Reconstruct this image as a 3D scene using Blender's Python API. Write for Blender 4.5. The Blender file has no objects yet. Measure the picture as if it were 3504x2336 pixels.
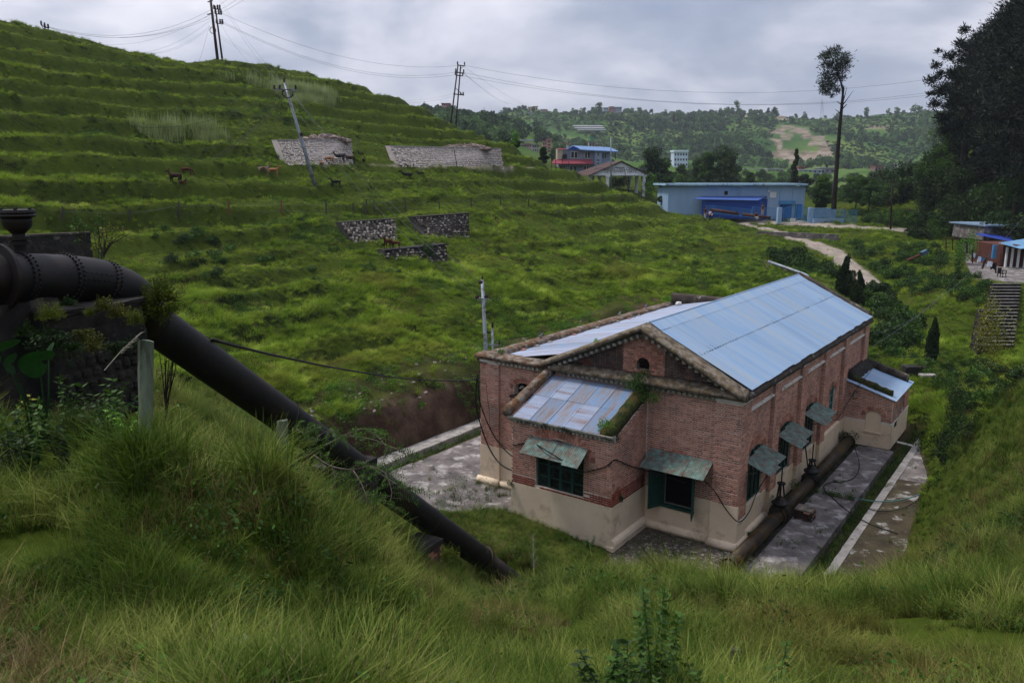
import bpy, math, random
import numpy as np
from mathutils import Vector, Matrix
R = math.radians
rnd = random.Random(7)
SC = bpy.context.scene
COL = SC.collection

# ------------------------------------------------------------------ camera
CAM_H = 12.3
PITCH = math.atan(557 / 2733)
cam_d = bpy.data.cameras.new('camera')
cam = bpy.data.objects.new('camera', cam_d)
COL.objects.link(cam)
cam.location = (0, 0, CAM_H)
cam.rotation_euler = (math.pi / 2 - PITCH, 0, 0)
cam_d.sensor_fit = 'HORIZONTAL'
cam_d.sensor_width = 36
cam_d.lens = 36 * 2733 / 3504
cam_d.clip_start = 0.1
cam_d.clip_end = 9000
cam_d.dof.use_dof = True
cam_d.dof.focus_distance = 30
cam_d.dof.aperture_fstop = 5.6
SC.camera = cam

# ------------------------------------------------------------------ sky and light
SUN_EL, SUN_AZ = R(62), R(-65)          # azimuth from +Y towards +X
world = bpy.data.worlds.new('World')
SC.world = world
world.use_nodes = True
wt = world.node_tree
for n in list(wt.nodes): wt.nodes.remove(n)
def wn(t, **k):
    n = wt.nodes.new(t)
    for a, b in k.items(): setattr(n, a, b)
    return n
w_out = wn('ShaderNodeOutputWorld'); w_bg = wn('ShaderNodeBackground')
w_sky = wn('ShaderNodeTexSky', sky_type='NISHITA', sun_disc=False, sun_elevation=SUN_EL, sun_rotation=SUN_AZ)
w_tc = wn('ShaderNodeTexCoord')
w_sep = wn('ShaderNodeSeparateXYZ'); wt.links.new(w_tc.outputs['Generated'], w_sep.inputs[0])
# flatten the direction on to a cloud layer so that clouds shrink towards the horizon
w_add = wn('ShaderNodeMath', operation='ADD'); w_add.inputs[1].default_value = 0.38
w_mx = wn('ShaderNodeMath', operation='MAXIMUM'); w_mx.inputs[1].default_value = 0.0
wt.links.new(w_sep.outputs[2], w_mx.inputs[0]); wt.links.new(w_mx.outputs[0], w_add.inputs[0])
w_div = wn('ShaderNodeVectorMath', operation='DIVIDE')
w_cmb = wn('ShaderNodeCombineXYZ')
for i in range(3): wt.links.new(w_add.outputs[0], w_cmb.inputs[i])
wt.links.new(w_tc.outputs['Generated'], w_div.inputs[0]); wt.links.new(w_cmb.outputs[0], w_div.inputs[1])
w_map = wn('ShaderNodeMapping'); w_map.inputs['Scale'].default_value = (1.0, 1.0, 1.6)
w_map.inputs['Location'].default_value = (3.1, 0.7, 0.4)
wt.links.new(w_div.outputs[0], w_map.inputs[0])
w_n1 = wn('ShaderNodeTexNoise'); w_n1.inputs['Scale'].default_value = 1.7; w_n1.inputs['Detail'].default_value = 9
w_n1.inputs['Roughness'].default_value = 0.52; w_n1.inputs['Distortion'].default_value = 0.35
wt.links.new(w_map.outputs[0], w_n1.inputs['Vector'])
w_n2 = wn('ShaderNodeTexNoise'); w_n2.inputs['Scale'].default_value = 4.0; w_n2.inputs['Detail'].default_value = 8
w_n2.inputs['Roughness'].default_value = 0.6
wt.links.new(w_map.outputs[0], w_n2.inputs['Vector'])
w_r1 = wn('ShaderNodeValToRGB')
cr = w_r1.color_ramp
cr.elements[0].position = 0.38; cr.elements[0].color = (0.235, 0.275, 0.385, 1)
cr.elements[1].position = 0.63; cr.elements[1].color = (0.74, 0.72, 0.78, 1)
e = cr.elements.new(0.50); e.color = (0.36, 0.39, 0.48, 1)
wt.links.new(w_n1.outputs[0], w_r1.inputs[0])
w_r2 = wn('ShaderNodeValToRGB')
w_r2.color_ramp.elements[0].position = 0.38; w_r2.color_ramp.elements[0].color = (0.86, 0.87, 0.9, 1)
w_r2.color_ramp.elements[1].position = 0.68; w_r2.color_ramp.elements[1].color = (1.14, 1.13, 1.12, 1)
wt.links.new(w_n2.outputs[0], w_r2.inputs[0])
w_mul = wn('ShaderNodeMix', data_type='RGBA', blend_type='MULTIPLY'); w_mul.inputs[0].default_value = 1
wt.links.new(w_r1.outputs[0], w_mul.inputs[6]); wt.links.new(w_r2.outputs[0], w_mul.inputs[7])
# an overcast sky is brighter overhead than at the horizon
w_zr = wn('ShaderNodeMapRange'); w_zr.inputs[1].default_value = 0.0; w_zr.inputs[2].default_value = 1.0
w_zr.inputs[3].default_value = 4.6; w_zr.inputs[4].default_value = 11.5
wt.links.new(w_sep.outputs[2], w_zr.inputs[0])
w_sc = wn('ShaderNodeVectorMath', operation='SCALE')
wt.links.new(w_mul.outputs[2], w_sc.inputs[0]); wt.links.new(w_zr.outputs[0], w_sc.inputs['Scale'])
w_mix = wn('ShaderNodeMix', data_type='RGBA'); w_mix.inputs[0].default_value = 0.93
wt.links.new(w_sky.outputs[0], w_mix.inputs[6]); wt.links.new(w_sc.outputs[0], w_mix.inputs[7])
wt.links.new(w_mix.outputs[2], w_bg.inputs[0]); w_bg.inputs[1].default_value = 0.1
wt.links.new(w_bg.outputs[0], w_out.inputs[0])

sun_d = bpy.data.lights.new('sun', 'SUN'); sun = bpy.data.objects.new('sun', sun_d); COL.objects.link(sun)
sun_d.energy = 1.5; sun_d.angle = R(10); sun_d.color = (1, 0.96, 0.9)
sd = Vector((math.sin(SUN_AZ) * math.cos(SUN_EL), math.cos(SUN_AZ) * math.cos(SUN_EL), math.sin(SUN_EL)))
sun.rotation_euler = sd.to_track_quat('Z', 'Y').to_euler()
SC.view_settings.view_transform = 'Standard'
SC.view_settings.look = 'None'
SC.view_settings.exposure = 1.12
SC.view_settings.gamma = 1
SC.view_settings.use_curve_mapping = False
SC.cycles.max_bounces = 4
SC.cycles.transparent_max_bounces = 8
SC.cycles.diffuse_bounces = 2
SC.cycles.glossy_bounces = 2
SC.cycles.use_denoising = True
SC.cycles.use_adaptive_sampling = True
SC.cycles.adaptive_threshold = 0.01
SC.cycles.volume_bounces = 0

# ------------------------------------------------------------------ places in the world
S_ = 3504 / 2352
def ray(x, y):
    a, b = (x * S_ - 1752) / 2733., -(y * S_ - 1168) / 2733.
    return np.array([a, math.cos(PITCH) + b * math.sin(PITCH), b * math.cos(PITCH) - math.sin(PITCH)])
CP = np.array([0, 0, CAM_H])
def at(x, y, d): return CP + ray(x, y) * d
def atz(x, y, z):
    r = ray(x, y); return CP + r * ((z - CAM_H) / r[2])
B_AZ = R(35.724)
B0 = np.array([7.4986, 24.9627, 0.0])
BU = np.array([math.cos(B_AZ), -math.sin(B_AZ), 0.]); BV = np.array([math.sin(B_AZ), math.cos(B_AZ), 0.])
def L(u, v, z=0.0): return B0 + BU * u + BV * v + np.array([0, 0, z])

# ------------------------------------------------------------------ mesh and object helpers
class MB:
    def __init__(s): s.v = []; s.f = []; s.t = []
    def add(s, vs, fs, tint=0.5):
        k = len(s.v); s.v += [tuple(map(float, p)) for p in vs]
        for f in fs: s.f.append(tuple(i + k for i in f)); s.t.append(tint)
    def quad(s, a, b, c, d, tint=0.5): s.add([a, b, c, d], [(0, 1, 2, 3)], tint)
    def box(s, lo, hi, tint=0.5, skip=()):
        x0, y0, z0 = lo; x1, y1, z1 = hi
        vs = [(x0,y0,z0),(x1,y0,z0),(x1,y1,z0),(x0,y1,z0),(x0,y0,z1),(x1,y0,z1),(x1,y1,z1),(x0,y1,z1)]
        fs = {'b':(0,3,2,1),'t':(4,5,6,7),'f':(0,1,5,4),'r':(1,2,6,5),'k':(2,3,7,6),'l':(3,0,4,7)}
        s.add(vs, [fs[q] for q in fs if q not in skip], tint)
    def obox(s, c, ax, ay, az, tint=0.5):
        c, ax, ay, az = map(np.asarray, (c, ax, ay, az))
        vs = [c+i*ax+j*ay+k*az for k in (-1,1) for i, j in ((-1,-1),(1,-1),(1,1),(-1,1))]
        s.add(vs, [(0,3,2,1),(4,5,6,7),(0,1,5,4),(1,2,6,5),(2,3,7,6),(3,0,4,7)], tint)
    def beam(s, a, b, w, h, tint=0.5, up=(0,0,1)):
        a = np.array(a, float); b = np.array(b, float); d = b - a; l = np.linalg.norm(d); d /= l
        up = np.array(up, float)
        if abs(d @ up) > 0.98: up = np.array([1., 0, 0])
        sx = np.cross(d, up); sx /= np.linalg.norm(sx); sz = np.cross(sx, d)
        s.obox((a + b) / 2, sx * w / 2, d * l / 2, sz * h / 2, tint)
    def tube(s, pts, rad, n=8, cap=True, tint=0.5):
        pts = [np.array(p, float) for p in pts]
        if not hasattr(rad, '__len__'): rad = [rad] * len(pts)
        vs = []; prev = None
        for i, p in enumerate(pts):
            d = pts[min(i+1, len(pts)-1)] - pts[max(i-1, 0)]; d = d / (np.linalg.norm(d) + 1e-9)
            if prev is None:
                q = np.array([0, 0, 1.]) if abs(d[2]) < 0.9 else np.array([1., 0, 0])
                e1 = np.cross(d, q)
            else: e1 = prev - d * (prev @ d)
            e1 /= np.linalg.norm(e1) + 1e-9; prev = e1; e2 = np.cross(d, e1)
            for k in range(n):
                a = 2 * math.pi * k / n
                vs.append(p + (e1 * math.cos(a) + e2 * math.sin(a)) * rad[i])
        fs = []
        for i in range(len(pts) - 1):
            for k in range(n):
                fs.append((i*n+k, i*n+(k+1) % n, (i+1)*n+(k+1) % n, (i+1)*n+k))
        if cap:
            fs.append(tuple(range(n))[::-1]); fs.append(tuple((len(pts)-1)*n + k for k in range(n)))
        s.add(vs, fs, tint)
    def lathe(s, base, axis, prof, n=16, tint=0.5):
        axis = np.array(axis, float); axis /= np.linalg.norm(axis); b = np.array(base, float)
        s.tube([b + axis * (h + i * 1e-5) for i, (h, r) in enumerate(prof)], [r for h, r in prof], n, True, tint)
    def blob(s, c, r, seed=0, n=(7, 5), tint=0.5, amp=0.15):
        rr = random.Random(seed); c = np.array(c, float)
        if not hasattr(r, '__len__'): r = (r, r, r)
        vs = [c + np.array([0, 0, -r[2]])]
        for j in range(1, n[1]):
            ph = math.pi * j / n[1] - math.pi / 2
            for k in range(n[0]):
                a = 2 * math.pi * (k + 0.5 * (j % 2)) / n[0]; q = 1 + rr.uniform(-amp, amp)
                vs.append(c + np.array([r[0]*math.cos(a)*math.cos(ph), r[1]*math.sin(a)*math.cos(ph), r[2]*math.sin(ph)]) * q)
        vs.append(c + np.array([0, 0, r[2]])); fs = []
        m = n[0]
        for k in range(m): fs.append((0, 1 + (k+1) % m, 1 + k))
        for j in range(n[1] - 2):
            for k in range(m):
                fs.append((1+j*m+k, 1+j*m+(k+1) % m, 1+(j+1)*m+(k+1) % m, 1+(j+1)*m+k))
        t = len(vs) - 1; o = 1 + (n[1]-2)*m
        for k in range(m): fs.append((o+k, o+(k+1) % m, t))
        s.add(vs, fs, tint)
    def data(s, name, mat, off=(0, 0, 0), smooth=False):
        me = bpy.data.meshes.new(name)
        v = np.array(s.v, float).reshape(-1, 3) - np.array(off, float)
        me.from_pydata(v.tolist(), [], s.f)
        at_ = me.attributes.new('tint', 'FLOAT', 'FACE'); at_.data.foreach_set('value', np.array(s.t, dtype=np.float32))
        if smooth: me.polygons.foreach_set('use_smooth', [True] * len(me.polygons))
        me.materials.append(mat); me.update(); return me

def arr_mesh(name, V, F, mat, smooth=True, attrs=None):
    me = bpy.data.meshes.new(name); n = len(V); V = np.asarray(V, np.float32); F = np.asarray(F, np.int32)
    me.vertices.add(n); me.vertices.foreach_set('co', V.ravel())
    k = F.shape[1]; me.loops.add(F.size); me.loops.foreach_set('vertex_index', F.ravel())
    me.polygons.add(len(F)); me.polygons.foreach_set('loop_start', np.arange(0, F.size, k, dtype=np.int32))
    me.polygons.foreach_set('loop_total', np.full(len(F), k, np.int32))
    if smooth: me.polygons.foreach_set('use_smooth', np.ones(len(F), bool))
    if mat: me.materials.append(mat)
    for a, val in (attrs or {}).items():
        q = me.attributes.new(a, 'FLOAT', 'POINT'); q.data.foreach_set('value', np.asarray(val, np.float32))
    me.update(calc_edges=True); return me

def thing(name, label, cat, loc=(0, 0, 0), rz=0.0, group=None):
    o = bpy.data.objects.new(name, None); COL.objects.link(o); o.empty_display_size = 0.3
    o.location = tuple(loc); o.rotation_euler = (0, 0, rz)
    o['label'] = label; o['category'] = cat
    if group: o['group'] = group
    return o
def child(parent, name, me, loc=(0, 0, 0), label=None, kind=None):
    o = bpy.data.objects.new(name, me); COL.objects.link(o); o.location = tuple(loc); o.parent = parent
    if label: o['label'] = label
    if kind: o['kind'] = kind
    return o
def part(parent, name, mb, mat, smooth=False, label=None, world_=True, kind=None):
    """mesh in world coordinates made a child of a thing that stands unrotated at its location"""
    off = (0, 0, 0)
    if world_:
        p = parent; off = np.array([0., 0, 0])
        while p is not None: off = off + np.array(p.location); p = p.parent
    return child(parent, name, mb.data(name, mat, off, smooth), label=label, kind=kind)
def single(name, mb, mat, label, cat, loc=(0, 0, 0), smooth=False, group=None, kind=None):
    me = mb.data(name, mat, loc, smooth); o = bpy.data.objects.new(name, me); COL.objects.link(o); o.location = tuple(loc)
    if kind: o['kind'] = kind
    if label: o['label'] = label
    if cat: o['category'] = cat
    if group: o['group'] = group
    return o
def copy_tree(o, parent=None):
    c = o.copy(); COL.objects.link(c)
    if parent is not None: c.parent = parent
    for ch in list(o.children): copy_tree(ch, c)
    return c

# ------------------------------------------------------------------ materials
def rgb(h, k=1.0):
    return tuple(((int(h[i:i+2], 16) / 255) ** 2.2) * k for i in (0, 2, 4)) + (1,)
def mat_new(name):
    m = bpy.data.materials.new(name); m.use_nodes = True; nt = m.node_tree
    for n in list(nt.nodes): nt.nodes.remove(n)
    return m, nt
def mk(name, c1, c2=None, scale=2.0, rough=0.8, bump=0.2, c3=None, s3=0.6, t3=(0.5, 0.62), tint=0.0, tcol=None,
       metal=0.0, stretch=(1, 1, 1), bscale=None, spec=0.3, trans=0.0, rnd_obj=0.0, detail=6, obj=False, bdist=0.02):
    m, nt = mat_new(name); N = nt.nodes.new; K = nt.links.new
    out = N('ShaderNodeOutputMaterial'); bs = N('ShaderNodeBsdfPrincipled'); K(bs.outputs[0], out.inputs[0])
    bs.inputs['Roughness'].default_value = rough; bs.inputs['Metallic'].default_value = metal
    bs.inputs['Specular IOR Level'].default_value = spec
    if obj: g = N('ShaderNodeTexCoord'); src = g.outputs['Object']
    else: g = N('ShaderNodeNewGeometry'); src = g.outputs['Position']
    mp = N('ShaderNodeMapping'); mp.inputs['Scale'].default_value = stretch; K(src, mp.inputs[0])
    n1 = N('ShaderNodeTexNoise'); n1.inputs['Scale'].default_value = scale; n1.inputs['Detail'].default_value = detail
    n1.inputs['Roughness'].default_value = 0.62; K(mp.outputs[0], n1.inputs['Vector'])
    r = N('ShaderNodeValToRGB'); r.color_ramp.elements[0].position = 0.36; r.color_ramp.elements[1].position = 0.66
    r.color_ramp.elements[0].color = c1; r.color_ramp.elements[1].color = c2 or c1
    K(n1.outputs[0], r.inputs[0]); col = r.outputs[0]
    if tint:
        a = N('ShaderNodeAttribute'); a.attribute_name = 'tint'
        mx = N('ShaderNodeMix'); mx.data_type = 'RGBA'
        q = N('ShaderNodeMath'); q.operation = 'MULTIPLY'; q.inputs[1].default_value = tint
        K(a.outputs['Fac'], q.inputs[0]); K(q.outputs[0], mx.inputs[0]); K(col, mx.inputs[6]); mx.inputs[7].default_value = tcol
        col = mx.outputs[2]
    if c3:
        n3 = N('ShaderNodeTexNoise'); n3.inputs['Scale'].default_value = s3; n3.inputs['Detail'].default_value = 8
        n3.inputs['Roughness'].default_value = 0.65; K(mp.outputs[0], n3.inputs['Vector'])
        r3 = N('ShaderNodeMapRange'); r3.inputs[1].default_value = t3[0]; r3.inputs[2].default_value = t3[1]
        K(n3.outputs[0], r3.inputs[0]); mx = N('ShaderNodeMix'); mx.data_type = 'RGBA'
        K(r3.outputs[0], mx.inputs[0]); K(col, mx.inputs[6]); mx.inputs[7].default_value = c3; col = mx.outputs[2]
    if rnd_obj:
        oi = N('ShaderNodeObjectInfo'); hs = N('ShaderNodeHueSaturation')
        mr = N('ShaderNodeMapRange'); mr.inputs[3].default_value = 1 - rnd_obj; mr.inputs[4].default_value = 1 + rnd_obj
        K(oi.outputs['Random'], mr.inputs[0]); K(mr.outputs[0], hs.inputs['Value']); K(col, hs.inputs['Color']); col = hs.outputs[0]
    K(col, bs.inputs['Base Color'])
    if bump:
        nb = N('ShaderNodeTexNoise'); nb.inputs['Scale'].default_value = bscale or scale * 4; nb.inputs['Detail'].default_value = 5
        K(mp.outputs[0], nb.inputs['Vector'])
        b = N('ShaderNodeBump'); b.inputs['Strength'].default_value = bump; b.inputs['Distance'].default_value = bdist
        K(nb.outputs[0], b.inputs['Height']); K(b.outputs[0], bs.inputs['Normal'])
    if trans:
        tr = N('ShaderNodeBsdfTranslucent'); ms = N('ShaderNodeMixShader'); ms.inputs[0].default_value = trans
        K(col, tr.inputs[0]); K(bs.outputs[0], ms.inputs[1]); K(tr.outputs[0], ms.inputs[2]); K(ms.outputs[0], out.inputs[0])
    return m

M = {}
M['mortar'] = mk('mortar', rgb('c2b4a5'), rgb('dccfc0'), 3, 0.95, 0.2, c3=rgb('6f5348'), s3=0.7, t3=(0.56, 0.68))
M['brick'] = mk('brick', rgb('b07460'), rgb('c99480'), 2.2, 0.9, 0.25, c3=rgb('5c443a'), s3=0.8, t3=(0.52, 0.74), tint=0.8, tcol=rgb('70483c'))
M['brick_red'] = mk('brick_red', rgb('7c2c1e'), rgb('96402a'), 3, 0.9, 0.25, tint=0.6, tcol=rgb('4c231c'))
M['brick_dark'] = mk('brick_dark', rgb('2b2321'), rgb('4c3430'), 1.6, 0.95, 0.25, c3=rgb('62392c'), s3=0.9, t3=(0.56, 0.64), tint=0.5, tcol=rgb('1c1817'))
M['mortar_dark'] = mk('mortar_dark', rgb('4a433e'), rgb('8d8377'), 2.5, 0.95, 0.2)
M['plaster'] = mk('plaster', rgb('d0bba0'), rgb('dfcbb0'), 0.8, 0.85, 0.12, c3=rgb('8f7a64'), s3=1.3, t3=(0.54, 0.76), bscale=14, detail=9)
M['plaster_white'] = mk('plaster_white', rgb('c6c2ba'), rgb('dbd6cc'), 3, 0.85, 0.1, c3=rgb('7a756c'), s3=2.0, t3=(0.55, 0.7))
M['moulding'] = mk('moulding', rgb('87857a'), rgb('a8a598'), 4, 0.9, 0.2, c3=rgb('3d3a34'), s3=1.6, t3=(0.52, 0.66))
M['cope'] = mk('cope', rgb('40382d'), rgb('675842'), 3.4, 0.95, 0.7, c3=rgb('7f776c'), s3=4.5, t3=(0.44, 0.66), bscale=9, bdist=0.04)
M['cope_dark'] = mk('cope_dark', rgb('2f2a27'), rgb('4d443c'), 2.0, 0.95, 0.5, c3=rgb('8d8680'), s3=2.2, t3=(0.58, 0.68), bscale=9, bdist=0.04)
M['cope_rust'] = mk('cope_rust', rgb('43362a'), rgb('66492f'), 1.8, 0.95, 0.7, c3=rgb('857d73'), s3=4.0, t3=(0.44, 0.66), bscale=9, bdist=0.04)
M['moss'] = mk('moss', rgb('20260e'), rgb('3a4116'), 4, 1.0, 0.7, c3=rgb('4a3f20'), s3=2, t3=(0.5, 0.62), bscale=20, bdist=0.06)
M['roof_blue'] = mk('roof_blue', rgb('7891ad'), rgb('869eb8'), 0.9, 0.6, 0.05, c3=rgb('8f979c'), s3=0.9, t3=(0.46, 0.74), stretch=(.25, 3.2, .25), rnd_obj=0.06, obj=True)
M['roof_old'] = mk('roof_old', rgb('6b84a4'), rgb('8f98a6'), 1.6, 0.6, 0.1, c3=rgb('786860'), s3=1.6, t3=(0.42, 0.68), rnd_obj=0.1, detail=9, obj=True, stretch=(3.0, .5, .5))
M['roof_pale'] = mk('roof_pale', rgb('8791a6'), rgb('98a2b4'), 1.6, 0.6, 0.1, c3=rgb('7c665e'), s3=1.3, t3=(0.5, 0.68), rnd_obj=0.08, detail=9, obj=True, stretch=(.3, 3.0, .3))
M['awning'] = mk('awning', rgb('465e57'), rgb('6d857d'), 5, 0.75, 0.15, c3=rgb('5b463d'), s3=4.5, t3=(0.40, 0.66), rnd_obj=0.15, detail=9)
M['green_paint'] = mk('green_paint', rgb('173a33'), rgb('1f4a40'), 5, 0.55, 0.1)
M['teal_paint'] = mk('teal_paint', rgb('3c6664'), rgb('4a7874'), 5, 0.6, 0.1)
M['glass'] = mk('glass', rgb('0c1010'), rgb('1d2424'), 1.5, 0.25, 0.0, c3=rgb('30383a'), s3=3)
M['iron'] = mk('iron', rgb('0a090a'), rgb('181515'), 3, 0.62, 0.4, c3=rgb('2c1c14'), s3=1.9, t3=(0.52, 0.7), bscale=30, spec=0.35, bdist=0.006)
M['iron_rust'] = mk('iron_rust', rgb('191412'), rgb('3a2b16'), 2, 0.6, 0.35, c3=rgb('4d3c16'), s3=1.6, t3=(0.5, 0.66), bscale=16)
M['cable'] = mk('cable', rgb('0c0c0d'), None, 3, 0.6, 0)
M['wire'] = mk('wire', rgb('4a4d54'), None, 3, 0.6, 0)
M['steel'] = mk('steel', rgb('6d747d'), rgb('8b929a'), 4, 0.5, 0.05, c3=rgb('5a5550'), s3=3, metal=0.2)
M['pole_dark'] = mk('pole_dark', rgb('1f1a1c'), rgb('3c201c'), 1.2, 0.7, 0.05)
M['wood_grey'] = mk('wood_grey', rgb('4a5344'), rgb('6c7362'), 9, 0.9, 0.4, stretch=(1, 1, 0.12), c3=rgb('33382c'), s3=4)
M['wood_dark'] = mk('wood_dark', rgb('2b2723'), rgb('4b443c'), 9, 0.9, 0.4, stretch=(1, 1, 0.15))
M['concrete'] = mk('concrete', rgb('4e4948'), rgb('756d69'), 1.4, 0.9, 0.5, c3=rgb('a09a96'), s3=1.5, t3=(0.52, 0.66), bscale=14, detail=10)
M['concrete_moss'] = mk('concrete_moss', rgb('332c22'), rgb('4a4230'), 1.2, 0.9, 0.5, c3=rgb('8c8884'), s3=1.3, t3=(0.56, 0.63), bscale=14, detail=10)
M['concrete_pale'] = mk('concrete_pale', rgb('7d7873'), rgb('a09a94'), 2.0, 0.9, 0.4, c3=rgb('4c4a3c'), s3=1.6, t3=(0.54, 0.66), bscale=14)
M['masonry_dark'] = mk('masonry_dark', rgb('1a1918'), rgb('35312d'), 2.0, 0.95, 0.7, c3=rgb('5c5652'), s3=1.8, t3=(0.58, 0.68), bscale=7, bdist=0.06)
M['rubble_stone'] = mk('rubble_stone', rgb('4d4945'), rgb('8c857c'), 5, 0.9, 0.3, tint=0.6, tcol=rgb('a49c90'))
M['stone_pale'] = mk('stone_pale', rgb('a29a93'), rgb('bab1aa'), 3, 0.9, 0.4, tint=0.7, tcol=rgb('84796f'), c3=rgb('b0846a'), s3=3, t3=(0.66, 0.7))
M['mortar_pale'] = mk('mortar_pale', rgb('968d88'), rgb('aaa09a'), 3, 0.95, 0.4)
M['stone_old'] = mk('stone_old', rgb('6c655c'), rgb('958c80'), 3, 0.9, 0.4, tint=0.8, tcol=rgb('3e3934'))
M['wall_black'] = mk('wall_black', rgb('262422'), rgb('3c3834'), 2, 0.95, 0.5)
M['path'] = mk('path', rgb('8d837a'), rgb('a79b90'), 0.6, 0.95, 0.2, c3=rgb('6d6a50'), s3=0.5, t3=(0.55, 0.7))
M['bark'] = mk('bark', rgb('221c19'), rgb('38302a'), 3, 0.95, 0.6, stretch=(1, 1, 0.3), bscale=14)
M['twig'] = mk('twig', rgb('4d453c'), rgb('6f655c'), 5, 0.9, 0.1)
# ------------------------------------------------------------------ terrain
_rs = np.random.RandomState(11)
_HT = _rs.rand(256, 256)
def vn(x, y):
    x = np.asarray(x, float); y = np.asarray(y, float)
    xi = np.floor(x).astype(int); yi = np.floor(y).astype(int); fx = x - xi; fy = y - yi
    fx = fx * fx * (3 - 2 * fx); fy = fy * fy * (3 - 2 * fy)
    a = _HT[xi & 255, yi & 255]; b = _HT[(xi+1) & 255, yi & 255]; c = _HT[xi & 255, (yi+1) & 255]; d = _HT[(xi+1) & 255, (yi+1) & 255]
    return (a * (1-fx) + b * fx) * (1-fy) + (c * (1-fx) + d * fx) * fy
def fbm(x, y, o=4):
    s = 0; a = 0.5; t = 0
    for i in range(o):
        s = s + a * vn(x * 2**i + 17.3 * i, y * 2**i + 9.1 * i); t += a; a *= 0.5
    return s / t
def sst(a, b, x):
    t = np.clip((np.asarray(x, float) - a) / (b - a), 0, 1); return t * t * (3 - 2 * t)
def to_uv(x, y):
    dx = x - B0[0]; dy = y - B0[1]
    return dx * BU[0] + dy * BU[1], dx * BV[0] + dy * BV[1]

HU = [-150, -100, -78, -46, -39, -33, -24, -18]; HZ = [50, 39, 29.4, 13.3, 9.8, 7.0, 4.5, 2.6]
ctl = []
def c(x, y, d): ctl.append((x, y, d))
# the crest of the terraced hill and the ground just behind it
crest = [(-60,25,74),(0,42,76),(100,65,80),(220,95,85),(330,120,88),(420,136,91),(480,134,92),(520,134,93),(620,150,95),(750,175,97),(850,205,98),
         (960,240,100),(1060,298,100),(1150,325,100),(1200,345,100),(1260,385,101),(1340,397,101),(1450,440,103),(1530,475,106),(1600,490,107),(1700,512,106)]
for x, y, d in crest:
    c(x, y + 4, d)
    if x < 1230: c(x, y + 26, d * 1.22)
    if x < 900: c(x, y + 60, d * 1.7); c(x, y + 120, d * 3.0)
    if x < 900: c(x, y + 200, d * 8)
cx_ = [q[0] for q in crest]; cy_ = [q[1] for q in crest]; cd_ = [q[2] for q in crest]
for X in range(-60, 1700, 95):
    ys = np.interp(X, cx_, cy_); dmax = np.interp(X, cx_, cd_); bot = 925 - (X - 700) * 0.2425
    Y = ys + 28
    while Y < min(bot, 840 if X < 480 else 2000):
        r = ray(X, Y); hit = None
        for dd in np.arange(28, dmax, 0.25):
            p = CP + r * dd; u, v = to_uv(p[0], p[1])
            if p[2] <= np.interp(u, HU, HZ): hit = dd; break
        if hit is None:
            hit = dmax - (Y - ys) * 0.12
        if X < 1300 or Y < 560: c(X, Y, min(hit, dmax - 1.5))
        Y += 52
# shelf on the left that carries the penstock, and the slope in the foreground
for q in [(-150,1560,3.6),(150,1560,3.8),(450,1560,4.2),(750,1560,4.8),(1050,1560,5.6),(1350,1560,6.2),(1650,1560,6.8),(1950,1560,7),(2352,1560,7),(2500,1560,7),
          (-100,1300,5.2),(150,1300,5.3),(400,1300,5.5),(650,1300,6.2),(850,1350,7.1),(-100,1180,6.3),(150,1180,6.3),(150,1060,7.5),(-80,1020,7.8),(0,930,8.8),(250,960,8.2),
          (335,990,6.6),(335,990,7.4),(285,985,7.2),(390,1005,7.2),(647,1055,7.0),(500,1130,7.6),(647,1075,7.6),(420,1060,7.8),(700,1215,7.3),(760,1180,8.8),(880,1290,8.9),(1000,1365,10.3),(1180,1405,11.5),
          (300,1400,4.9),(600,1400,5.5),(900,1420,6.9),(1200,1445,8.0),(1500,1420,9.8),(1800,1420,10.2),(2100,1420,10),(2352,1420,9.2),
          (1300,1345,15.5),(1500,1340,16),(1700,1360,15.5),(1900,1350,15.5),(2100,1350,14.5),(2300,1330,12.5),(2480,1300,11),
          (1250,1235,21.3),(1200,1170,25),(1100,1130,29),(1040,1105,32),(1350,1230,22.5),(1480,1285,25.3),(1600,1318,25.4),(1700,1332,25.3),(1900,1320,25.2),(2050,1342,23.8),
          (2110,1250,26.5),(2120,1160,30),(2150,1090,33),(2160,990,38),(2250,1150,22),(2352,1100,19.5),(2250,1050,27),(2352,960,24),(2352,862,28),(2270,930,30),(2210,1000,33),(2480,800,28)]:
    c(*q)
# under and behind the penstock the shelf falls away
for q in [(520,960,16),(600,1040,17.5),(700,1080,19),(800,1100,22),(900,1100,26),(300,900,13.5),(150,850,13),(0,830,14),(-100,830,14),
          (980,1350,13.8),(1080,1375,14.5),(1040,1290,19.3),(1108,1345,20),(1165,1385,20.4),(900,1210,18),(800,1135,16.2),(500,1078,8.4),(500,1062,10.5),(500,1052,13),(620,1108,8.7),(620,1098,12),(400,1035,8.8),(400,1012,11.5),(330,965,10.5),(700,1140,13)]:
    c(*q)
for q in [(350,900,24),(500,930,26),(620,960,27.5),(150,870,22),(0,860,22),(-120,860,22)]: c(*q)
for u_, v_, z_ in [(-7.6,-2.7,.45),(-5.5,-2.8,.4),(-3.9,-3.0,.2),(-9.0,-3.6,.3),(-5.5,-4.2,.9),(-8,-5,1.2),(-3,-5,.6),(-10.5,-4.5,.35)]:
    p_ = L(u_, v_, z_); q_ = p_ - CP; f_ = q_[1] * math.cos(PITCH) - q_[2] * math.sin(PITCH); up_ = q_[1] * math.sin(PITCH) + q_[2] * math.cos(PITCH)
    c((1752 + 2733 * q_[0] / f_) / S_, (1168 - 2733 * up_ / f_) / S_, f_)
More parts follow.
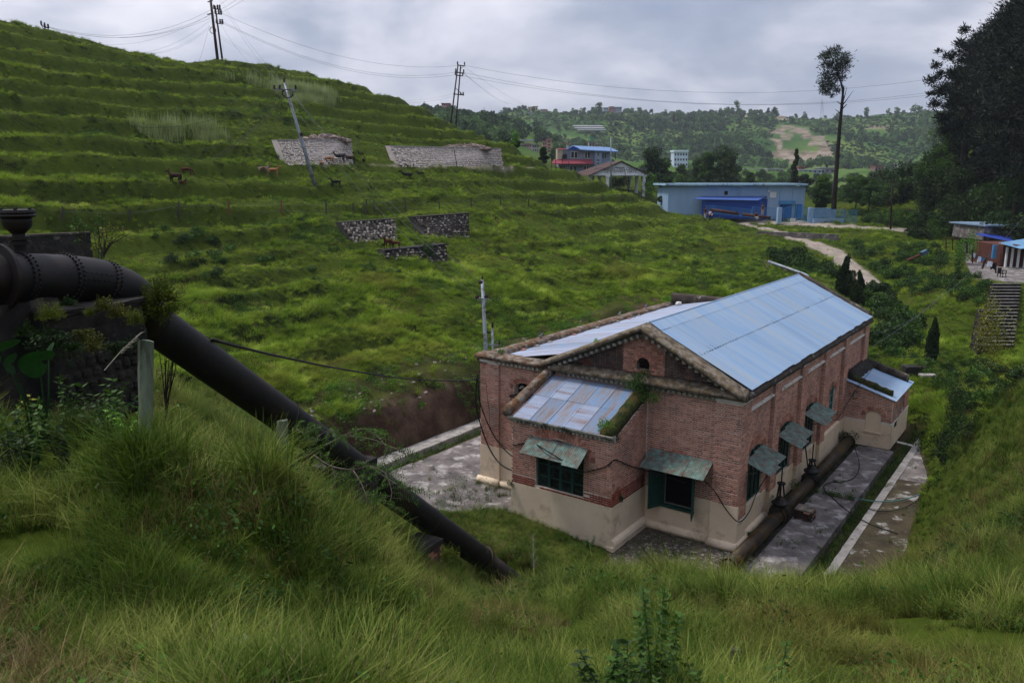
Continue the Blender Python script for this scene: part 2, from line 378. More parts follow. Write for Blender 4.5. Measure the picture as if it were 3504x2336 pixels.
# right: behind the flank, gully, stairs, huts
for q in [(2352,900,36),(2250,960,37),(2120,900,44),(2200,870,46.5),(2290,800,54.5),(2352,800,54),(2310,652,61),(2352,640,64),(2240,625,66),(2180,800,54),(2100,800,52),
          (2050,850,48),(2150,720,61),(2050,700,66),(2120,650,70),(1995,660,72),(1960,600,82),(1920,570,88),(1850,545,97),(1720,520,112),
          (1760,590,80),(1850,650,66),(1950,720,56),(1650,600,75),(1500,620,67),(1400,600,68),(1600,560,84),(1750,555,92),(1690,640,66),
          (2250,590,82),(2200,560,97),(2352,560,82),(2100,590,84),(2050,545,97)]: c(*q)
for q in [(1540,505,122),(1650,497,124),(1750,500,122),(1850,507,119),(1950,514,112),(2090,528,104),(2000,500,122),(2100,490,116),(2250,505,100),(2352,500,90)]: c(*q)
# pine slope
for q in [(2150,450,118),(2200,400,125),(2300,420,100),(2352,420,88),(2200,330,150),(2300,330,122),(2352,330,105),(2352,220,140),(2250,250,170),(2480,300,95),(2480,420,80),(2352,150,175),(2480,150,130)]: c(*q)
# the valley and the far hills
for q in [(1340,420,125),(1480,446,133),(1400,412,160),(1250,392,150),(1500,415,175),(1600,430,200),(1700,430,210),(1800,432,220),(1900,440,210),(2000,452,190),(2080,440,210),(1950,416,330),(2080,410,380),(1800,405,350),(1650,402,360),(1520,398,330),
          (1200,360,240),(1100,330,190),(1250,362,330),(1350,372,380),(1450,375,430),(1550,385,430),(1650,392,440),(1780,396,470),(1900,398,470),(2000,396,470),(2100,398,470),(2300,390,300),
          (1000,262,400),(1080,260,400),(1150,268,410),(1190,285,390),(1000,300,300),(1100,310,300),(1180,330,330),(900,290,420),
          (1200,256,760),(1300,262,800),(1400,258,820),(1500,268,840),(1550,280,820),(1620,270,800),(1700,262,760),(1770,272,760),(1850,268,800),(1950,272,820),(2050,262,820),(2150,262,800),(2300,262,800),(2480,262,800),
          (1250,330,560),(1400,320,620),(1550,330,620),(1700,345,600),(1820,345,600),(1950,345,600),(2080,345,600),(2300,345,500),
          (1250,290,680),(1450,290,720),(1700,300,680),(1850,292,700),(2000,295,700),(2150,295,700),
          (1700,380,530),(1830,388,520),(2000,380,520)]: c(*q)
for X in range(900, 2500, 200): c(X, 300, 1300); c(X, 330, 2500)
c(1000, 300, 620)
_P = np.array([at(*q) for q in ctl]); _h = np.hypot(_P[:, 0], _P[:, 1])
KA = 1.9
_A = np.stack([np.arctan2(_P[:, 0], _P[:, 1]) * KA, np.log(_h)], 1); _G = (CAM_H - _P[:, 2]) / _h
def _phi(s): return np.sqrt(s * s + 0.0006)
_D = _phi(np.linalg.norm(_A[:, None] - _A[None], axis=2))
_n = len(_A); _Mx = np.zeros((_n + 3, _n + 3)); _Mx[:_n, :_n] = _D - np.eye(_n) * 0.004
_Mx[:_n, _n] = 1; _Mx[:_n, _n+1:] = _A; _Mx[_n:, :_n] = _Mx[:_n, _n:].T
_W = np.linalg.solve(_Mx, np.concatenate([_G, np.zeros(3)]))
def base_h(x, y):
    x = np.asarray(x, float); y = np.asarray(y, float); sh = x.shape; x = x.ravel(); y = y.ravel()
    r0 = np.hypot(x, y); r = np.clip(r0, 3.2, 2400)
    a = np.clip(np.arctan2(x, y), -0.74, 0.74) * KA; b = np.log(r); g = np.empty_like(r)
    for i in range(0, len(r), 20000):
        q = np.stack([a[i:i+20000], b[i:i+20000]], 1)
        d = _phi(np.linalg.norm(q[:, None] - _A[None], axis=2))
        g[i:i+20000] = d @ _W[:_n] + _W[_n] + q @ _W[_n+1:]
    return (CAM_H - r * g).reshape(sh)
TR_BOT = -0.3
LND = [atz(2228, 655, 4.3), atz(2380, 665, 4.3), atz(2440, 595, 4.3), atz(2190, 552, 4.3)]
def in_poly(x, y, poly):
    c_ = np.zeros(np.shape(x), bool); n = len(poly)
    for i in range(n):
        x1, y1 = poly[i][:2]; x2, y2 = poly[(i + 1) % n][:2]
        k = ((y1 > y) != (y2 > y)) & (x < (x2 - x1) * (y - y1) / (y2 - y1 + 1e-12) + x1); c_ ^= k
    return c_
WALLS_AT = [(850,558,58,9),(1020,548,60,9),(955,602,54,9),(735,379,74,12),(960,384,76,9),(1035,387,78,13),(1120,388,79,10)]
def detail(x, y, z):
    """terraces, banks and lumps added to the smooth surface z"""
    u, v = to_uv(x, y); r = np.hypot(x, y); az = np.arctan2(x, y)
    hill = sst(-19, -23, u) * sst(150, 118, r) * sst(0.35, 0.27, az) * sst(28, 34, r)
    ph = z + 1.1 * (fbm(x * 0.035 + 5, y * 0.035) - 0.5) + 0.5 * (fbm(x * 0.16, y * 0.16 + 3) - 0.5)
    hi_ = ph > 7.5; step = np.where(hi_, 1.5, .9); t = (ph - 7.5) / step; f = t - np.floor(t)
    st = np.where(f < 0.6, f * 0.12, np.where(f < .72, .072 + (f - .6) / .12 * .1, 0.172 + (f - 0.72) / 0.28 * 0.828))
    amp = (0.7 + 0.3 * sst(7, 12, z)) * (.8 + .4 * fbm(x * .05 + 9, y * .05))
    nw = np.ones_like(z)
    for px_, py_, d_, w_ in WALLS_AT:
        q_ = at(px_, py_, d_); nw = np.minimum(nw, sst(w_ * .55, w_, np.hypot(x - q_[0], y - q_[1])))
    hill = hill * (.25 + .75 * nw)
    z = z + hill * amp * step * (st - f + 0.0)
    # small steps trodden by the goats
    t = (ph * 2.3 + 0.6 * (fbm(x * 0.2, y * 0.2) - 0.5)) / 1.6; f = t - np.floor(t)
    z = z + hill * 0.30 * sst(7.5, 9.5, z) * sst(15, 12.5, z) * 1.4 * (np.where(f < 0.6, f * 0.3, 0.18 + (f - 0.6) / 0.4 * 0.82) - f)
    rid = fbm(u * 0.42 + 2.0 * fbm(v * .05, u * .05), v * 0.075 + 30, 3) - .5
    z = z + sst(-19, -24, u) * sst(125, 105, r) * sst(.36, .3, az) * rid * (.15 + .85 * nw) * (.8 - .3 * sst(9, 14, z))
    gul = sst(-2, 6, u) * sst(38, 46, r) * sst(105, 90, r)
    z = z + gul * 1.1 * (fbm(x * .14 + 70, y * .14) - .5)
    lump = sst(3.0, 8, r) * sst(320, 140, r)
    yard = sst(-17.5, -16.5, u) * sst(6.5, 5.5, u) * sst(-8, -6, v) * sst(27, 24, v)
    k = lump * (1 - yard * (z < 0.6))
    z = z - 0.2 * sst(40, 33, r) * sst(2, 5, r) * (1 - yard * (z < 0.6)) 
    z = z + k * (.4 + .6 * nw) * (0.50 * (fbm(x * 0.33, y * 0.33) - 0.5) + 0.42 * (fbm(x * 0.9 + 40, y * 0.9) - 0.5)) * np.where(r < 13, 0.45, np.where(r < 30, 0.7, 1.1))
    far = sst(180, 330, r) * sst(2600, 1500, r)
    z = z + far * (14 * (fbm(x * 0.011, y * 0.011) - 0.5) + 7 * (fbm(x * 0.035, y * 0.035) - 0.5))
    # retaining bank behind the power house
    bank = np.interp(u, [-60, -30, -18.6, -17.6, -16.95, -16.35, -12], [400, 60, 3.3, 2.3, 1.75, TR_BOT, TR_BOT])
    z = np.where((v > -11) & (v < 40) & (u > -40) & (u < 0), np.minimum(z, np.maximum(bank, TR_BOT) + 0.1 * (fbm(x, y) - .5) + 400 * (1 - sst(-11, -9, v)) + 400 * sst(25, 40, v)), z)
    lnd = in_poly(x, y, [tuple(p) for p in LND]); z = np.where(lnd, np.minimum(z, 4.2), z)
    # earth heaped against the bay
    zb = np.where(u > -3.4, .0 - .8 * (u + 3.4), np.where(u > -7.6, .0 + .085 * (-3.4 - u), .36 - .32 * (-7.6 - u))) + .30 * np.clip(-2.4 - v, 0, 4)
    z = np.where((v < -2.3) & (v > -7) & (u > -11) & (u < -2.4), np.maximum(z, zb + .08 * (fbm(x, y) - .5)), z)
    # yard
    inside = (u > -16.6) & (u < 6) & (v > -9) & (v < 26)
    z = np.where(inside & (z < 0.12), np.minimum(z, TR_BOT + sst(-0.25, 0.12, z) * (0.12 - TR_BOT)), z)
    z = np.where((u > -10.9) & (u < 0) & (v > 0) & (v < 18.2), TR_BOT, z)
    z = np.where((u > 2.3) & (u < 2.9) & (v > -4) & (v < 24) & (z < 0.3), TR_BOT - 0.05, z)
    return z
def ground(x, y):
    x = np.asarray(x, float); y = np.asarray(y, float)
    return detail(x, y, base_h(x, y))
def gz(x, y): return float(ground(np.array([x]), np.array([y]))[0])
def drop(p): return np.array([p[0], p[1], gz(p[0], p[1])])
def hit(x, y, d0=5, d1=1500):
    """where the sight line through a place in the photograph meets the ground"""
    r = ray(x, y); d = np.exp(np.linspace(math.log(d0), math.log(d1), 1500)); p = CP + r[None] * d[:, None]
    g = ground(p[:, 0], p[:, 1]); k = np.nonzero(p[:, 2] < g)[0]
    k = k[0] if len(k) else len(d) - 1
    return p[k], d[k]

# path centre line, laid into the ground
path_pts = [hit(*q, 40) for q in [(1700,514),(1760,528),(1830,548),(1880,563),(1915,580),(1935,600)]]
path_pts = [q[0] for q in path_pts] + [atz(1962, 618, 3.6), atz(1985, 640, 3.2), atz(1992, 662, 2.6)]
inner = np.arange(-0.70, 0.7001, 0.0028)
outer = np.concatenate([np.linspace(0.72, 1.0, 8), np.linspace(1.1, math.pi, 14)])
ang = np.concatenate([-outer[::-1], inner, outer])
lr = [math.log(1.2)]
while lr[-1] < math.log(2500):
    rr_ = math.exp(lr[-1])
    lr.append(lr[-1] + (0.03 if rr_ < 5 else 0.0125 if rr_ < 28 else 0.0052 if rr_ < 112 else 0.013))
rad = np.exp(np.array(lr))
AA, RRr = np.meshgrid(ang, rad); GX = np.sin(AA) * RRr; GY = np.cos(AA) * RRr
GZ = ground(GX, GY)
nr, na = GX.shape
V_ = np.stack([GX.ravel(), GY.ravel(), GZ.ravel()], 1)
V_ = np.concatenate([V_, [[0, 0, float(GZ[0].mean())]]])
ii = (np.arange(nr - 1)[:, None] * na + np.arange(na - 1)[None]).ravel()
F_ = np.stack([ii, ii + 1, ii + na + 1, ii + na], 1)
# material masks: bare soil on the banks, the landslide scars, the path
def seg_dist(x, y, pts):
    d = np.full(x.shape, 1e9)
    for a, b in zip(pts[:-1], pts[1:]):
        ax, ay = a[0], a[1]; bx, by = b[0] - ax, b[1] - ay
        t = np.clip(((x - ax) * bx + (y - ay) * by) / (bx * bx + by * by), 0, 1)
        d = np.minimum(d, np.hypot(x - ax - t * bx, y - ay - t * by))
    return d
def in_poly(x, y, poly):
    c_ = np.zeros(x.shape, bool); n = len(poly)
    for i in range(n):
        x1, y1 = poly[i][:2]; x2, y2 = poly[(i + 1) % n][:2]
        k = ((y1 > y) != (y2 > y)) & (x < (x2 - x1) * (y - y1) / (y2 - y1 + 1e-12) + x1); c_ ^= k
    return c_
X1, Y1 = V_[:, 0], V_[:, 1]; U1, W1 = to_uv(X1, Y1); R1 = np.hypot(X1, Y1)
dz_ = np.gradient(GZ, axis=0) / (np.gradient(RRr, axis=0) + 1e-9)
bank_m = ((U1 > -19.4) & (U1 < -16.2) & (W1 > -9) & (W1 < 30) & (V_[:, 2] > -0.2)).astype(float)
soil = np.clip(bank_m * (0.55 + 1.2 * (fbm(X1 * 0.8, Y1 * 0.8) - 0.5)) + bank_m * sst(-17.6, -17.0, U1), 0, 1)
yard_m = ((U1 > -16.6) & (U1 < 6) & (W1 > -9) & (W1 < 26) & (V_[:, 2] < 0.1)).astype(float)
soil = np.maximum(soil, yard_m * 0.7)
def scar(pl, d0=450, d1=900, soft=0.16):
    poly = [hit(x, y, d0, d1)[0] for x, y in pl]
    return in_poly(X1 + 26 * (fbm(X1 * .05, Y1 * .05) - .5), Y1 + 30 * (fbm(X1 * .06 + 9, Y1 * .06) - .5), poly).astype(float)
far_m = R1 > 400
for pl in [[(1785,287),(1812,290),(1800,320),(1795,345),(1780,362),(1770,345),(1776,310)],
           [(1812,290),(1848,292),(1880,318),(1905,345),(1915,362),(1900,372),(1860,375),(1825,352),(1860,345),(1842,320)],
           [(1780,362),(1800,340),(1840,352),(1870,378),(1800,376)],
           [(1668,262),(1690,246),(1712,262),(1740,272),(1660,275)],[(1790,262),(1815,262),(1812,275),(1788,274)],
           [(2000,288),(2050,290),(2048,298),(2005,296)]]:
    soil = np.maximum(soil, scar(pl) * far_m * np.clip(0.4 + 1.5 * fbm(X1 * .05, Y1 * .05), 0, 1))
# earth cuts near the pine slope and below the upper road
for pl in [[(2210,430),(2260,410),(2275,450),(2230,480),(2205,470)]]:
    poly = [hit(x, y, 60, 300)[0] for x, y in pl]; soil = np.maximum(soil, in_poly(X1, Y1, poly) * (R1 < 200) * 1.0)
pd = seg_dist(X1, Y1, path_pts)
pmask = sst(1.5, 1.1, pd + 0.5 * (fbm(X1 * .8, Y1 * .8) - .5)) * (R1 < 140)
road_pts = [hit(x, y, 90, 160)[0] for x, y in [(1575,481),(1640,490),(1700,500),(1750,508),(1850,515),(1950,520),(2090,532)]]
pmask = np.maximum(pmask, sst(2.4, 1.8, seg_dist(X1, Y1, road_pts) + 1.0 * (fbm(X1 * .5, Y1 * .5) - .5)) * (R1 > 80) * (R1 < 160))
# trodden earth on the goat terrace in front of the pale walls
dirt_pts = [hit(x, y, 40, 120)[0] for x, y in [(735,378),(830,377),(960,384),(1160,388),(1230,386)]]
pmask = np.maximum(pmask, 0.5 * sst(.5, 0.1, seg_dist(X1, Y1, dirt_pts) + 1.2 * (fbm(X1 * .9, Y1 * .9) - .3)))
field = (R1 > 280) & (R1 < 520)

gm, nt = mat_new('grass_ground'); N = nt.nodes.new; K = nt.links.new
o_ = N('ShaderNodeOutputMaterial'); bs = N('ShaderNodeBsdfPrincipled'); K(bs.outputs[0], o_.inputs[0]); bs.inputs['Roughness'].default_value = 1; bs.inputs['Specular IOR Level'].default_value = 0.05
geo = N('ShaderNodeNewGeometry')
def noise(scale, det=6, rough=0.6):
    q = N('ShaderNodeTexNoise'); q.inputs['Scale'].default_value = scale; q.inputs['Detail'].default_value = det; q.inputs['Roughness'].default_value = rough
    K(geo.outputs['Position'], q.inputs['Vector']); return q
def ramp(src, stops):
    q = N('ShaderNodeValToRGB'); q.color_ramp.elements[0].position = stops[0][0]; q.color_ramp.elements[0].color = stops[0][1]
    q.color_ramp.elements[1].position = stops[-1][0]; q.color_ramp.elements[1].color = stops[-1][1]
    for p_, c_ in stops[1:-1]:
        e_ = q.color_ramp.elements.new(p_); e_.color = c_
    K(src, q.inputs[0]); return q
def mixc(f, a, b, blend='MIX'):
    q = N('ShaderNodeMix'); q.data_type = 'RGBA'; q.blend_type = blend
    if hasattr(f, 'links'): K(f, q.inputs[0])
    else: q.inputs[0].default_value = f
    K(a, q.inputs[6])
    if hasattr(b, 'links'): K(b, q.inputs[7])
    else: q.inputs[7].default_value = b
    return q
n_small = noise(2.2, 8, 0.7); n_big = noise(0.09, 5); n_far = noise(0.013, 7, 0.65)
near = ramp(n_small.outputs[0], [(0.3, rgb('1a1d0c')), (0.5, rgb('2c3514')), (0.72, rgb('474f20'))])
near2 = mixc(n_big.outputs[0], near.outputs[0], rgb('44511c'))
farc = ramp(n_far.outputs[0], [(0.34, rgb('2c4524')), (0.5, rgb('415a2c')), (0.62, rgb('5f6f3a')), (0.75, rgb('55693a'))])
a_far = N('ShaderNodeAttribute'); a_far.attribute_name = 'farm'
a_soil = N('ShaderNodeAttribute'); a_soil.attribute_name = 'soil'
a_path = N('ShaderNodeAttribute'); a_path.attribute_name = 'pathm'
a_fld = N('ShaderNodeAttribute'); a_fld.attribute_name = 'field'
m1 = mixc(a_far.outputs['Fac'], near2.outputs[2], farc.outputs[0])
m1b = mixc(a_fld.outputs['Fac'], m1.outputs[2], rgb('4b6028'))
soil_n = noise(0.35, 8, 0.7); soilr = ramp(soil_n.outputs[0], [(0.3, rgb('2d2420')), (0.5, rgb('45362e')), (0.7, rgb('665649'))])
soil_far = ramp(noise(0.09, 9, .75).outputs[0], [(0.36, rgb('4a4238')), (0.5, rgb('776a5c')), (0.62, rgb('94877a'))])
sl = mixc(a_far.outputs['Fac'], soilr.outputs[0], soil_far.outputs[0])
m2 = mixc(a_soil.outputs['Fac'], m1b.outputs[2], sl.outputs[2])
pr = ramp(noise(0.9, 8, .7).outputs[0], [(0.3, rgb('7d7368')), (0.7, rgb('a3988c'))])
m3 = mixc(a_path.outputs['Fac'], m2.outputs[2], pr.outputs[0])
K(m3.outputs[2], bs.inputs['Base Color'])
bmp = N('ShaderNodeBump'); bmp.inputs['Strength'].default_value = 0.6; bmp.inputs['Distance'].default_value = 0.12
K(noise(3.5, 8, .7).outputs[0], bmp.inputs['Height']); K(bmp.outputs[0], bs.inputs['Normal'])
gme = arr_mesh('ground', V_, F_, gm, True, dict(farm=sst(150, 300, R1), soil=soil, pathm=pmask,
               field=sst(300, 340, R1) * sst(500, 470, R1) * (X1 > 40) * 0.2))
_logr = np.log(rad); _ground_exact = ground
def ground(x, y):
    x = np.asarray(x, float); y = np.asarray(y, float); a = np.clip(np.arctan2(x, y), ang[0], ang[-1]); l = np.clip(np.log(np.maximum(np.hypot(x, y), 1e-3)), _logr[0], _logr[-1] - 1e-9)
    i = np.clip(np.searchsorted(ang, a) - 1, 0, na - 2); j = np.clip(np.searchsorted(_logr, l) - 1, 0, nr - 2)
    fa = (a - ang[i]) / (ang[i+1] - ang[i]); fl = (l - _logr[j]) / (_logr[j+1] - _logr[j])
    return (GZ[j, i] * (1-fa) + GZ[j, i+1] * fa) * (1-fl) + (GZ[j+1, i] * (1-fa) + GZ[j+1, i+1] * fa) * fl
gob = bpy.data.objects.new('ground', gme); COL.objects.link(gob); gob['kind'] = 'structure'
# ------------------------------------------------------------------ the brick power house
def loc3(p): q = np.array(p) - B0; return np.array([q @ BU, q @ BV, p[2]])
def oV(x, y, v):
    r = ray(x / S_, y / S_); p0 = B0 + BV * v; t = np.dot(p0 - CP, BV) / np.dot(r, BV); return loc3(CP + r * t)
def oU(x, y, u):
    r = ray(x / S_, y / S_); p0 = B0 + BU * u; t = np.dot(p0 - CP, BU) / np.dot(r, BU); return loc3(CP + r * t)
PH = thing('power_house', 'long red brick power house with pale blue corrugated roof and cream plastered base', 'building', B0, -B_AZ)
def lp(parent, name, mb, mat, smooth=False, label=None, kind=None): return part(parent, name, mb, mat, smooth, label, False, kind)
def plane_u(v0, sgn=1):   # wall along u, facing -v
    return lambda s, z, o=0.0: np.array([s, v0 - o, z])
def plane_v(u0):          # wall along v, facing +u
    return lambda s, z, o=0.0: np.array([u0 + o, s, z])
def plane_vl(u0):         # wall along v, facing -u
    return lambda s, z, o=0.0: np.array([u0 - o, s, z])
COURSE = 0.0745
_bm = {}
def brick_shape(kind, t, mat):
    k = (kind, t, mat)
    if k not in _bm:
        m = MB(); m.box((0, -0.013, 0), (0.215 if kind else 0.1, 0.004, 0.051), t / 3, skip=('k',)); _bm[k] = m.data('brick', M[mat])
    return _bm[k]
def cut(iv, holes):
    for a, b in holes:
        o = []
        for x, y in iv:
            if b <= x or a >= y: o.append((x, y)); continue
            if a > x: o.append((x, a))
            if b < y: o.append((b, y))
        iv = o
    return iv
def arch_hole(s0, s1, z0, zs, rise):
    c_, h = (s0 + s1) / 2, (s1 - s0) / 2
    def f(z):
        if z < z0: return []
        if z < zs: return [(s0, s1)]
        if z < zs + rise:
            w = h * math.sqrt(max(0, 1 - ((z - zs) / rise) ** 2)); return [(c_ - w, c_ + w)]
        return []
    return f
def lay(mb, P, s0, s1, z0, z1, holes=(), bound=None, rs=1, indiv=None, mat='brick', grooves=False, miss=0.0):
    rr = random.Random(rs); z = z0; row = 0
    while z + 0.05 < z1:
        zm = z + 0.03
        iv = [(s0, s1)] if bound is None else bound(zm, s0, s1)
        for h in holes: iv = cut(iv, h(zm))
        st = row % 2 == 0; w = 0.225 if st else 0.11
        x = math.floor(s0 / 0.225) * 0.225 + (0 if st else -0.051) + 0.02
        recess = 0.006 if (grooves and row % 7 == 6) else 0.0
        while x < s1:
            a, b = x, x + w - 0.016; x += w
            for p_, q_ in iv:
                aa, bb = max(a, p_), min(b, q_)
                if bb - aa < 0.03: continue
                if miss and rr.random() < miss: continue
                t = rr.random() ** 1.3; o = 0.011 + rr.uniform(-.003, .003) - recess
                if recess: t = min(1, t + .3)
                zb = z + 0.008 + rr.uniform(-.002, .002)
                if indiv is not None and bb - aa > w - 0.012:
                    me = brick_shape(st, min(2, int(t * 3)), mat)
                    ob = child(indiv, 'brick', me, P(aa, zb, 0.004 - recess)); continue
                c0, c1 = P(aa, zb, o), P(bb, zb, o); c2, c3 = P(bb, zb + .051, o), P(aa, zb + .051, o)
                d0, d1, d2, d3 = P(aa, zb, -.002), P(bb, zb, -.002), P(bb, zb + .051, -.002), P(aa, zb + .051, -.002)
                mb.add([c0, c1, c2, c3, d0, d1, d2, d3], [(0,1,2,3),(3,2,6,7),(1,0,4,5),(0,3,7,4),(2,1,5,6)], t)
        z += COURSE; row += 1
def core(mb, P, s0, s1, z0, z1, holes=(), bound=None, step=0.03, o=0.0):
    z = z0; last = None; zs = z0
    def flush(iv, a, b):
        for p_, q_ in iv or []:
            if q_ - p_ > 0.002: mb.quad(P(p_, a, o), P(q_, a, o), P(q_, b, o), P(p_, b, o))
    while z < z1 - 1e-6:
        zz = min(z + step, z1); zm = (z + zz) / 2
        iv = [(s0, s1)] if bound is None else bound(zm, s0, s1)
        for h in holes: iv = cut(iv, h(zm))
        if iv != last:
            if last is not None: flush(last, zs, z)
            last = iv; zs = z
        z = zz
    flush(last, zs, z1)
def reveal(mb, P, s0, s1, z0, zs, rise, depth, n=8):
    pts = [(s0, z0), (s0, zs)]; c_, h = (s0 + s1) / 2, (s1 - s0) / 2
    for i in range(1, n): a = math.pi * (1 - i / n); pts.append((c_ + h * math.cos(a), zs + rise * math.sin(a)))
    pts += [(s1, zs), (s1, z0)]
    for a, b in zip(pts, pts[1:] + pts[:1]):
        mb.quad(P(a[0], a[1], 0.002), P(b[0], b[1], 0.002), P(b[0], b[1], -depth), P(a[0], a[1], -depth))
def voussoirs(mb, P, s0, s1, zs, rise, n, ln=0.16, o=0.024, rs=2, a0=0, a1=math.pi):
    rr = random.Random(rs); c_, h = (s0 + s1) / 2, (s1 - s0) / 2
    for i in range(n):
        a = a1 + (a0 - a1) * (i + 0.5) / n; da = (a1 - a0) / n * 0.38
        q = []
        for ang_, r_ in ((a + da, 0), (a - da, 0), (a - da, ln), (a + da, ln)):
            cx, cz = math.cos(ang_), math.sin(ang_); nx, nz = cx / max(h, .01), cz / max(rise, .01); nl = math.hypot(nx, nz)
            q.append((c_ + h * cx + nx / nl * r_, zs + rise * cz + nz / nl * r_))
        f = [P(x, z, o) for x, z in q]; bk = [P(x, z, -.01) for x, z in q]
        mb.add(f + bk, [(0,1,2,3),(0,4,5,1),(1,5,6,2),(2,6,7,3),(3,7,4,0)], rr.random())
def sweep(mb, path, sec, ax, jit=0.012, seg=0.35, rs=3, closed=True):
    """sec: list of (offset along ax, offset in z); path: local points"""
    rr = random.Random(rs); pts = [np.array(path[0], float)]
    for a, b in zip(path[:-1], path[1:]):
        a = np.array(a, float); b = np.array(b, float); n = max(1, int(np.linalg.norm(b - a) / seg))
        for i in range(1, n + 1): pts.append(a + (b - a) * i / n)
    ax = np.array(ax, float); m = len(sec); vs = []
    for p in pts:
        for a, z in sec: vs.append(p + ax * (a + rr.uniform(-jit, jit)) + np.array([0, 0, z + rr.uniform(-jit, jit)]))
    fs = []
    for i in range(len(pts) - 1):
        for k in range(m): fs.append((i*m+k, i*m+(k+1) % m, (i+1)*m+(k+1) % m, (i+1)*m+k))
    fs.append(tuple(range(m))[::-1]); fs.append(tuple((len(pts)-1)*m + k for k in range(m)))
    mb.add(vs, fs)
def corr(o, es, et, n, width, length, pitch=0.076, amp=0.011, sag=0.0, nt=3, rs=0):
    """a corrugated sheet: waves across es, running down et"""
    rr = random.Random(rs); o, es, et, n = [np.array(q, float) for q in (o, es, et, n)]
    k = max(2, int(round(width / pitch))) * 4; vs = []
    for j in range(nt + 1):
        for i in range(k + 1):
            w = math.sin(i / 4 * 2 * math.pi) * amp
            vs.append(o + es * (width * i / k) + et * (length * j / nt) + n * (w - sag * math.sin(math.pi * j / nt) + rr.uniform(-.0015, .0015)))
    fs = [(j*(k+1)+i, (j+1)*(k+1)+i, (j+1)*(k+1)+i+1, j*(k+1)+i+1) for j in range(nt) for i in range(k)]
    m = MB(); m.add(vs, fs); return m

RZ = 3.95
PL = 1.56      # height of the plaster on the front
WF, WL = plane_u(0.10), plane_v(-0.15)
# --- front wall, right-hand part and gable
TY = 5.62      # top of the level cornice
def rake(z):   # outline of the gable between its raking cornices
    if z < TY: return (-7.6, 0)
    f = (7.02 - z) / (7.02 - 5.5); return (-3.62 - 4.0 * f, -3.62 + 3.55 * f)
main_win = arch_hole(-2.78, -1.55, 0.95, 2.55, 0.28)
ocu = arch_hole(-3.90, -3.42, 5.74, 5.95, 0.23)
wall = MB(); core(wall, WF, -10.0, -0.0, PL, 5.15, [main_win, arch_hole(-9.2, -8.3, RZ, RZ + .28, 0.27)])
reveal(wall, WF, -9.2, -8.3, RZ, RZ + .28, 0.27, 0.3); reveal(wall, WF, -2.78, -1.55, .95, 2.55, 0.28, 0.35)
core(wall, WL, 0.0, 18.1, 1.1, 4.7, [arch_hole(1.1, 2.8, 1.15, 2.75, 0.42), arch_hole(4.45, 6.15, 1.15, 2.75, 0.42), arch_hole(7.75, 9.45, 1.15, 2.75, 0.42), arch_hole(11.75, 12.6, 1.9, 2.85, 0.28)])
for a, b, z, zs, ri in ((1.1, 2.8, 1.15, 2.75, .42), (4.45, 6.15, 1.15, 2.75, .42), (7.75, 9.45, 1.15, 2.75, .42), (11.75, 12.6, 1.9, 2.85, .28)): reveal(wall, WL, a, b, z, zs, ri, 0.32)
core(wall, plane_v(-0.1), 0.0, 18.1, 4.74, 5.2)
# rear and left walls, gable ends and floor of the shell
core(wall, plane_vl(-10.7), 0.1, 18.1, 0, 5.3); wall.quad((-10.7,18.1,0),(0,18.1,0),(0,18.1,5.4),(-10.7,18.1,5.4))
wall.add([(-7.5,18.0,5.4),(-0.1,18.0,5.4),(-3.62,18.0,7.2)], [(0,1,2)])
WALL = lp(PH, 'brick_wall', wall, M['mortar'])
tymp = MB(); core(tymp, WF, -7.6, 0, TY - 0.4, 7.0, [ocu], lambda z, a, b: [rake(z)]); reveal(tymp, WF, -3.90, -3.42, 5.74, 5.95, 0.23, 0.25)
TYMP = lp(PH, 'gable_wall', tymp, M['mortar_dark'])
b1 = MB()
lay(b1, WF, -7.5, -0.9, PL, 5.12, [main_win, lambda z: [(-7.5, -3.42)] if z < 4.6 else [] ], None, 11)
lay(b1, WF, -9.9, -7.5, PL, 5.12, [arch_hole(-9.2, -8.3, RZ, RZ + .28, 0.27)], None, 12)
voussoirs(b1, WF, -2.9, -1.43, 2.5, 0.42, 16); voussoirs(b1, WF, -9.25, -8.25, RZ + .28, 0.3, 18)
for k, (a, b) in enumerate(((.85, 3.36), (4.08, 6.7), (7.4, 10.0), (10.68, 13.4), (14.1, 17.3))):
    hs = [arch_hole(1.1, 2.8, 1.15, 2.75, 0.42), arch_hole(4.45, 6.15, 1.15, 2.75, 0.42), arch_hole(7.75, 9.45, 1.15, 2.75, 0.42), arch_hole(11.75, 12.6, 1.9, 2.85, 0.28)]
    lay(b1, WL, a, b, 1.12, 4.66, hs, None, 20 + k); lay(b1, plane_v(-0.1), a, b, 4.76, 5.14, (), None, 40 + k)
for k, c_ in enumerate((1.95, 5.3, 8.6)):
    voussoirs(b1, WL, c_ - .88, c_ + .88, 2.75, 0.45, 20, 0.14); voussoirs(b1, WL, c_ - 1.06, c_ + 1.06, 2.75, 0.62, 24, 0.13, rs=9)
voussoirs(b1, WL, 11.7, 12.65, 2.85, 0.3, 12)
lp(WALL, 'brickwork', b1, M['brick'], kind='stuff')
b2 = MB(); lay(b2, WF, -4.6, -2.6, TY, 6.9, [ocu], lambda z, a, b: [(max(-4.45, rake(z)[0] + .12), min(-2.85, rake(z)[1] - .12))], 15)
voussoirs(b2, WF, -3.92, -3.40, 5.93, 0.26, 15, 0.13)
lp(TYMP, 'brickwork', b2, M['brick'], kind='stuff')
b3 = MB(); lay(b3, WF, -7.5, -0.2, TY, 6.9, [ocu], lambda z, a, b: [(rake(z)[0] + .15, max(-4.45, rake(z)[0] + .15)), (min(-2.85, rake(z)[1] - .15), rake(z)[1] - .15)], 16)
lp(TYMP, 'stained_brickwork', b3, M['brick_dark'], label='soot blackened brick either side of the gable panel', kind='stuff')
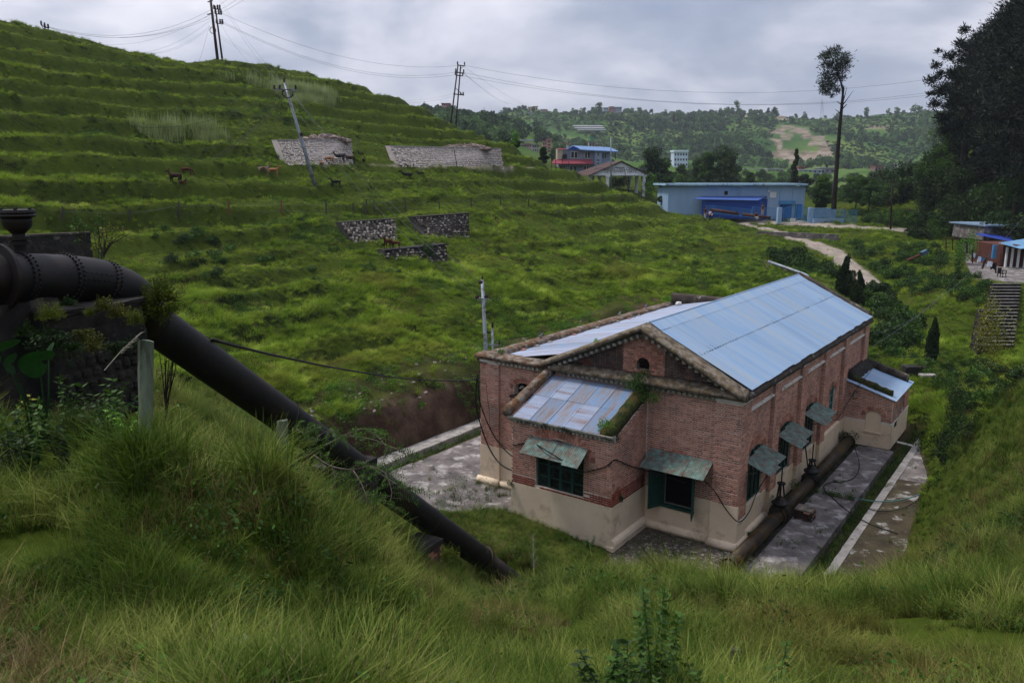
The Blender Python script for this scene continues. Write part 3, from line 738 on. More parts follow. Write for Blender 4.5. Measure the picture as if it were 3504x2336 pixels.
# --- pilasters
def pilaster_front(s0, s1, z0, rs, indiv=False, mat='brick', v=0.0):
    m = MB(); m.box((s0, v, z0), (s1, v + 0.12, 5.13)); p = lp(PH, 'pilaster', m, M['mortar'])
    b = MB(); lay(b, plane_u(v), s0, s1, z0, 5.11, (), None, rs, p if indiv else None, grooves=True)
    if v == 0.0 and s0 < -5: lay(b, plane_v(s1), 0.0, 0.1, z0, 5.11, (), None, rs + 1)
    lp(p, 'brickwork', b, M[mat], kind='stuff'); return p
pilaster_front(-0.9, 0.0, PL, 51, True)
pilaster_front(-10.8, -9.9, PL + .08, 52, False)
for k, (a, b) in enumerate(((0, .85), (3.36, 4.08), (6.7, 7.4), (10.0, 10.68), (13.4, 14.1), (17.3, 18.1))):
    z0 = 0.95
    m = MB(); m.box((-0.32, a + .001, z0), (-0.001, b, 5.13)); p = lp(PH, 'pilaster', m, M['mortar'])
    q = MB(); lay(q, plane_v(-0.001), a, b, z0 + .04, 5.11, (), None, 60 + k, grooves=(k == 0))
    if k: lay(q, plane_u(a + .001), -0.15, 0.0, z0 + .04, 5.11, (), None, 70 + k)
    lp(p, 'brickwork', q, M['brick'], kind='stuff')
# --- plaster base with its rounded foot, and white caps on the pilasters
def plas(f): q_ = MB(); f(q_); lp(PH, 'plaster_base', q_, M['plaster'])
plas(lambda p: (core(p, plane_u(0.085), -3.42, -0.9, 0, PL, [main_win]), p.quad((-2.78, .085, .95), (-1.55, .085, .95), (-1.55, .4, .95), (-2.78, .4, .95))))
plas(lambda p: core(p, plane_u(0.085), -10.0, -7.5, 0, PL + .08)); plas(lambda p: p.box((-0.93, -0.02, 0), (0.02, .1, PL + .02))); plas(lambda p: p.box((-10.83, -0.02, 0), (-9.87, .1, PL + .1)))
plas(lambda p: p.box((-0.02, 0.1, 0), (0.022, .86, 1.02)))
for a, b in ((.85, 3.36), (4.08, 6.7), (7.4, 10.0)): plas(lambda p: (p.quad((-.13, a, 0), (-.13, b, 0), (-.13, b, 1.12), (-.13, a, 1.12)), p.quad((-.13, a, 1.12), (-.13, b, 1.12), (-.17, b, 1.15), (-.17, a, 1.15))))
for a, b in ((3.34, 4.1), (6.68, 7.42), (10.0, 10.69)): plas(lambda p: p.box((-.3, a, 0), (.02, b, 0.98)))
plas(lambda p: p.box((-.3, 10.7, 0), (.02, 14.2, 1.2)))
fs_ = [(0, 0), (-.13, 0), (-.15, .12), (-.12, .22), (-.05, .28), (0, .3)]
fr_ = [(a * -1, z) for a, z in fs_][::-1]
for pth, sc_, ax_ in (([(-3.42, .09, 0), (-.95, .09, 0)], fs_, (0, 1, 0)), ([(-.98, -.02, 0), (.08, -.02, 0)], fs_, (0, 1, 0)), ([(-9.87, .09, 0), (-7.5, .09, 0)], fs_, (0, 1, 0)), ([(-10.95, -.02, 0), (-9.87, -.02, 0)], fs_, (0, 1, 0)),
                      ([(.02, .0, 0), (.02, .9, 0)], fr_, (1, 0, 0)), ([(-.13, .9, 0), (-.13, 3.3, 0)], fr_, (1, 0, 0))):
    ft = MB(); sweep(ft, pth, sc_, ax_, .004); lp(PH, 'skirting', ft, M['plaster'], True)
for a in ((-0.93, -0.025), (-10.83, -0.025)):
    m = MB(); m.box((a[0], a[1], 5.12), (a[0] + .96, .11, 5.33)); lp(PH, 'pilaster_cap', m, M['plaster_white'])
for k, (a, b) in enumerate(((0.1, .85), (3.36, 4.08), (6.7, 7.4), (10.0, 10.68), (13.4, 14.1), (17.3, 18.1))):
    m = MB(); m.box((-0.1, a - .02, 5.11), (.025, b + .02, 5.24)); lp(PH, 'pilaster_cap', m, M['plaster_white'])
for a, b in ((.86, 3.36), (4.08, 6.7), (7.4, 10.0), (10.68, 13.4), (14.1, 17.3)):
    m = MB(); m.box((-.32, a, 4.67), (-.02, b, 4.73)); lp(PH, 'string_course', m, M['plaster_white'])
m = MB()
for z in (.96, 1.01): m.box((-.02, 0.0, z), (.035, .8, z + .02))
lp(PH, 'string_course', m, M['plaster_white'])
# --- cornices
co = MB(); sweep(co, [(-7.3, .1, 5.2), (.12, .1, 5.2)], [(0, 0), (-.16, .02), (-.34, .1), (-.36, .2), (-.3, .27), (0, .44)], (0, 1, 0), .012, rs=5)
lp(PH, 'gable_cornice', co, M['cope'], True)
cd = MB(); cd.box((-10, -.0, 5.1), (-7.6, .1, 5.3)); cd.box((-7.0, .02, 5.1), (-.93, .1, 5.22))
x = -9.85
while x < -0.95:
    if not (-7.6 < x < -6.9): cd.box((x, -.07, 5.13), (x + .1, .05, 5.23))
    x += .2
v = .9
while v < 17.3: cd.box((-.1, v, 5.13), (-.02, v + .07, 5.2)); v += .16
lp(PH, 'dentil_cornice', cd, M['moulding'])
rk = MB()
sec = [(-.30, .0), (-.33, .12), (-.26, .18), (.18, .24), (.44, .18), (.44, .02), (0, -.02)]
sweep(rk, [(-7.75, .0, 5.35), (-3.62, 0, 7.18), (.06, 0, 5.3)], sec, (0, 1, 0), .008, .35, 6)
lp(PH, 'gable_cope', rk, M['cope'], True, label='mossy brown sloping cope of the front gable')
rd = MB()
for sgn, n, ue in ((-1, 17, -7.45), (1, 15, -.15)):
    for i in range(n):
        f = (i + .8) / n; u = -3.62 + (ue + 3.62) * f; z = 7.12 - (7.12 - 5.42) * f
        rd.box((u - .06, -.16, z - .13), (u + .06, .08, z - .02))
du = 4.0; rd.add([(-3.62, .06, 7.2), (-7.6, .06, 5.45), (-7.6, .06, 5.3), (-3.62, .06, 6.98), (-.1, .06, 5.4), (-.1, .06, 5.24)], [(0, 3, 2, 1), (0, 4, 5, 3)])
lp(PH, 'raking_dentils', rd, M['moulding'])
rk2 = MB(); sweep(rk2, [(-7.6, 17.95, 5.5), (-3.62, 17.95, 7.3), (.0, 17.95, 5.5)], [(-.12, 0), (-.12, .12), (.05, .2), (.3, .18), (.36, 0)], (0, 1, 0), .02, .3, 7)
lp(PH, 'rear_cope', rk2, M['cope_dark'], True)
ec = MB(); sweep(ec, [(.0, .15, 5.2), (.0, 18.1, 5.2)], [(-.1, .2), (-.1, 0), (.1, .0), (.17, .1), (.13, .22), (.04, .26)], (1, 0, 0), .012, .4, 8)
lp(PH, 'eaves_gutter', ec, M['cope_dark'], True)
# aisle parapet
ap = MB(); sweep(ap, [(-10.98, .0, 5.2), (-10.98, 17.6, 5.12)], [(0, 0), (0, .17), (.12, .22), (.5, .2), (.55, .12), (.55, -.25), (.3, -.3)], (1, 0, 0), .014, .4, 9)
lp(PH, 'aisle_parapet', ap, M['cope_rust'], True, label='weathered rust and grey parapet along the low aisle roof')
ap = MB(); sweep(ap, [(-10.98, -.15, 5.28), (-7.5, -.15, 5.28)], [(0, 0), (-.03, .1), (0, .14), (.5, .2), (.95, .12), (1.0, -.15), (.3, -.1)], (0, 1, 0), .014, .35, 10)
lp(PH, 'front_parapet', ap, M['cope_rust'], True)
ap = MB(); sweep(ap, [(-10.6, 17.5, 5.0), (-7.0, 17.5, 5.0)], [(0, 0), (0, .75), (.06, .85), (.4, .85), (.45, .7), (.45, 0)], (0, 1, 0), .014, .35, 12)
lp(PH, 'rear_parapet', ap, M['cope_dark'], True)
# --- roofs, sheet by sheet
def roof(name, mat, mats, o, es, et, width, length, cols, rows, over=.12, lift=.012, jit=.004, label=None, amp=.011):
    o, es, et = [np.array(q, float) for q in (o, es, et)]; es /= np.linalg.norm(es); et /= np.linalg.norm(et)
    n = np.cross(es, et); n *= np.sign(n[2]); root = MB()
    a = o - n * .035; b = a + es * width; c_ = b + et * length; d = a + et * length
    root.quad(a, b, c_, d); r_ = lp(PH, name, root, M[mat], label=label)
    w = width / cols; h = length / rows; rr = random.Random(len(name) + cols)
    for j in range(rows):
        for i in range(cols):
            q = corr(o + es * (w * i - .02) + et * (h * j - (over if j else 0)) + n * (lift * (rows - j) + rr.uniform(0, jit) + (i % 2) * .005),
                     es, et + n * (-.0), n, w + .05, h + (over if j else 0) + rr.uniform(0, .05) * (j == rows - 1), amp=amp, rs=i * 7 + j)
            lp(r_, 'sheet', q, M[mats[rr.randrange(len(mats))]], True)
    return r_
NR = roof('nave_roof', 'wood_dark', ['roof_blue'], (-3.62, .45, 7.33), (0, 1, 0), (3.70, 0, -1.80), 17.42, 4.12, 23, 2, label='pale blue corrugated roof slope in two rows of sheets', amp=.014, jit=.01)
roof('rear_nave_roof', 'wood_dark', ['roof_blue'], (-3.62, .45, 7.33), (0, 1, 0), (-3.75, 0, -1.75), 17.42, 4.1, 12, 1, amp=.008)
rc = MB()
rc.add([(-3.62, .42, 7.41), (-3.62, 17.9, 7.41), (-3.17, 17.9, 7.16), (-3.17, .42, 7.16), (-4.05, 17.9, 7.19), (-4.05, .42, 7.19)], [(0, 3, 2, 1), (0, 1, 4, 5)])
rc.tube([(-3.62, .42, 7.4), (-3.62, 17.9, 7.4)], .035, 6)
lp(NR, 'ridge_cap', rc, M['roof_blue'])
rr = random.Random(5); hk = MB()
for i in range(70):
    v = .6 + i * .245 + rr.uniform(-.03, .03); base = np.array([-3.62 + 3.7 * .515, v, 7.33 - 1.8 * .515 + .03]); ln = rr.choice((.05, .1, .18, .28))
    hk.beam(base, base + np.array([-.9, 0, .44]) * ln, .012, .02)
lp(NR, 'roof_hooks', hk, M['wood_dark'], kind='stuff')
roof('aisle_roof', 'wood_dark', ['roof_pale', 'roof_pale', 'roof_old'], (-7.25, .6, 5.76), (0, 1, 0), (-3.2, 0, -.60), 16.9, 3.25, 22, 1, label='low corrugated aisle roof streaked with rust', jit=.02)
roof('lean_to_roof', 'wood_dark', ['roof_old', 'roof_old', 'roof_pale'], (-7.34, .02, 5.02), (1, 0, 0), (0, -2.55, -.96), 3.46, 2.72, 5, 2, label='blue lean-to roof sheets patched with brown rust', amp=.016, jit=.01)
# --- projecting bay in front
EV = -2.42; WE = plane_u(EV); WR = plane_v(-3.42); ez = lambda v: 3.95 + (v - EV) * .37
ewin = arch_hole(-6.45, -4.5, 1.64, 3.0, 0.5)
ew = MB(); core(ew, WE, -7.5, -3.42, 1.56, 3.95, [ewin]); reveal(ew, WE, -6.45, -4.5, 1.64, 3.0, .5, .3)
core(ew, WR, EV, 0.1, 1.56, 4.9, bound=lambda z, a, b: [(max(a, EV + (z - 3.95) / .37), b)])
core(ew, plane_vl(-7.5), EV, 0.1, 0, 4.9, bound=lambda z, a, b: [(max(a, EV + (z - 3.95) / .37), b)])
EW = lp(PH, 'bay_wall', ew, M['mortar'])
eb = MB(); lay(eb, WE, -7.5, -3.42, 1.9, 3.83, [ewin], None, 81); lay(eb, WR, EV, 0.0, 2.0, 4.85, (), lambda z, a, b: [(max(a, EV + (z - 3.85) / .37), b)], 82)
lay(eb, plane_vl(-7.5), EV, 0.0, 1.9, 4.8, (), lambda z, a, b: [(max(a, EV + (z - 3.85) / .37), b)], 86)
voussoirs(eb, WE, -6.55, -4.4, 2.95, .62, 30, .15); voussoirs(eb, WE, -6.75, -4.2, 2.98, .76, 32, .14, rs=5)
lp(EW, 'brickwork', eb, M['brick'], kind='stuff')
eb = MB(); lay(eb, WE, -7.5, -3.42, 1.56, 1.9, [ewin], None, 83, mat='brick_red', miss=.04); lay(eb, WR, EV, 0.0, 1.56, 2.0, (), None, 84, mat='brick_red')
lp(EW, 'red_brickwork', eb, M['brick_red'], label='raw red unpointed bricks above the bay plaster', kind='stuff')
ep = MB(); core(ep, plane_u(EV - .015), -7.52, -3.4, 0, 1.56); core(ep, plane_v(-3.4), EV - .015, 0.1, 0, 1.56); core(ep, plane_vl(-7.52), EV, .1, 0, 1.56)
ep.quad((-6.45, EV - .015, 1.56), (-4.5, EV - .015, 1.56), (-4.5, EV + .3, 1.62), (-6.45, EV + .3, 1.62))
ep.box((-3.6, EV - .06, 0), (-3.28, .1, .14))
sweep(ep, [(-3.4, EV, 0.1), (-3.4, .1, 0.1)], [(-a, z) for a, z in fs_][::-1], (1, 0, 0), .004)
lp(PH, 'bay_plaster', ep, M['plaster'])
ec = MB(); sweep(ec, [(-7.6, EV, 3.83), (-3.36, EV, 3.83)], [(.1, 0), (-.04, 0), (-.06, .1), (-.16, .14), (-.18, .22), (.1, .22)], (0, 1, 0), .005, .5, 13)
x = -7.3
while x < -3.6: ec.box((x, EV - .11, 3.85), (x + .08, EV - .03, 3.93)); x += .17
lp(PH, 'bay_cornice', ec, M['moulding'])
bc = MB(); bc.tube([(-7.63 + .02 * i, EV - .2 + 2.75 * i / 8, 4.16 + 1.08 * i / 8) for i in range(9)], [.19, .2, .18, .19, .18, .19, .18, .19, .2], 10)
lp(PH, 'bay_cope', bc, M['cope_rust'], True, label='rounded brown cope on the left edge of the bay roof')
bc = MB(); sweep(bc, [(-3.62, EV - .12, 4.02), (-3.62, .05, 4.96)], [(-.2, -.1), (-.24, .1), (-.1, .24), (.12, .22), (.24, .08), (.24, -.1)], (1, 0, 0), .03, .2, 14)
lp(PH, 'bay_cope', bc, M['moss'], True, label='moss covered cope on the right edge of the bay roof')

# --- joinery
def casement(P, s0, s1, z0, z1, leaves, rows, mat, o=-.22, label=None, arch=0.0):
    fr = MB(); w = .06
    def bar(a, b, c_, d, dep=.05, oo=0):
        q = [P(a, c_, o + oo), P(b, c_, o + oo), P(b, d, o + oo), P(a, d, o + oo)]; k = [P(a, c_, o + oo - dep), P(b, c_, o + oo - dep), P(b, d, o + oo - dep), P(a, d, o + oo - dep)]
        fr.add(q + k, [(0,1,2,3),(0,4,5,1),(1,5,6,2),(2,6,7,3),(3,7,4,0)])
    bar(s0, s1, z0, z0 + w); bar(s0, s1, z1 - w, z1); lw = (s1 - s0) / leaves
    for i in range(leaves + 1): x = s0 + lw * i; bar(max(s0, x - w * .8), min(s1, x + w * .8), z0, z1)
    for j in range(1, rows):
        z = z0 + (z1 - z0) * j / rows
        for i in range(leaves): bar(s0 + lw * i + w, s0 + lw * (i + 1) - w, z - .02, z + .02, oo=-.012)
    f = lp(PH, 'window', fr, M[mat], label=label)
    for j in range(rows):
        for i in range(leaves):
            a, b = s0 + lw * i + w * .7, s0 + lw * (i + 1) - w * .7; c_, d = z0 + (z1 - z0) * j / rows, z0 + (z1 - z0) * (j + 1) / rows
            g = MB(); g.quad(P(a, c_, o - .035), P(b, c_, o - .035), P(b, d, o - .035), P(a, d, o - .035)); lp(f, 'pane', g, M['glass'])
    return f
casement(WE, -6.42, -4.53, 1.58, 3.35, 4, 4, 'green_paint', o=-.07, label='dark green four leaf window under the bay awning')
for c_ in (1.95, 5.3, 8.6): casement(WL, c_ - .83, c_ + .83, 1.2, 3.1, 4, 2, 'green_paint', o=-.05)
casement(WL, 11.77, 12.58, 1.92, 3.0, 2, 3, 'teal_paint', o=-.05, label='faded teal arched window beside the side porch')
# open shuttered window at the front
fr = MB(); fr.box((-2.80, .02, .93), (-1.53, .2, 1.0)); fr.box((-2.78, .1, 1.0), (-2.71, .2, 2.8)); fr.box((-1.62, .1, 1.0), (-1.55, .2, 2.8)); fr.box((-2.7, .1, 2.6), (-1.62, .2, 2.68))
fw = lp(PH, 'window_frame', fr, M['green_paint'], label='green frame of the open front window')
def shutter(hinge, tip, z0, z1):
    h = np.array(hinge, float); t = np.array(tip, float); d = t - h; ln = np.linalg.norm(d); d /= ln; n = np.array([-d[1], d[0], 0]) * .02; m = MB()
    zz = np.array([0, 0, 1.]); m.obox((h + t) / 2 + zz * (z0 + z1) / 2, d * ln / 2, n, zz * (z1 - z0) / 2); s_ = lp(PH, 'shutter', m, M['green_paint'])
    for j in range(5):
        for i in range(2):
            a = h + d * (ln * (.12 + .42 * i) + .0); z = z0 + (z1 - z0) * (j + .12) / 5
            c_ = a + d * ln * .17 + zz * (z + (z1 - z0) * .075)
            q = MB(); q.obox(c_ - n * 1.3, d * ln * .15, n * .35, zz * (z1 - z0) * .066); q.obox(c_ + n * 1.3, d * ln * .15, n * .35, zz * (z1 - z0) * .066)
            lp(s_, 'shutter_panel', q, M['green_paint'])
shutter((-2.76, .05, 0), (-3.0, -.52, 0), .95, 2.52); shutter((-1.57, .05, 0), (-1.36, -.56, 0), .92, 2.5)
# --- corrugated awnings on brackets
def awning(a, b, lo_a, lo_b, sheets, label, outv):
    a, b, lo_a, lo_b = [np.array(q, float) for q in (a, b, lo_a, lo_b)]
    es = b - a; w = np.linalg.norm(es); es /= w; et = (lo_a + lo_b - a - b) / 2; et = et - es * (et @ es); ln = np.linalg.norm(et); et /= ln
    n = np.cross(es, et); n *= np.sign(n[2]); fr = MB()
    for f in (.06, .94):
        p = a + es * w * f; fr.beam(p - n * .03, p + et * ln * .96 - n * .03, .03, .03); fr.beam(p + et * ln * .8 - n * .03, p + np.array([0, 0, -.55]) , .025, .025)
    for g in (.1, .9): fr.beam(a + et * ln * g - n * .02, b + et * ln * g - n * .02, .03, .03)
    r_ = lp(PH, 'awning', fr, M['wood_dark'], label=label); rr = random.Random(sheets)
    for i in range(sheets):
        q = corr(a + es * (w * i / sheets) + n * (.01 + .012 * (i % 2)) + et * rr.uniform(-.03, .03), es, et, n, w / sheets + .05, ln + rr.uniform(-.03, .06), amp=.012, nt=4, sag=.015, rs=i)
        lp(r_, 'sheet', q, M['awning'], True)
awning((-6.71, EV - .02, 3.44), (-4.36, EV - .02, 3.44), (-6.75, -3.12, 2.98), (-4.38, -3.12, 2.98), 4, 'green and rust corrugated awning over the bay window', 0)
awning((-3.25, .06, 2.97), (-.97, .06, 2.97), (-3.15, -.8, 2.54), (-.92, -.8, 2.54), 3, 'rusty green awning over the open front window', 0)
for a in (.78, 4.2, 7.55): awning((-.13, a, 2.95), (-.13, a + 2.05, 2.95), (.72, a, 2.62), (.72, a + 2.1, 2.62), 2, None, 1)
# arched recess high on the aisle wall, with its insulators
rc = MB(); rc.quad((-9.2, .39, RZ - .05), (-8.3, .39, RZ - .05), (-8.3, .39, RZ + .8), (-9.2, .39, RZ + .8)); rc.box((-9.3, -.12, RZ - .04), (-8.25, .3, RZ + .02))
rec = lp(PH, 'arched_recess', rc, M['masonry_dark'])
for u in (-8.95, -8.55):
    q = MB(); q.lathe((u, .3, RZ + .3), (0, -1, 0), [(0, .1), (.03, .1), (.05, .05), (.1, .07), (.13, .03), (.2, .03)], 12); lp(rec, 'insulator', q, M['moulding'], True)
q = MB(); q.tube([(-8.95, .1, RZ + .3), (-8.85, -.05, RZ + .15), (-8.75, -.1, RZ + .1), (-8.55, .1, RZ + .3)], .012, 5); q.tube([(-9.2, -.1, RZ), (-9.22, -.12, RZ - .25), (-9.1, -.1, RZ - .35), (-9.0, -.12, RZ - .5)], .02, 5); lp(rec, 'lead', q, M['cable'])
# green downpipe in the corner of the bay
q = MB(); q.tube([(-7.6, -.06, 3.55), (-7.6, -.06, 1.2)], .045, 8); q.box((-7.68, -.12, 3.5), (-7.52, 0, 3.62)); lp(PH, 'downpipe', q, M['green_paint'])
# --- side porch at the far end
PV = 14.2; pz = lambda u: 3.0 - .32 * u
WP = plane_u(PV); WS = plane_v(2.08); nich = arch_hole(.95, 1.62, .72, 1.5, .24); pocu = arch_hole(.23, .55, 2.16, 2.33, .16)
q = MB(); core(q, WP, -.1, 2.08, 1.16, 3.0, [nich, pocu], lambda z, a, b: [(a, min(b, (3.0 - z) / .32))]); reveal(q, WP, .95, 1.62, .72, 1.5, .24, .1); reveal(q, WP, .23, .55, 2.16, 2.33, .16, .2)
sw = [arch_hole(16.45, 17.0, 1.25, 1.75, .25), arch_hole(14.75, 15.3, .9, 1.75, .2)]
core(q, WS, PV, 18.1, 1.16, 2.33, sw); reveal(q, WS, 16.45, 17.0, 1.25, 1.75, .25, .2); reveal(q, WS, 14.75, 15.3, 1.16, 1.75, .2, .2)
q.quad((0, 18.1, 0), (2.08, 18.1, 0), (2.08, 18.1, 2.33), (0, 18.1, 3.0)); q.quad((.3, PV + .2, 2.1), (.5, PV + .2, 2.1), (.5, PV + .2, 2.6), (.3, PV + .2, 2.6))
PW = lp(PH, 'porch_wall', q, M['mortar'])
b = MB(); lay(b, WP, 0.0, 2.07, 1.2, 3.0, [nich, pocu], lambda z, a, b_: [(a, min(b_, (2.96 - z) / .32))], 91); lay(b, WS, PV, 18.08, 1.2, 2.3, sw, None, 92)
voussoirs(b, WP, .9, 1.67, 1.48, .3, 14); voussoirs(b, WP, .2, .58, 2.33, .19, 10, .08); voussoirs(b, WP, .2, .58, 2.33, -.19, 10, .08)
lp(PW, 'brickwork', b, M['brick'], kind='stuff')
q = MB(); core(q, plane_u(PV - .03), 0, 2.1, 0, 1.2, [nich]); core(q, plane_v(2.11), PV - .03, 18.1, 0, 1.2, [arch_hole(14.75, 15.3, .9, 1.75, .2)])
q.quad((.95, PV + .08, .7), (1.62, PV + .08, .7), (1.62, PV + .08, 1.68), (.95, PV + .08, 1.68)); q.box((.92, PV - .08, .66), (1.65, PV + .05, .73))
q.box((.75, PV + .1, 1.1), (1.8, PV + .15, 1.7))
lp(PH, 'porch_plaster', q, M['plaster'])
q = MB(); q.box((0, PV - .035, 1.17), (.93, PV + .0, 1.23)); q.box((1.64, PV - .035, 1.17), (2.12, PV + .0, 1.25)); q.box((2.1, PV - .03, 1.17), (2.125, 18.1, 1.23)); lp(PH, 'string_course', q, M['plaster_white'])
casement(WS, 16.47, 16.98, 1.27, 1.9, 2, 2, 'teal_paint', o=-.1)
pr = MB(); pr.quad((-.1, PV - .12, 3.03), (2.2, PV - .12, 2.33), (2.2, 18.25, 2.33), (-.1, 18.25, 3.03)); pr_ = lp(PH, 'porch_roof', pr, M['wood_dark'], label='small blue sheet roof of the side porch')
for i in range(5):
    n = np.array([.3, 0, 1.]); n /= np.linalg.norm(n)
    lp(pr_, 'sheet', corr((-.1, PV - .15 + i * .88, 3.06 + .006 * (i % 2)), (0, 1, 0), (2.3 / 2.404, 0, -.7 / 2.404), n, .92, 2.42, amp=.008, rs=i), M['roof_blue'], True)
q = MB(); sweep(q, [(.0, PV + .25, 3.0), (1.95, PV + .25, 2.4)], [(0, 0), (.02, .22), (.12, .3), (.28, .26), (.3, 0)], (0, 1, 0), .04, .15, 21); lp(PH, 'porch_cope', q, M['moss'], True)
q = MB(); sweep(q, [(.0, 17.9, 3.0), (2.0, 17.9, 2.4)], [(0, 0), (.02, .32), (.12, .38), (.34, .34), (.36, 0)], (0, 1, 0), .03, .2, 22); lp(PH, 'porch_cope', q, M['cope_dark'], True)
q = MB(); sweep(q, [(.0, PV + .2, 2.95), (.0, 17.9, 2.95)], [(-.05, 0), (-.05, .45), (.1, .35), (.35, .1), (.35, -.1)], (1, 0, 0), .04, .3, 23); lp(PH, 'porch_flashing', q, M['masonry_dark'], True)
q = MB(); q.quad((-3.4, 1.0, .3), (-.45, 1.0, .3), (-.45, 1.0, 3.2), (-3.4, 1.0, 3.2)); q.quad((-3.4, .12, .3), (-3.4, 1.0, .3), (-3.4, 1.0, 3.2), (-3.4, .12, 3.2)); q.quad((-.45, .12, .3), (-.45, 1.0, .3), (-.45, 1.0, 3.2), (-.45, .12, 3.2)); q.quad((-3.4, .12, 3.2), (-.45, .12, 3.2), (-.45, 1, 3.2), (-3.4, 1, 3.2)); lp(PH, 'inner_partition', q, mk('dark_room', rgb('0a0908'), rgb('141210'), 3, 1, 0))  # added near-black box behind the open window, so the opening looks unlit
# floor of the hall
q = MB(); q.box((-10.7, .2, -.35), (-.3, 18, .02)); lp(PH, 'hall_floor', q, M['masonry_dark'])

# ------------------------------------------------------------------ yard: slabs, kerbs, rubble
def lbox_slab(name, pts, z0, z1, mat, amp=.012, n=(14, 14), seed=0, smooth=True):
    """slab over a quadrilateral in building coordinates with an uneven top"""
    a, b, c_, d = [np.array(L(*p)) for p in pts]; nu, nv = n; V = []; F = []
    for j in range(nv + 1):
        for i in range(nu + 1):
            p = (a * (1 - i / nu) + b * i / nu) * (1 - j / nv) + (d * (1 - i / nu) + c_ * i / nu) * j / nv
            edge = i in (0, nu) or j in (0, nv)
            jx = (fbm(p[0] * 3 + seed, p[1] * 3) - .5) * .12 if edge else 0
            V.append((p[0] + jx, p[1] + jx, z1 + amp * 2 * (float(fbm(p[0] * 1.5, p[1] * 1.5)) - .5) - (.012 if edge else 0)))
    k = len(V); ring = [i for i in range(nu + 1)] + [(j) * (nu + 1) + nu for j in range(1, nv + 1)] + [nv * (nu + 1) + i for i in range(nu - 1, -1, -1)] + [j * (nu + 1) for j in range(nv - 1, 0, -1)]
    for q_ in ring: V.append((V[q_][0], V[q_][1], z0))
    F = [(j*(nu+1)+i, j*(nu+1)+i+1, (j+1)*(nu+1)+i+1, (j+1)*(nu+1)+i) for j in range(nv) for i in range(nu)]
    for i in range(len(ring)): F.append((ring[i], k + i, k + (i + 1) % len(ring), ring[(i + 1) % len(ring)]))
    m = MB(); m.add(V, F); me = m.data(name, mat, (0, 0, 0), False); o = bpy.data.objects.new(name, me); COL.objects.link(o); o['kind'] = 'structure'; return o
lbox_slab('yard_slab', [(.75, -5), (2.32, -5), (2.32, 6.9), (.75, 6.9)], -.6, .02, M['concrete'], .025, (8, 40), 1)
lbox_slab('yard_slab', [(.75, 6.95), (2.30, 6.95), (2.30, 14.1), (.75, 14.1)], -.6, .0, M['concrete'], .025, (8, 30), 2)
lbox_slab('yard_kerb', [(2.88, -5), (3.16, -5), (3.16, 20), (2.88, 20)], -.6, .03, M['concrete_pale'], .02, (3, 70), 3)
lbox_slab('yard_slab', [(3.16, -5), (6.3, -5), (6.3, 10.5), (3.16, 10.5)], -.6, .0, M['concrete_moss'], .05, (14, 50), 4)
lbox_slab('yard_slab', [(3.16, 10.5), (6.0, 10.5), (6.0, 22), (3.16, 22)], -.6, .01, M['concrete'], .05, (14, 40), 5)
lbox_slab('yard_slab', [(-14.7, -6), (-7.4, -6), (-7.4, .0), (-14.7, .0)], -.6, .0, M['concrete'], .03, (20, 20), 6)
lbox_slab('yard_slab', [(-14.6, .02), (-10.9, .02), (-10.9, 20), (-14.6, 20)], -.6, .0, M['concrete'], .03, (12, 40), 7)
lbox_slab('yard_kerb', [(-16.25, -5), (-15.45, -5), (-15.45, 20), (-16.25, 20)], -.6, .04, M['concrete_pale'], .03, (6, 60), 8)
lbox_slab('rubble_ground', [(-3.3, -5), (.75, -5), (.75, .05), (-3.3, .05)], -.6, -.02, mk('rubble_soil', rgb('3d3630'), rgb('5e554b'), 4, 1, .8, c3=rgb('7d766c'), s3=5, t3=(.56, .64), bscale=16, bdist=.05), .09, (24, 24), 9)
lbox_slab('rubble_ground', [(-.3, .05), (.75, .05), (.75, 14.1), (-.3, 14.1)], -.6, -.05, M['masonry_dark'], .09, (6, 50), 10)
lbox_slab('yard_slab', [(.75, 14.1), (2.3, 14.1), (2.3, 14.15), (.75, 14.15)], -.6, -.1, M['concrete'], .0, (2, 2), 11)
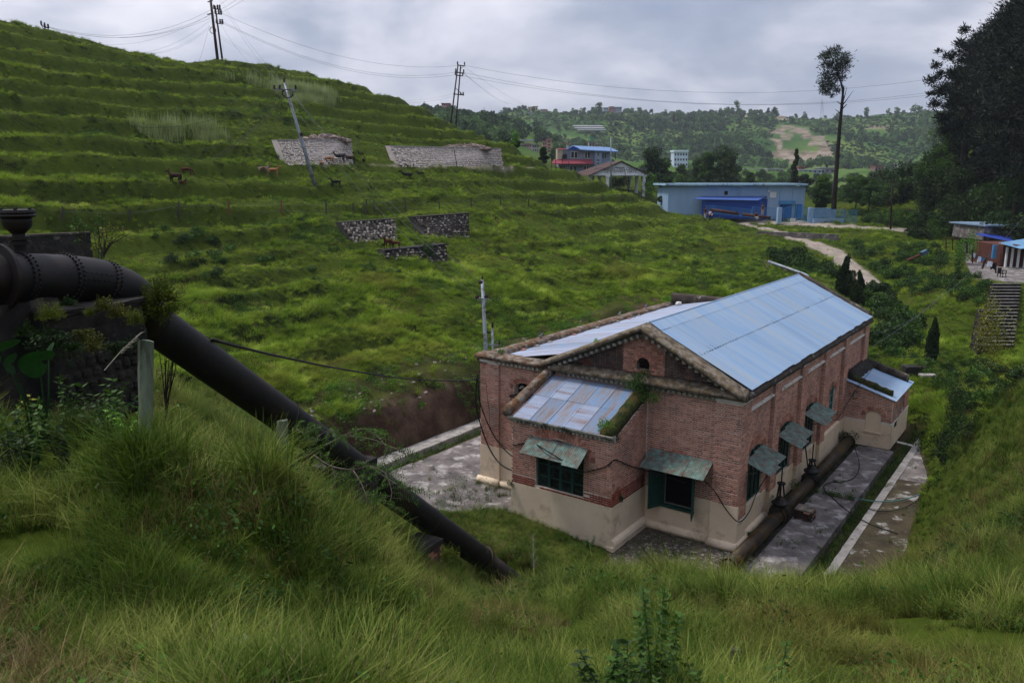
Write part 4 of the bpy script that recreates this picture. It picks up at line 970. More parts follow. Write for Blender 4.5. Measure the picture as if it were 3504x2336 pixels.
# ------------------------------------------------------------------ leaves
def leaf_mat(name, c1, c2, c3=None, trans=0.25, rough=0.6, scale=0.6, rv=0.15):
    m, nt = mat_new(name); N = nt.nodes.new; K = nt.links.new
    out = N('ShaderNodeOutputMaterial'); bs = N('ShaderNodeBsdfPrincipled'); bs.inputs['Roughness'].default_value = rough
    bs.inputs['Specular IOR Level'].default_value = 0.2
    g = N('ShaderNodeNewGeometry'); n1 = N('ShaderNodeTexNoise'); n1.inputs['Scale'].default_value = scale; n1.inputs['Detail'].default_value = 4
    K(g.outputs['Position'], n1.inputs['Vector']); a = N('ShaderNodeAttribute'); a.attribute_name = 'tint'
    ad = N('ShaderNodeMath'); ad.operation = 'ADD'; mu = N('ShaderNodeMath'); mu.operation = 'MULTIPLY_ADD'
    mu.inputs[1].default_value = 1.6; mu.inputs[2].default_value = -0.8; K(n1.outputs[0], mu.inputs[0])
    K(mu.outputs[0], ad.inputs[0]); K(a.outputs['Fac'], ad.inputs[1])
    r = N('ShaderNodeValToRGB'); r.color_ramp.elements[0].position = 0.15; r.color_ramp.elements[0].color = c1
    r.color_ramp.elements[1].position = 0.75; r.color_ramp.elements[1].color = c2
    if c3: e = r.color_ramp.elements.new(1.0); e.color = c3
    K(ad.outputs[0], r.inputs[0]); oi = N('ShaderNodeObjectInfo'); hs = N('ShaderNodeHueSaturation')
    mr = N('ShaderNodeMapRange'); mr.inputs[3].default_value = 1 - rv; mr.inputs[4].default_value = 1 + rv; K(oi.outputs['Random'], mr.inputs[0])
    K(mr.outputs[0], hs.inputs['Value']); K(r.outputs[0], hs.inputs['Color']); K(hs.outputs[0], bs.inputs['Base Color'])
    tr = N('ShaderNodeBsdfTranslucent'); K(hs.outputs[0], tr.inputs[0]); ms = N('ShaderNodeMixShader'); ms.inputs[0].default_value = trans
    K(bs.outputs[0], ms.inputs[1]); K(tr.outputs[0], ms.inputs[2]); K(ms.outputs[0], out.inputs[0]); return m
LM = {
 'dark': leaf_mat('leaf_dark', rgb('1c2a16'), rgb('32471f'), rgb('3f5728')),
 'mid': leaf_mat('leaf_mid', rgb('263c18'), rgb('436024'), rgb('58762f')),
 'bright': leaf_mat('leaf_bright', rgb('3a5a1c'), rgb('5c8a2c'), rgb('78a23c')),
 'yellow': leaf_mat('leaf_yellow', rgb('54561a'), rgb('7c7f2a'), rgb('8f8a34')),
 'moss': leaf_mat('leaf_moss', rgb('3f4214'), rgb('5f6320'), rgb('7a6428'), scale=2.5),
 'pine': leaf_mat('needle', rgb('10190f'), rgb('1e2c18'), rgb('2c3d20'), 0.1),
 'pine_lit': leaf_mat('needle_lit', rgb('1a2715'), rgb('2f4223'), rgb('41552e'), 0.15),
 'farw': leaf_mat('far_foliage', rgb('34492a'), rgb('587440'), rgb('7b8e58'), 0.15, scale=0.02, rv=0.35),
}
def leaf_cards(P, size, rs, up=0.3, asp=0.55, tint=None, fold=True, dirs=None):
    """P (n,3) positions -> n diamond shaped leaves with random facing"""
    n = len(P); P = np.asarray(P, float)
    sz = size * rs.uniform(.6, 1.3, n) if np.isscalar(size) else size
    d = rs.normal(size=(n, 3)) if dirs is None else dirs + rs.normal(size=(n, 3)) * .35
    d /= np.linalg.norm(d, axis=1)[:, None]
    q = rs.normal(size=(n, 3)); q[:, 2] += up; s = np.cross(d, q); s /= np.linalg.norm(s, axis=1)[:, None] + 1e-9
    d = d * sz[:, None]; s = s * (sz * asp)[:, None]
    V = np.stack([P - d * .5, P + s * .5 - d * .05, P + d * .5, P - s * .5 - d * .05], 1).reshape(-1, 3)
    F = np.arange(4 * n).reshape(n, 4); t = np.repeat(rs.rand(n) * .5 + .25 if tint is None else tint, 4)
    return V, F, t
def join(lst):
    V = []; F = []; T = []; k = 0
    for v, f, t in lst: V.append(v); F.append(f + k); T.append(t); k += len(v)
    return np.concatenate(V), np.concatenate(F), np.concatenate(T)
def crown_pts(rs, lobes, n, shell=0.55):
    """points in a set of lobes (centre, radii), denser towards their skins"""
    w = np.array([l[1][0] * l[1][1] * l[1][2] for l in lobes]) ** .67; k = rs.choice(len(lobes), n, p=w / w.sum())
    d = rs.normal(size=(n, 3)); d /= np.linalg.norm(d, axis=1)[:, None]; r = shell + (1 - shell) * rs.rand(n) ** .6
    C = np.array([l[0] for l in lobes])[k]; Rr = np.array([l[1] for l in lobes])[k]
    return C + d * r[:, None] * Rr, k
def tree_mesh(seed, h, w, leaf=.28, n=3000, form='round', mat='mid', trunk_h=.3, gaps=16):
    if n > 1000: n = int(n * 2.0); gaps = 22
    rs = np.random.RandomState(seed); lobes = []
    for i in range(gaps):
        a = rs.rand() * 6.28; f = (i + .5) / gaps
        if form == 'round': z = h * (trunk_h + .12 + (1 - trunk_h - .2) * rs.rand()); rr_ = w * .5 * rs.uniform(.2, .75) * math.sin(math.pi * min(.9, (z / h - trunk_h) / (1 - trunk_h) * .75 + .22)); lr_ = w * rs.uniform(.15, .27)
        elif form == 'cone': z = h * (trunk_h + (1 - trunk_h) * f * .95); rr_ = w * .5 * (1 - f) * .8 * rs.uniform(.4, 1); lr_ = w * (.08 + .14 * (1 - f))
        else: z = h * (trunk_h + (1 - trunk_h) * (rs.rand() * .95)); rr_ = w * .5 * rs.uniform(.1, .8); lr_ = w * rs.uniform(.1, .2)
        lobes.append(((rr_ * math.cos(a), rr_ * math.sin(a), z), (lr_, lr_, lr_ * rs.uniform(.55, .85))))
    P, k = crown_pts(rs, lobes, n); tl = rs.rand(len(lobes)) * .5 + .2
    V, F, t = leaf_cards(P, leaf, rs, tint=tl[k] + rs.rand(n) * .25 + .25 * (P[:, 2] / h - .6))
    crown = arr_mesh('crown', V, F, LM[mat], False, dict(tint=t))
    m = MB(); bend = rs.normal(size=2) * w * .05
    tr = [np.array([bend[0] * f * f, bend[1] * f * f, h * .88 * f - .3 * (1 - f)]) for f in np.linspace(0, 1, 7)]
    r0 = max(.06, h * .022); m.tube(tr, [r0 * (1 - .85 * f) for f in np.linspace(0, 1, 7)], 7)
    for l in lobes[:10]:
        c_ = np.array(l[0]); z0 = max(trunk_h * .7 * h, c_[2] - h * .2); b = np.array([bend[0] * (z0 / h) ** 2, bend[1] * (z0 / h) ** 2, z0])
        m.tube([b, (b + c_) / 2 + np.array([0, 0, .03 * h]), c_], [r0 * .45, r0 * .3, r0 * .12], 5)
    return crown, m.data('trunk', M['bark'], (0, 0, 0), True)
def put_tree(meshes, p, label, cat='tree', name='tree', rz=0.0, s=1.0, group=None, sz=None):
    t = thing(name, label, cat, p, rz, group); t.scale = (s, s, sz or s)
    child(t, 'crown', meshes[0]); child(t, 'trunk', meshes[1]); return t
def bush_mesh(seed, w, h, n=900, leaf=.12, mat='mid', lobes=7, asp=.55):
    rs = np.random.RandomState(seed); lb = []
    for i in range(lobes):
        a = rs.rand() * 6.28; q = rs.rand() ** .5 * .33 * w; z = rs.uniform(.25, .68) * h
        lb.append(((q * math.cos(a), q * math.sin(a), z), (w * rs.uniform(.18, .3), w * rs.uniform(.18, .3), min(z, h * rs.uniform(.25, .38)))))
    P, k = crown_pts(rs, lb, n, .4); P[:, 2] = np.maximum(P[:, 2], .02); V, F, t = leaf_cards(P, leaf, rs, asp=asp, tint=(rs.rand(lobes) * .4 + .2)[k] + rs.rand(n) * .3)
    return arr_mesh('foliage', V, F, LM[mat], False, dict(tint=t))
def put_bush(me, p, label, cat='bush', name='bush', rz=0.0, s=1.0, group=None, sz=None):
    o = bpy.data.objects.new(name, me); COL.objects.link(o); o.location = tuple(p); o.rotation_euler = (0, 0, rz); o.scale = (s, s, sz or s)
    o['label'] = label; o['category'] = cat
    if group: o['group'] = group
    return o

# ------------------------------------------------------------------ the penstock
PA = [at(-90, 640, 9.0), at(40, 638, 9.6), at(150, 639, 10.2), at(232, 648, 10.7)]
PBND = at(300, 678, 11.1); PC0 = at(352, 742, 11.6); PC1 = at(1108, 1281, 20.6); PC2 = PC1 + (PC1 - PC0) / np.linalg.norm(PC1 - PC0) * 4.5
RAD = 0.295
pen = thing('penstock', 'long riveted black iron water pipe running down the grassy slope', 'pipe', drop(PC1))
def smoothpath(pts, n=6):
    pts = [np.array(p) for p in pts]; o = []
    for i in range(len(pts) - 1):
        p0 = pts[max(i-1, 0)]; p1 = pts[i]; p2 = pts[i+1]; p3 = pts[min(i+2, len(pts)-1)]
        for k in range(n):
            t = k / n; o.append(.5 * ((2*p1) + (p2-p0)*t + (2*p0-5*p1+4*p2-p3)*t*t + (3*p1-p0-3*p2+p3)*t**3))
    o.append(pts[-1]); return o
m = MB(); m.tube(smoothpath(PA + [PBND, PC0], 5), RAD, 40); part(pen, 'bend_section', m, M['iron'], True)
joints = [0.0, 0.27, 0.50, 0.74, 0.995]
for a, b in zip(joints[:-1], joints[1:]):
    m = MB(); m.tube([PC0 + (PC1 - PC0) * a, PC0 + (PC1 - PC0) * b], RAD - .004 * (joints.index(a) % 2), 40, False); part(pen, 'pipe_section', m, M['iron'], True)
m = MB(); m.tube([PC1, PC2], [.235, .235], 32); part(pen, 'pipe_section', m, M['iron'], True, label='narrower lowest length of the pipe')
dP = (PC1 - PC0) / np.linalg.norm(PC1 - PC0)
def frame_of(d):
    e1 = np.cross(d, [0, 0, 1.]); e1 /= np.linalg.norm(e1); return e1, np.cross(e1, d)
def ring_rivets(mb, c_, d, r, n=34, s=.014, two=False):
    e1, e2 = frame_of(d)
    for o in ((-.035, .035) if two else (.03,)):
        for i in range(n):
            a = 2 * math.pi * (i + (.5 if o < 0 else 0)) / n; q = e1 * math.cos(a) + e2 * math.sin(a)
            mb.blob(c_ + d * o + q * (r + .004), s, i, (5, 4), amp=0)
rv = MB()
for f in joints[1:-1]:
    c_ = PC0 + (PC1 - PC0) * f
    m = MB(); m.tube([c_ - dP * .002, c_ + dP * .07], RAD + .008, 40); part(pen, 'joint_band', m, M['iron'], True); ring_rivets(rv, c_, dP, RAD + .008)
jl = [(PA[2], (PA[3] - PA[1])), (PA[3] + (PBND - PA[3]) * .1, PBND - PA[2]), (PBND + (PC0 - PBND) * .4, PC0 - PBND), (PA[1] + (PA[2] - PA[1]) * .05, PA[2] - PA[1])]
for c_, d in jl:
    d = d / np.linalg.norm(d); m = MB(); m.tube([c_ - d * .03, c_ + d * .04], RAD + .010, 40); part(pen, 'joint_band', m, M['iron'], True); ring_rivets(rv, c_, d, RAD + .01, two=True, s=.016)
def seam(a, b, side, dn, n):
    d = (b - a) / np.linalg.norm(b - a); e1, e2 = frame_of(d)
    for i in range(n):
        p = a + (b - a) * (i + .5) / n
        for k, w in ((0, 0), (.5, .09)): 
            ang_ = R(side) + w / RAD; q = e1 * math.cos(ang_) + e2 * math.sin(ang_)
            rv.blob(p + d * k * np.linalg.norm(b - a) / n + q * RAD, .013, i, (5, 4), amp=0)
seam(PA[0], PA[2], 12, 0, 14); seam(PA[2], PA[3], 2, 0, 7); seam(PBND, PC0, 2, 0, 6); seam(PC0 + (PC1 - PC0) * .5, PC1, -62, 0, 60)
part(pen, 'rivets', rv, M['iron'], True, kind='stuff')
# big flange at the left edge, air valve on top
d = PA[1] - PA[0]; d /= np.linalg.norm(d); c_ = PA[0] + (PA[1] - PA[0]) * .68
m = MB(); m.lathe(c_ - d * .05, d, [(0, RAD), (0.0, RAD + .11), (.05, RAD + .11), (.05, RAD + .02), (.13, RAD)], 40); part(pen, 'flange', m, M['iron'])
m = MB(); c_ = PC1
m.lathe(c_ - dP * .08, dP, [(0, RAD), (0.0, RAD + .05), (.05, RAD + .05), (.06, RAD - .04), (.1, RAD - .04), (.1, RAD + .03), (.15, RAD + .03), (.16, .23)], 36); part(pen, 'flange', m, M['iron_rust'])
b = at(49, 590, 9.75); zz = np.array([0, 0, 1.])
av = thing('air_valve', 'rusty cast iron air valve standing on the black pipe', 'valve', b)
for nm, pr_ in (('stem', [(-.05, .075), (.3, .07)]), ('flange', [(.15, .12), (.19, .12), (.19, .085), (.21, .085), (.21, .12), (.25, .12)]),
                ('bowl', [(.27, .06), (.31, .1), (.36, .15), (.43, .165), (.48, .165)]), ('lid', [(.48, .2), (.50, .215), (.52, .2), (.54, .215), (.57, .205), (.57, .19)])):
    m = MB(); m.lathe(b, zz, pr_, 20); part(av, nm, m, M['iron'], nm == 'bowl')
for k in range(6):
    a = k * 1.047; m = MB(); p = b + np.array([math.cos(a) * .17, math.sin(a) * .17, .56]); m.lathe(p, zz, [(0, .018), (.03, .018)], 6); part(av, 'bolt', m, M['iron'])
# supports
def block(name, label, c_, ax, w, dpt, h, mat, jit=.03, n=6, seed=0):
    c_ = np.array(c_, float); ax = np.array([ax[0], ax[1], 0]); ax /= np.linalg.norm(ax); ay = np.array([-ax[1], ax[0], 0]); m = MB(); rr = random.Random(seed)
    lv = []
    for j in range(n + 1):
        z = h * j / n; ring = []
        for s, t in [(-1 + 2 * i / n, -1) for i in range(n)] + [(1, -1 + 2 * i / n) for i in range(n)] + [(1 - 2 * i / n, 1) for i in range(n)] + [(-1, 1 - 2 * i / n) for i in range(n)]:
            ring.append(c_ + ax * (s * w / 2 + rr.uniform(-jit, jit)) + ay * (t * dpt / 2 + rr.uniform(-jit, jit)) + zz * (z + rr.uniform(-jit, jit) * (j == n)))
        lv.append(ring)
    k = 4 * n; vs = [p for r_ in lv for p in r_]; fs = [(j*k+i, j*k+(i+1) % k, (j+1)*k+(i+1) % k, (j+1)*k+i) for j in range(n) for i in range(k)]
    fs.append(tuple(n * k + i for i in range(k))); m.add(vs, fs); return m
p = at(182, 742, 10.3); g = min(gz(p[0], p[1]), p[2] - .9)
sup = thing('pipe_support', 'dark mossy masonry block carrying the bend of the black pipe', 'support', (p[0], p[1], g))
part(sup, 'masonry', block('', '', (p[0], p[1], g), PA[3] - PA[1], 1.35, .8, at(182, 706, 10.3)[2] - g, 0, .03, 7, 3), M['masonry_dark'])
rs_ = random.Random(31); ax_ = (PA[3] - PA[1]); ax_ = np.array([ax_[0], ax_[1], 0]); ax_ /= np.linalg.norm(ax_); ay_ = np.array([-ax_[1], ax_[0], 0]); ay_ = ay_ * np.sign(-ay_[1])
_rock = [MB() for _ in range(5)]
for i_, m_ in enumerate(_rock): m_.blob((0, 0, 0), (.5, .5, .5), 80 + i_, (7, 5), .5, .16)
_rock = [m_.data('stone', M['masonry_dark']) for m_ in _rock]
for j_ in range(6):
    for i_ in range(9):
        q_ = np.array(sup.location) + ax_ * ((i_ - 4 + .4 * (j_ % 2) + rs_.uniform(-.15, .15)) * .148) + ay_ * .4 + zz * (.08 + j_ * .155)
        if q_[2] > at(182, 706, 10.3)[2] - .06: continue
        o_ = child(sup, 'stone', _rock[rs_.randrange(5)], q_ - np.array(sup.location)); o_.scale = (rs_.uniform(.12, .17), .09, rs_.uniform(.11, .16)); o_.rotation_euler = (rs_.uniform(-.2, .2), rs_.uniform(-.3, .3), math.atan2(ax_[1], ax_[0]))
part(sup, 'top_slab', block('', '', (p[0], p[1], at(182, 706, 10.3)[2]), PA[3] - PA[1], 1.42, .85, .06, 0, .02, 7, 4), M['masonry_dark'])
p = at(20, 745, 9.7); g = gz(p[0], p[1]) - .3
sup2 = thing('pipe_support', 'shaded dark masonry pier under the pipe at the left edge', 'support', (p[0], p[1], g))
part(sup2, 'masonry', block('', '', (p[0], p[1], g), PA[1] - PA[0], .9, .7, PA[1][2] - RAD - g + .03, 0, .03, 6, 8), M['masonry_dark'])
p = PC0 + (PC1 - PC0) * .44; p = np.array([p[0], p[1], 0]); g = gz(p[0], p[1]) - .3; tz = (PC0 + (PC1 - PC0) * .44)[2] - RAD - .02
sup3 = thing('pipe_support', 'dark overgrown masonry pier under the middle of the pipe', 'support', (p[0], p[1], g))
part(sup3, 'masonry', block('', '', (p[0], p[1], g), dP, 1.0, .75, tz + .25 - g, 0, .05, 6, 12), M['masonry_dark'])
def brick_block(label, c_, ax, w, dpt, h, rs, top=True, dark=False):
    ang_ = math.atan2(ax[1], ax[0]); t = thing('brick_pier', label, 'pier', c_, ang_); m = MB(); m.box((-w/2, -dpt/2, 0), (w/2, dpt/2, h)); co_ = lp(t, 'mortar_core', m, M['mortar_dark'])
    rr = random.Random(rs)
    nrow = int(h / COURSE)
    for j in range(nrow):
        z = j * COURSE + .01
        for (n_, f) in ((w, lambda s: (s, -dpt/2, 0)), (dpt, lambda s: (w/2, s, 1))):
            x = -n_ / 2 + (0 if j % 2 else -.11)
            while x < n_ / 2 - .03:
                a, b_ = max(x, -n_/2), min(x + .215, n_/2); x += .225
                if b_ - a < .04 or rr.random() < .06: continue
                q = MB(); s_ = f(a)
                if s_[2] == 0: q.box((a, -dpt/2 - .012 - rr.random() * .008, z), (b_, -dpt/2 + .03, z + .06), rr.random())
                else: q.box((w/2 - .03, a, z), (w/2 + .012 + rr.random() * .008, b_, z + .06), rr.random())
                child(t, 'brick', q.data('brick', M['brick_dark' if rr.random() < (.92 if dark else .5) else 'brick']))
    if top: q = MB(); q.box((-w/2 - .04, -dpt/2 - .04, h), (w/2 + .04, dpt/2 + .04, h + .08)); lp(t, 'cap_slab', q, M['masonry_dark'])
    return t
p = at(962, 1290, 17.6); brick_block('red brick pier with grey cap under the lower pipe', (p[0], p[1], p[2] - .25), (dP[0], dP[1]), .85, .6, .62, 5)
# the pipe and valves in the yard
yp = thing('yard_pipe', 'dark rusty iron pipe lying in the yard along the brick wall', 'pipe', L(.5, 6, 0))
for a, b in ((-1.9, 3.0), (3.3, 7.0), (7.3, 13.3)):
    m = MB(); m.tube([L(.48 + .02 * a / 10, a, .33), L(.48, b, .33)], .235, 24); part(yp, 'pipe_section', m, M['iron_rust'], True)
    m = MB(); c_ = L(.48, b - .05, .33)
    m.lathe(c_, BV, [(0, .3), (.05, .3)], 20); m.lathe(c_ - BV * (b - a - .1), BV, [(0, .3), (.05, .3)], 20); part(yp, 'flange', m, M['iron_rust'])
for k, (v, lab) in enumerate(((3.15, 'black gate valve with tall yoke nearest the corner of the brick wall'), (7.15, 'black gate valve with bent rods farther along the yard pipe'))):
    p = L(.48, v, .0); t = thing('gate_valve', lab, 'valve', p)
    m = MB(); m.blob(p + zz * .36, (.42, .26, .42), k, (10, 8), amp=.03); part(t, 'body', m, M['iron'], True)
    m = MB(); m.lathe(p + zz * .75, zz, [(0, .3), (.06, .3), (.06, .22), (.2, .16), (.26, .1)], 14); part(t, 'bonnet', m, M['iron'], True)
    for a in (0, 2.1, 4.2):
        m = MB(); m.beam(p + np.array([math.cos(a) * .15, math.sin(a) * .15, .95]), p + np.array([math.cos(a) * .07, math.sin(a) * .07, 1.5 - .3 * k]), .05, .05); part(t, 'yoke_leg', m, M['iron'])
    m = MB(); m.lathe(p + zz * (1.5 - .3 * k), zz, [(0, .15), (.05, .15)], 12); part(t, 'yoke_head', m, M['iron'])
    m = MB(); m.tube([p + zz * 1.0, p + zz * (2.1 - .2 * k)], .025, 6)
    if k: m.tube([p + BU * -.15 + zz * .9, p + BU * -.35 + zz * 2.0], .03, 5)
    part(t, 'stem', m, M['iron_rust'])
p = L(1.13, 4.1, .0); brick_block('square dark brick box standing on the yard slab', p, (BU[0], BU[1]), .62, .55, .42, 9, False, True)
m = MB(); q = L(1.25, 4.35, .42); m.add([q + BU * .12, q - BU * .1 + BV * .1, q - BU * .05 - BV * .12, q + zz * .12], [(0, 1, 2), (0, 3, 1), (1, 3, 2), (2, 3, 0)]); single('loose_stone', m, M['concrete_pale'], 'pale pointed stone lying on the brick box', 'stone', q)
m = MB(); q = L(1.2, 8.6, .0); m.blob(q + zz * .1, (.22, .16, .12), 4, (7, 5)); single('loose_stone', m, M['concrete_pale'], 'mossy boulder beside the yard pipe near the far valve', 'stone', q)
m = MB(); m.tube([L(2.2, 15.4, .06), L(2.9, 15.1, .1)], .05, 8); single('plastic_pipe', m, M['plaster_white'], 'short white plastic pipe sticking out over the drain', 'pipe', L(2.5, 15.2, 0))
def cable(pts, r, mat, label, name='cable', n=8, loc=None, cat='cable'):
    m = MB(); m.tube(smoothpath(pts, n), r, 6); return single(name, m, M[mat], label, cat, pts[0] if loc is None else loc, True)
cable([L(.9, 12.6, .35), L(1.5, 11, .04), L(1.6, 9.2, .03), L(.95, 8.2, .04), L(.95, 7.4, .04), L(1.6, 6.5, .04), L(2.3, 5.6, .06), L(3.2, 4.9, .05), L(4.2, 4.6, .05)], .018, 'cable', 'black hose looping over the yard slabs', 'hose')
cable([L(1.9, 7.2, .05), L(2.7, 7.0, .1), L(3.6, 7.6, .1), L(4.4, 9.0, .2), L(5.0, 10.6, .5)], .022, 'teal_paint', 'pale green hose lying across the drain', 'hose')
cable([L(2.6, 6.6, .05), L(3.2, 6.2, .08), L(4.0, 7.2, .08), L(4.8, 9.8, .35)], .016, 'cable', 'thin black hose beside the green hose', 'hose')

# ------------------------------------------------------------------ posts and stray things in the foreground
def post(xb, yb, xt, yt, d, r, mat, label, group=None, name='fence_post', seed=0, cat='post'):
    t_ = at(xt, yt, d); b_ = at(xb, yb, d); b_ = b_ + (b_ - t_) * .8; rr = random.Random(seed); m = MB(); n = 9; fr = np.linspace(0, 1, 6)
    pts = [b_ + (t_ - b_) * f + np.array([rr.uniform(-.1, .1) * r, rr.uniform(-.1, .1) * r, 0]) for f in fr]
    m.tube(pts, [r * rr.uniform(.92, 1.06) for f in fr], n); k = len(m.v) - n
    for i in range(n): m.v[k + i] = (m.v[k+i][0], m.v[k+i][1], m.v[k+i][2] + rr.uniform(-.12, .12) * r * 2)
    return single(name, m, mat, label, cat, b_, False, group)
post(335, 985, 334, 783, 7.0, .062, M['wood_grey'], 'tall mossy grey wooden post in front of the pipe bend', name='wooden_post')
post(646, 1060, 648, 964, 7.4, .052, M['wood_grey'], 'short mossy wooden post against the middle of the pipe', name='wooden_post', seed=2)
post(1688, 1570, 1690, 1489, 6.0, .042, M['wood_dark'], 'splintered dark stump at the bottom of the slope', name='wooden_post', seed=3)
cable([at(487, 780, 12.3), at(640, 818, 18), at(800, 850, 25), at(960, 872, 32), np.array(L(-10.85, -.1, 4.35))], .028, 'cable', 'thick black cable from the pipe to the brick house')
q0 = L(-10.85, -.12, 4.6)
cable([L(-10.86, -.12, 4.6), L(-10.9, -.15, 3.2), L(-10.2, -.2, 1.6), L(-9.2, -.3, 1.0), L(-7.65, -.2, 1.15)], .03, 'cable', 'outer loop of heavy cable at the left corner of the house')
cable([L(-10.84, -.12, 4.5), L(-10.7, -.15, 3.4), L(-9.9, -.2, 2.1), L(-8.8, -.25, 1.45), L(-7.65, -.2, 1.3)], .026, 'cable', 'inner loop of heavy cable at the left corner of the house')
cable([L(-10.5, -.05, 4.3), L(-10.3, -.1, 3.2), L(-10.1, -.1, 2.2), L(-8.9, -.15, 1.6), L(-7.6, -.1, 1.45)], .010, 'cable', 'thin wire hanging on the left pilaster of the house')
cable([L(-7.6, -.1, 1.0), L(-7.9, -.3, .7), L(-8.0, -.4, .4), L(-7.7, -.5, .12)], .014, 'cable', 'short black hose hanging out of the green downpipe')
cable([L(-7.4, -2.5, 2.95), L(-6.6, -2.5, 3.2), L(-5.6, -3.0, 3.25), L(-4.4, -2.9, 2.8), L(-4.1, -2.52, 2.75), L(-3.6, -2.5, 3.0), L(-3.38, -2.3, 3.2), L(-3.34, -1.4, 2.75), L(-3.2, -.75, 2.45), L(-2.4, -.7, 2.4), L(-1.6, -.6, 2.25)], .022, 'cable', 'black cable running over the bay awning and round its corner')
cable([L(-1.15, -.1, 2.3), L(-.75, -.12, 2.0), L(-.3, -.14, 1.45), L(.1, -.02, 1.1), L(.12, .9, 1.15), L(.1, 1.7, 1.6), L(.35, 2.5, 2.4)], .018, 'cable', 'black cable sagging round the right corner of the house')
cable([L(.0, 10.9, 1.9), L(.15, 12.2, 1.65), L(.3, 13.4, 2.2), L(.6, 14.1, 2.95), L(.75, 15.2, 3.3), L(.9, 16.4, 3.7)], .016, 'cable', 'black cable crossing the side porch roof')
# pale vent pipe above the rear gable
cable([at(1765, 601, 49), at(1842, 628, 47), at(1856, 637, 46.5), at(1858, 648, 46.4)], .09, 'steel', 'bent pale steel pipe leaning behind the rear gable', 'vent_pipe', 4, cat='pipe')
for k, (a, b) in enumerate((((1753, 600), (1764, 618)), ((1762, 600), (1768, 612)), ((1768, 598), (1782, 610)), ((1795, 612), (1806, 625)))):
    m = MB(); m.tube([at(*a, 52), at(*b, 51)], .05, 6); single('rusty_pipe', m, M['iron_rust'], 'short rusty pipe end in the grass behind the roof, %s from the left' % ('first', 'second', 'third', 'fourth')[k], 'pipe', at(*b, 51), group='rusty pipe ends behind the roof')
# loose bricks that weigh down the aisle roof, birds on the parapet
for k, v in enumerate((2.3, 3.3, 4.3, 6.4, 8.5, 10.6, 11.8, 12.3, 12.9)):
    m = MB(); q = L(-10.28, v, 5.22); m.obox(q + zz * .03, BU * .06, BV * .11, zz * .035, .5); single('loose_brick', m, M['concrete_pale' if k % 3 else 'brick'], 'loose brick on the aisle roof edge, %s counted from the front' % ('first', 'second', 'third', 'fourth', 'fifth', 'sixth', 'seventh', 'eighth', 'ninth')[k], 'brick', q, group='bricks weighing down the aisle roof')
m = MB(); q = L(-9.9, 17.0, 5.3); m.blob(q + zz * .1, (.22, .14, .12), 3, (6, 4)); single('loose_stone', m, M['plaster_white'], 'white stone block in the far corner of the aisle roof', 'stone', q)
for k, (v, lab) in enumerate(((4.3, 'grey pigeon perched nearest on the aisle parapet'), (11.6, 'pigeon perched midway along the aisle parapet'), (14.6, 'dark pigeon perched at the far end of the parapet'))):
    q = L(-10.75, v, 5.35); m = MB(); m.tube([q + BV * -.16 + zz * .1, q + BV * -.05 + zz * .1, q + BV * .06 + zz * .14, q + BV * .1 + zz * .2, q + BV * .14 + zz * .21, q + BV * .18 + zz * .2], [.01, .05, .055, .03, .03, .006], 7)
    m.tube([q + zz * .0, q + zz * .08], .008, 4); single('pigeon', m, mk('pigeon%d' % k, rgb('3a3c44' if k != 1 else '55565c'), rgb('6c6e76'), 8, .8, 0), lab, 'bird', q, True)
def pole(t, b_, t_, r0, r1, mat, name='pole'):
    m = MB(); m.tube([b_, (b_ + t_) / 2, t_], [r0, (r0 + r1) / 2, r1], 10); part(t, name, m, mat, True)
def insul(t, p, ax=(0, 0, 1), s=1.0):
    m = MB(); m.lathe(p, ax, [(0, .03 * s), (.06 * s, .07 * s), (.08 * s, .03 * s), (.13 * s, .075 * s), (.15 * s, .03 * s), (.2 * s, .06 * s), (.24 * s, .02 * s)], 8); part(t, 'insulator', m, M['pole_dark'])
# near pole behind the house
pb = at(1117, 800, 40); pt = at(1107.5, 642, 40); pb0 = drop(pb + (pb - pt) * .9)
t = thing('power_pole', 'grey steel power pole rising behind the left corner of the brick house', 'pole', pb0); pole(t, pb0, pt, .13, .085, M['steel'])
ar = at(1107, 686, 39.9); m = MB(); m.beam(ar - BU * .45, ar + BU * .45, .07, .07); m.tube([at(1110, 700, 40), at(1098, 688, 40)], .02, 4); m.tube([at(1110, 700, 40), at(1120, 690, 40)], .02, 4); part(t, 'crossarm', m, M['steel'])
for x, y in ((1098, 682), (1119, 681)): insul(t, at(x, y, 39.7), (-.3, -.9, .1), 1.3)
insul(t, at(1106, 648, 39.7), (-.3, -.9, .1), 1.3); insul(t, pt, s=.8)
pb = at(1135, 800, 41); pt2 = at(1131, 752, 41); t = thing('short_pole', 'short grey post with crossarm beside the near power pole', 'pole', drop(pb)); pole(t, drop(pb), pt2, .07, .06, M['steel'])
m = MB(); m.beam(at(1118, 791, 40.6), at(1150, 793, 40.8), .06, .06); part(t, 'crossarm', m, M['steel']); insul(t, at(1147, 791, 40.8)); insul(t, pt2, s=1.2); insul(t, at(1126, 764, 40.8), (-.8, -.3, .3), 1.2)
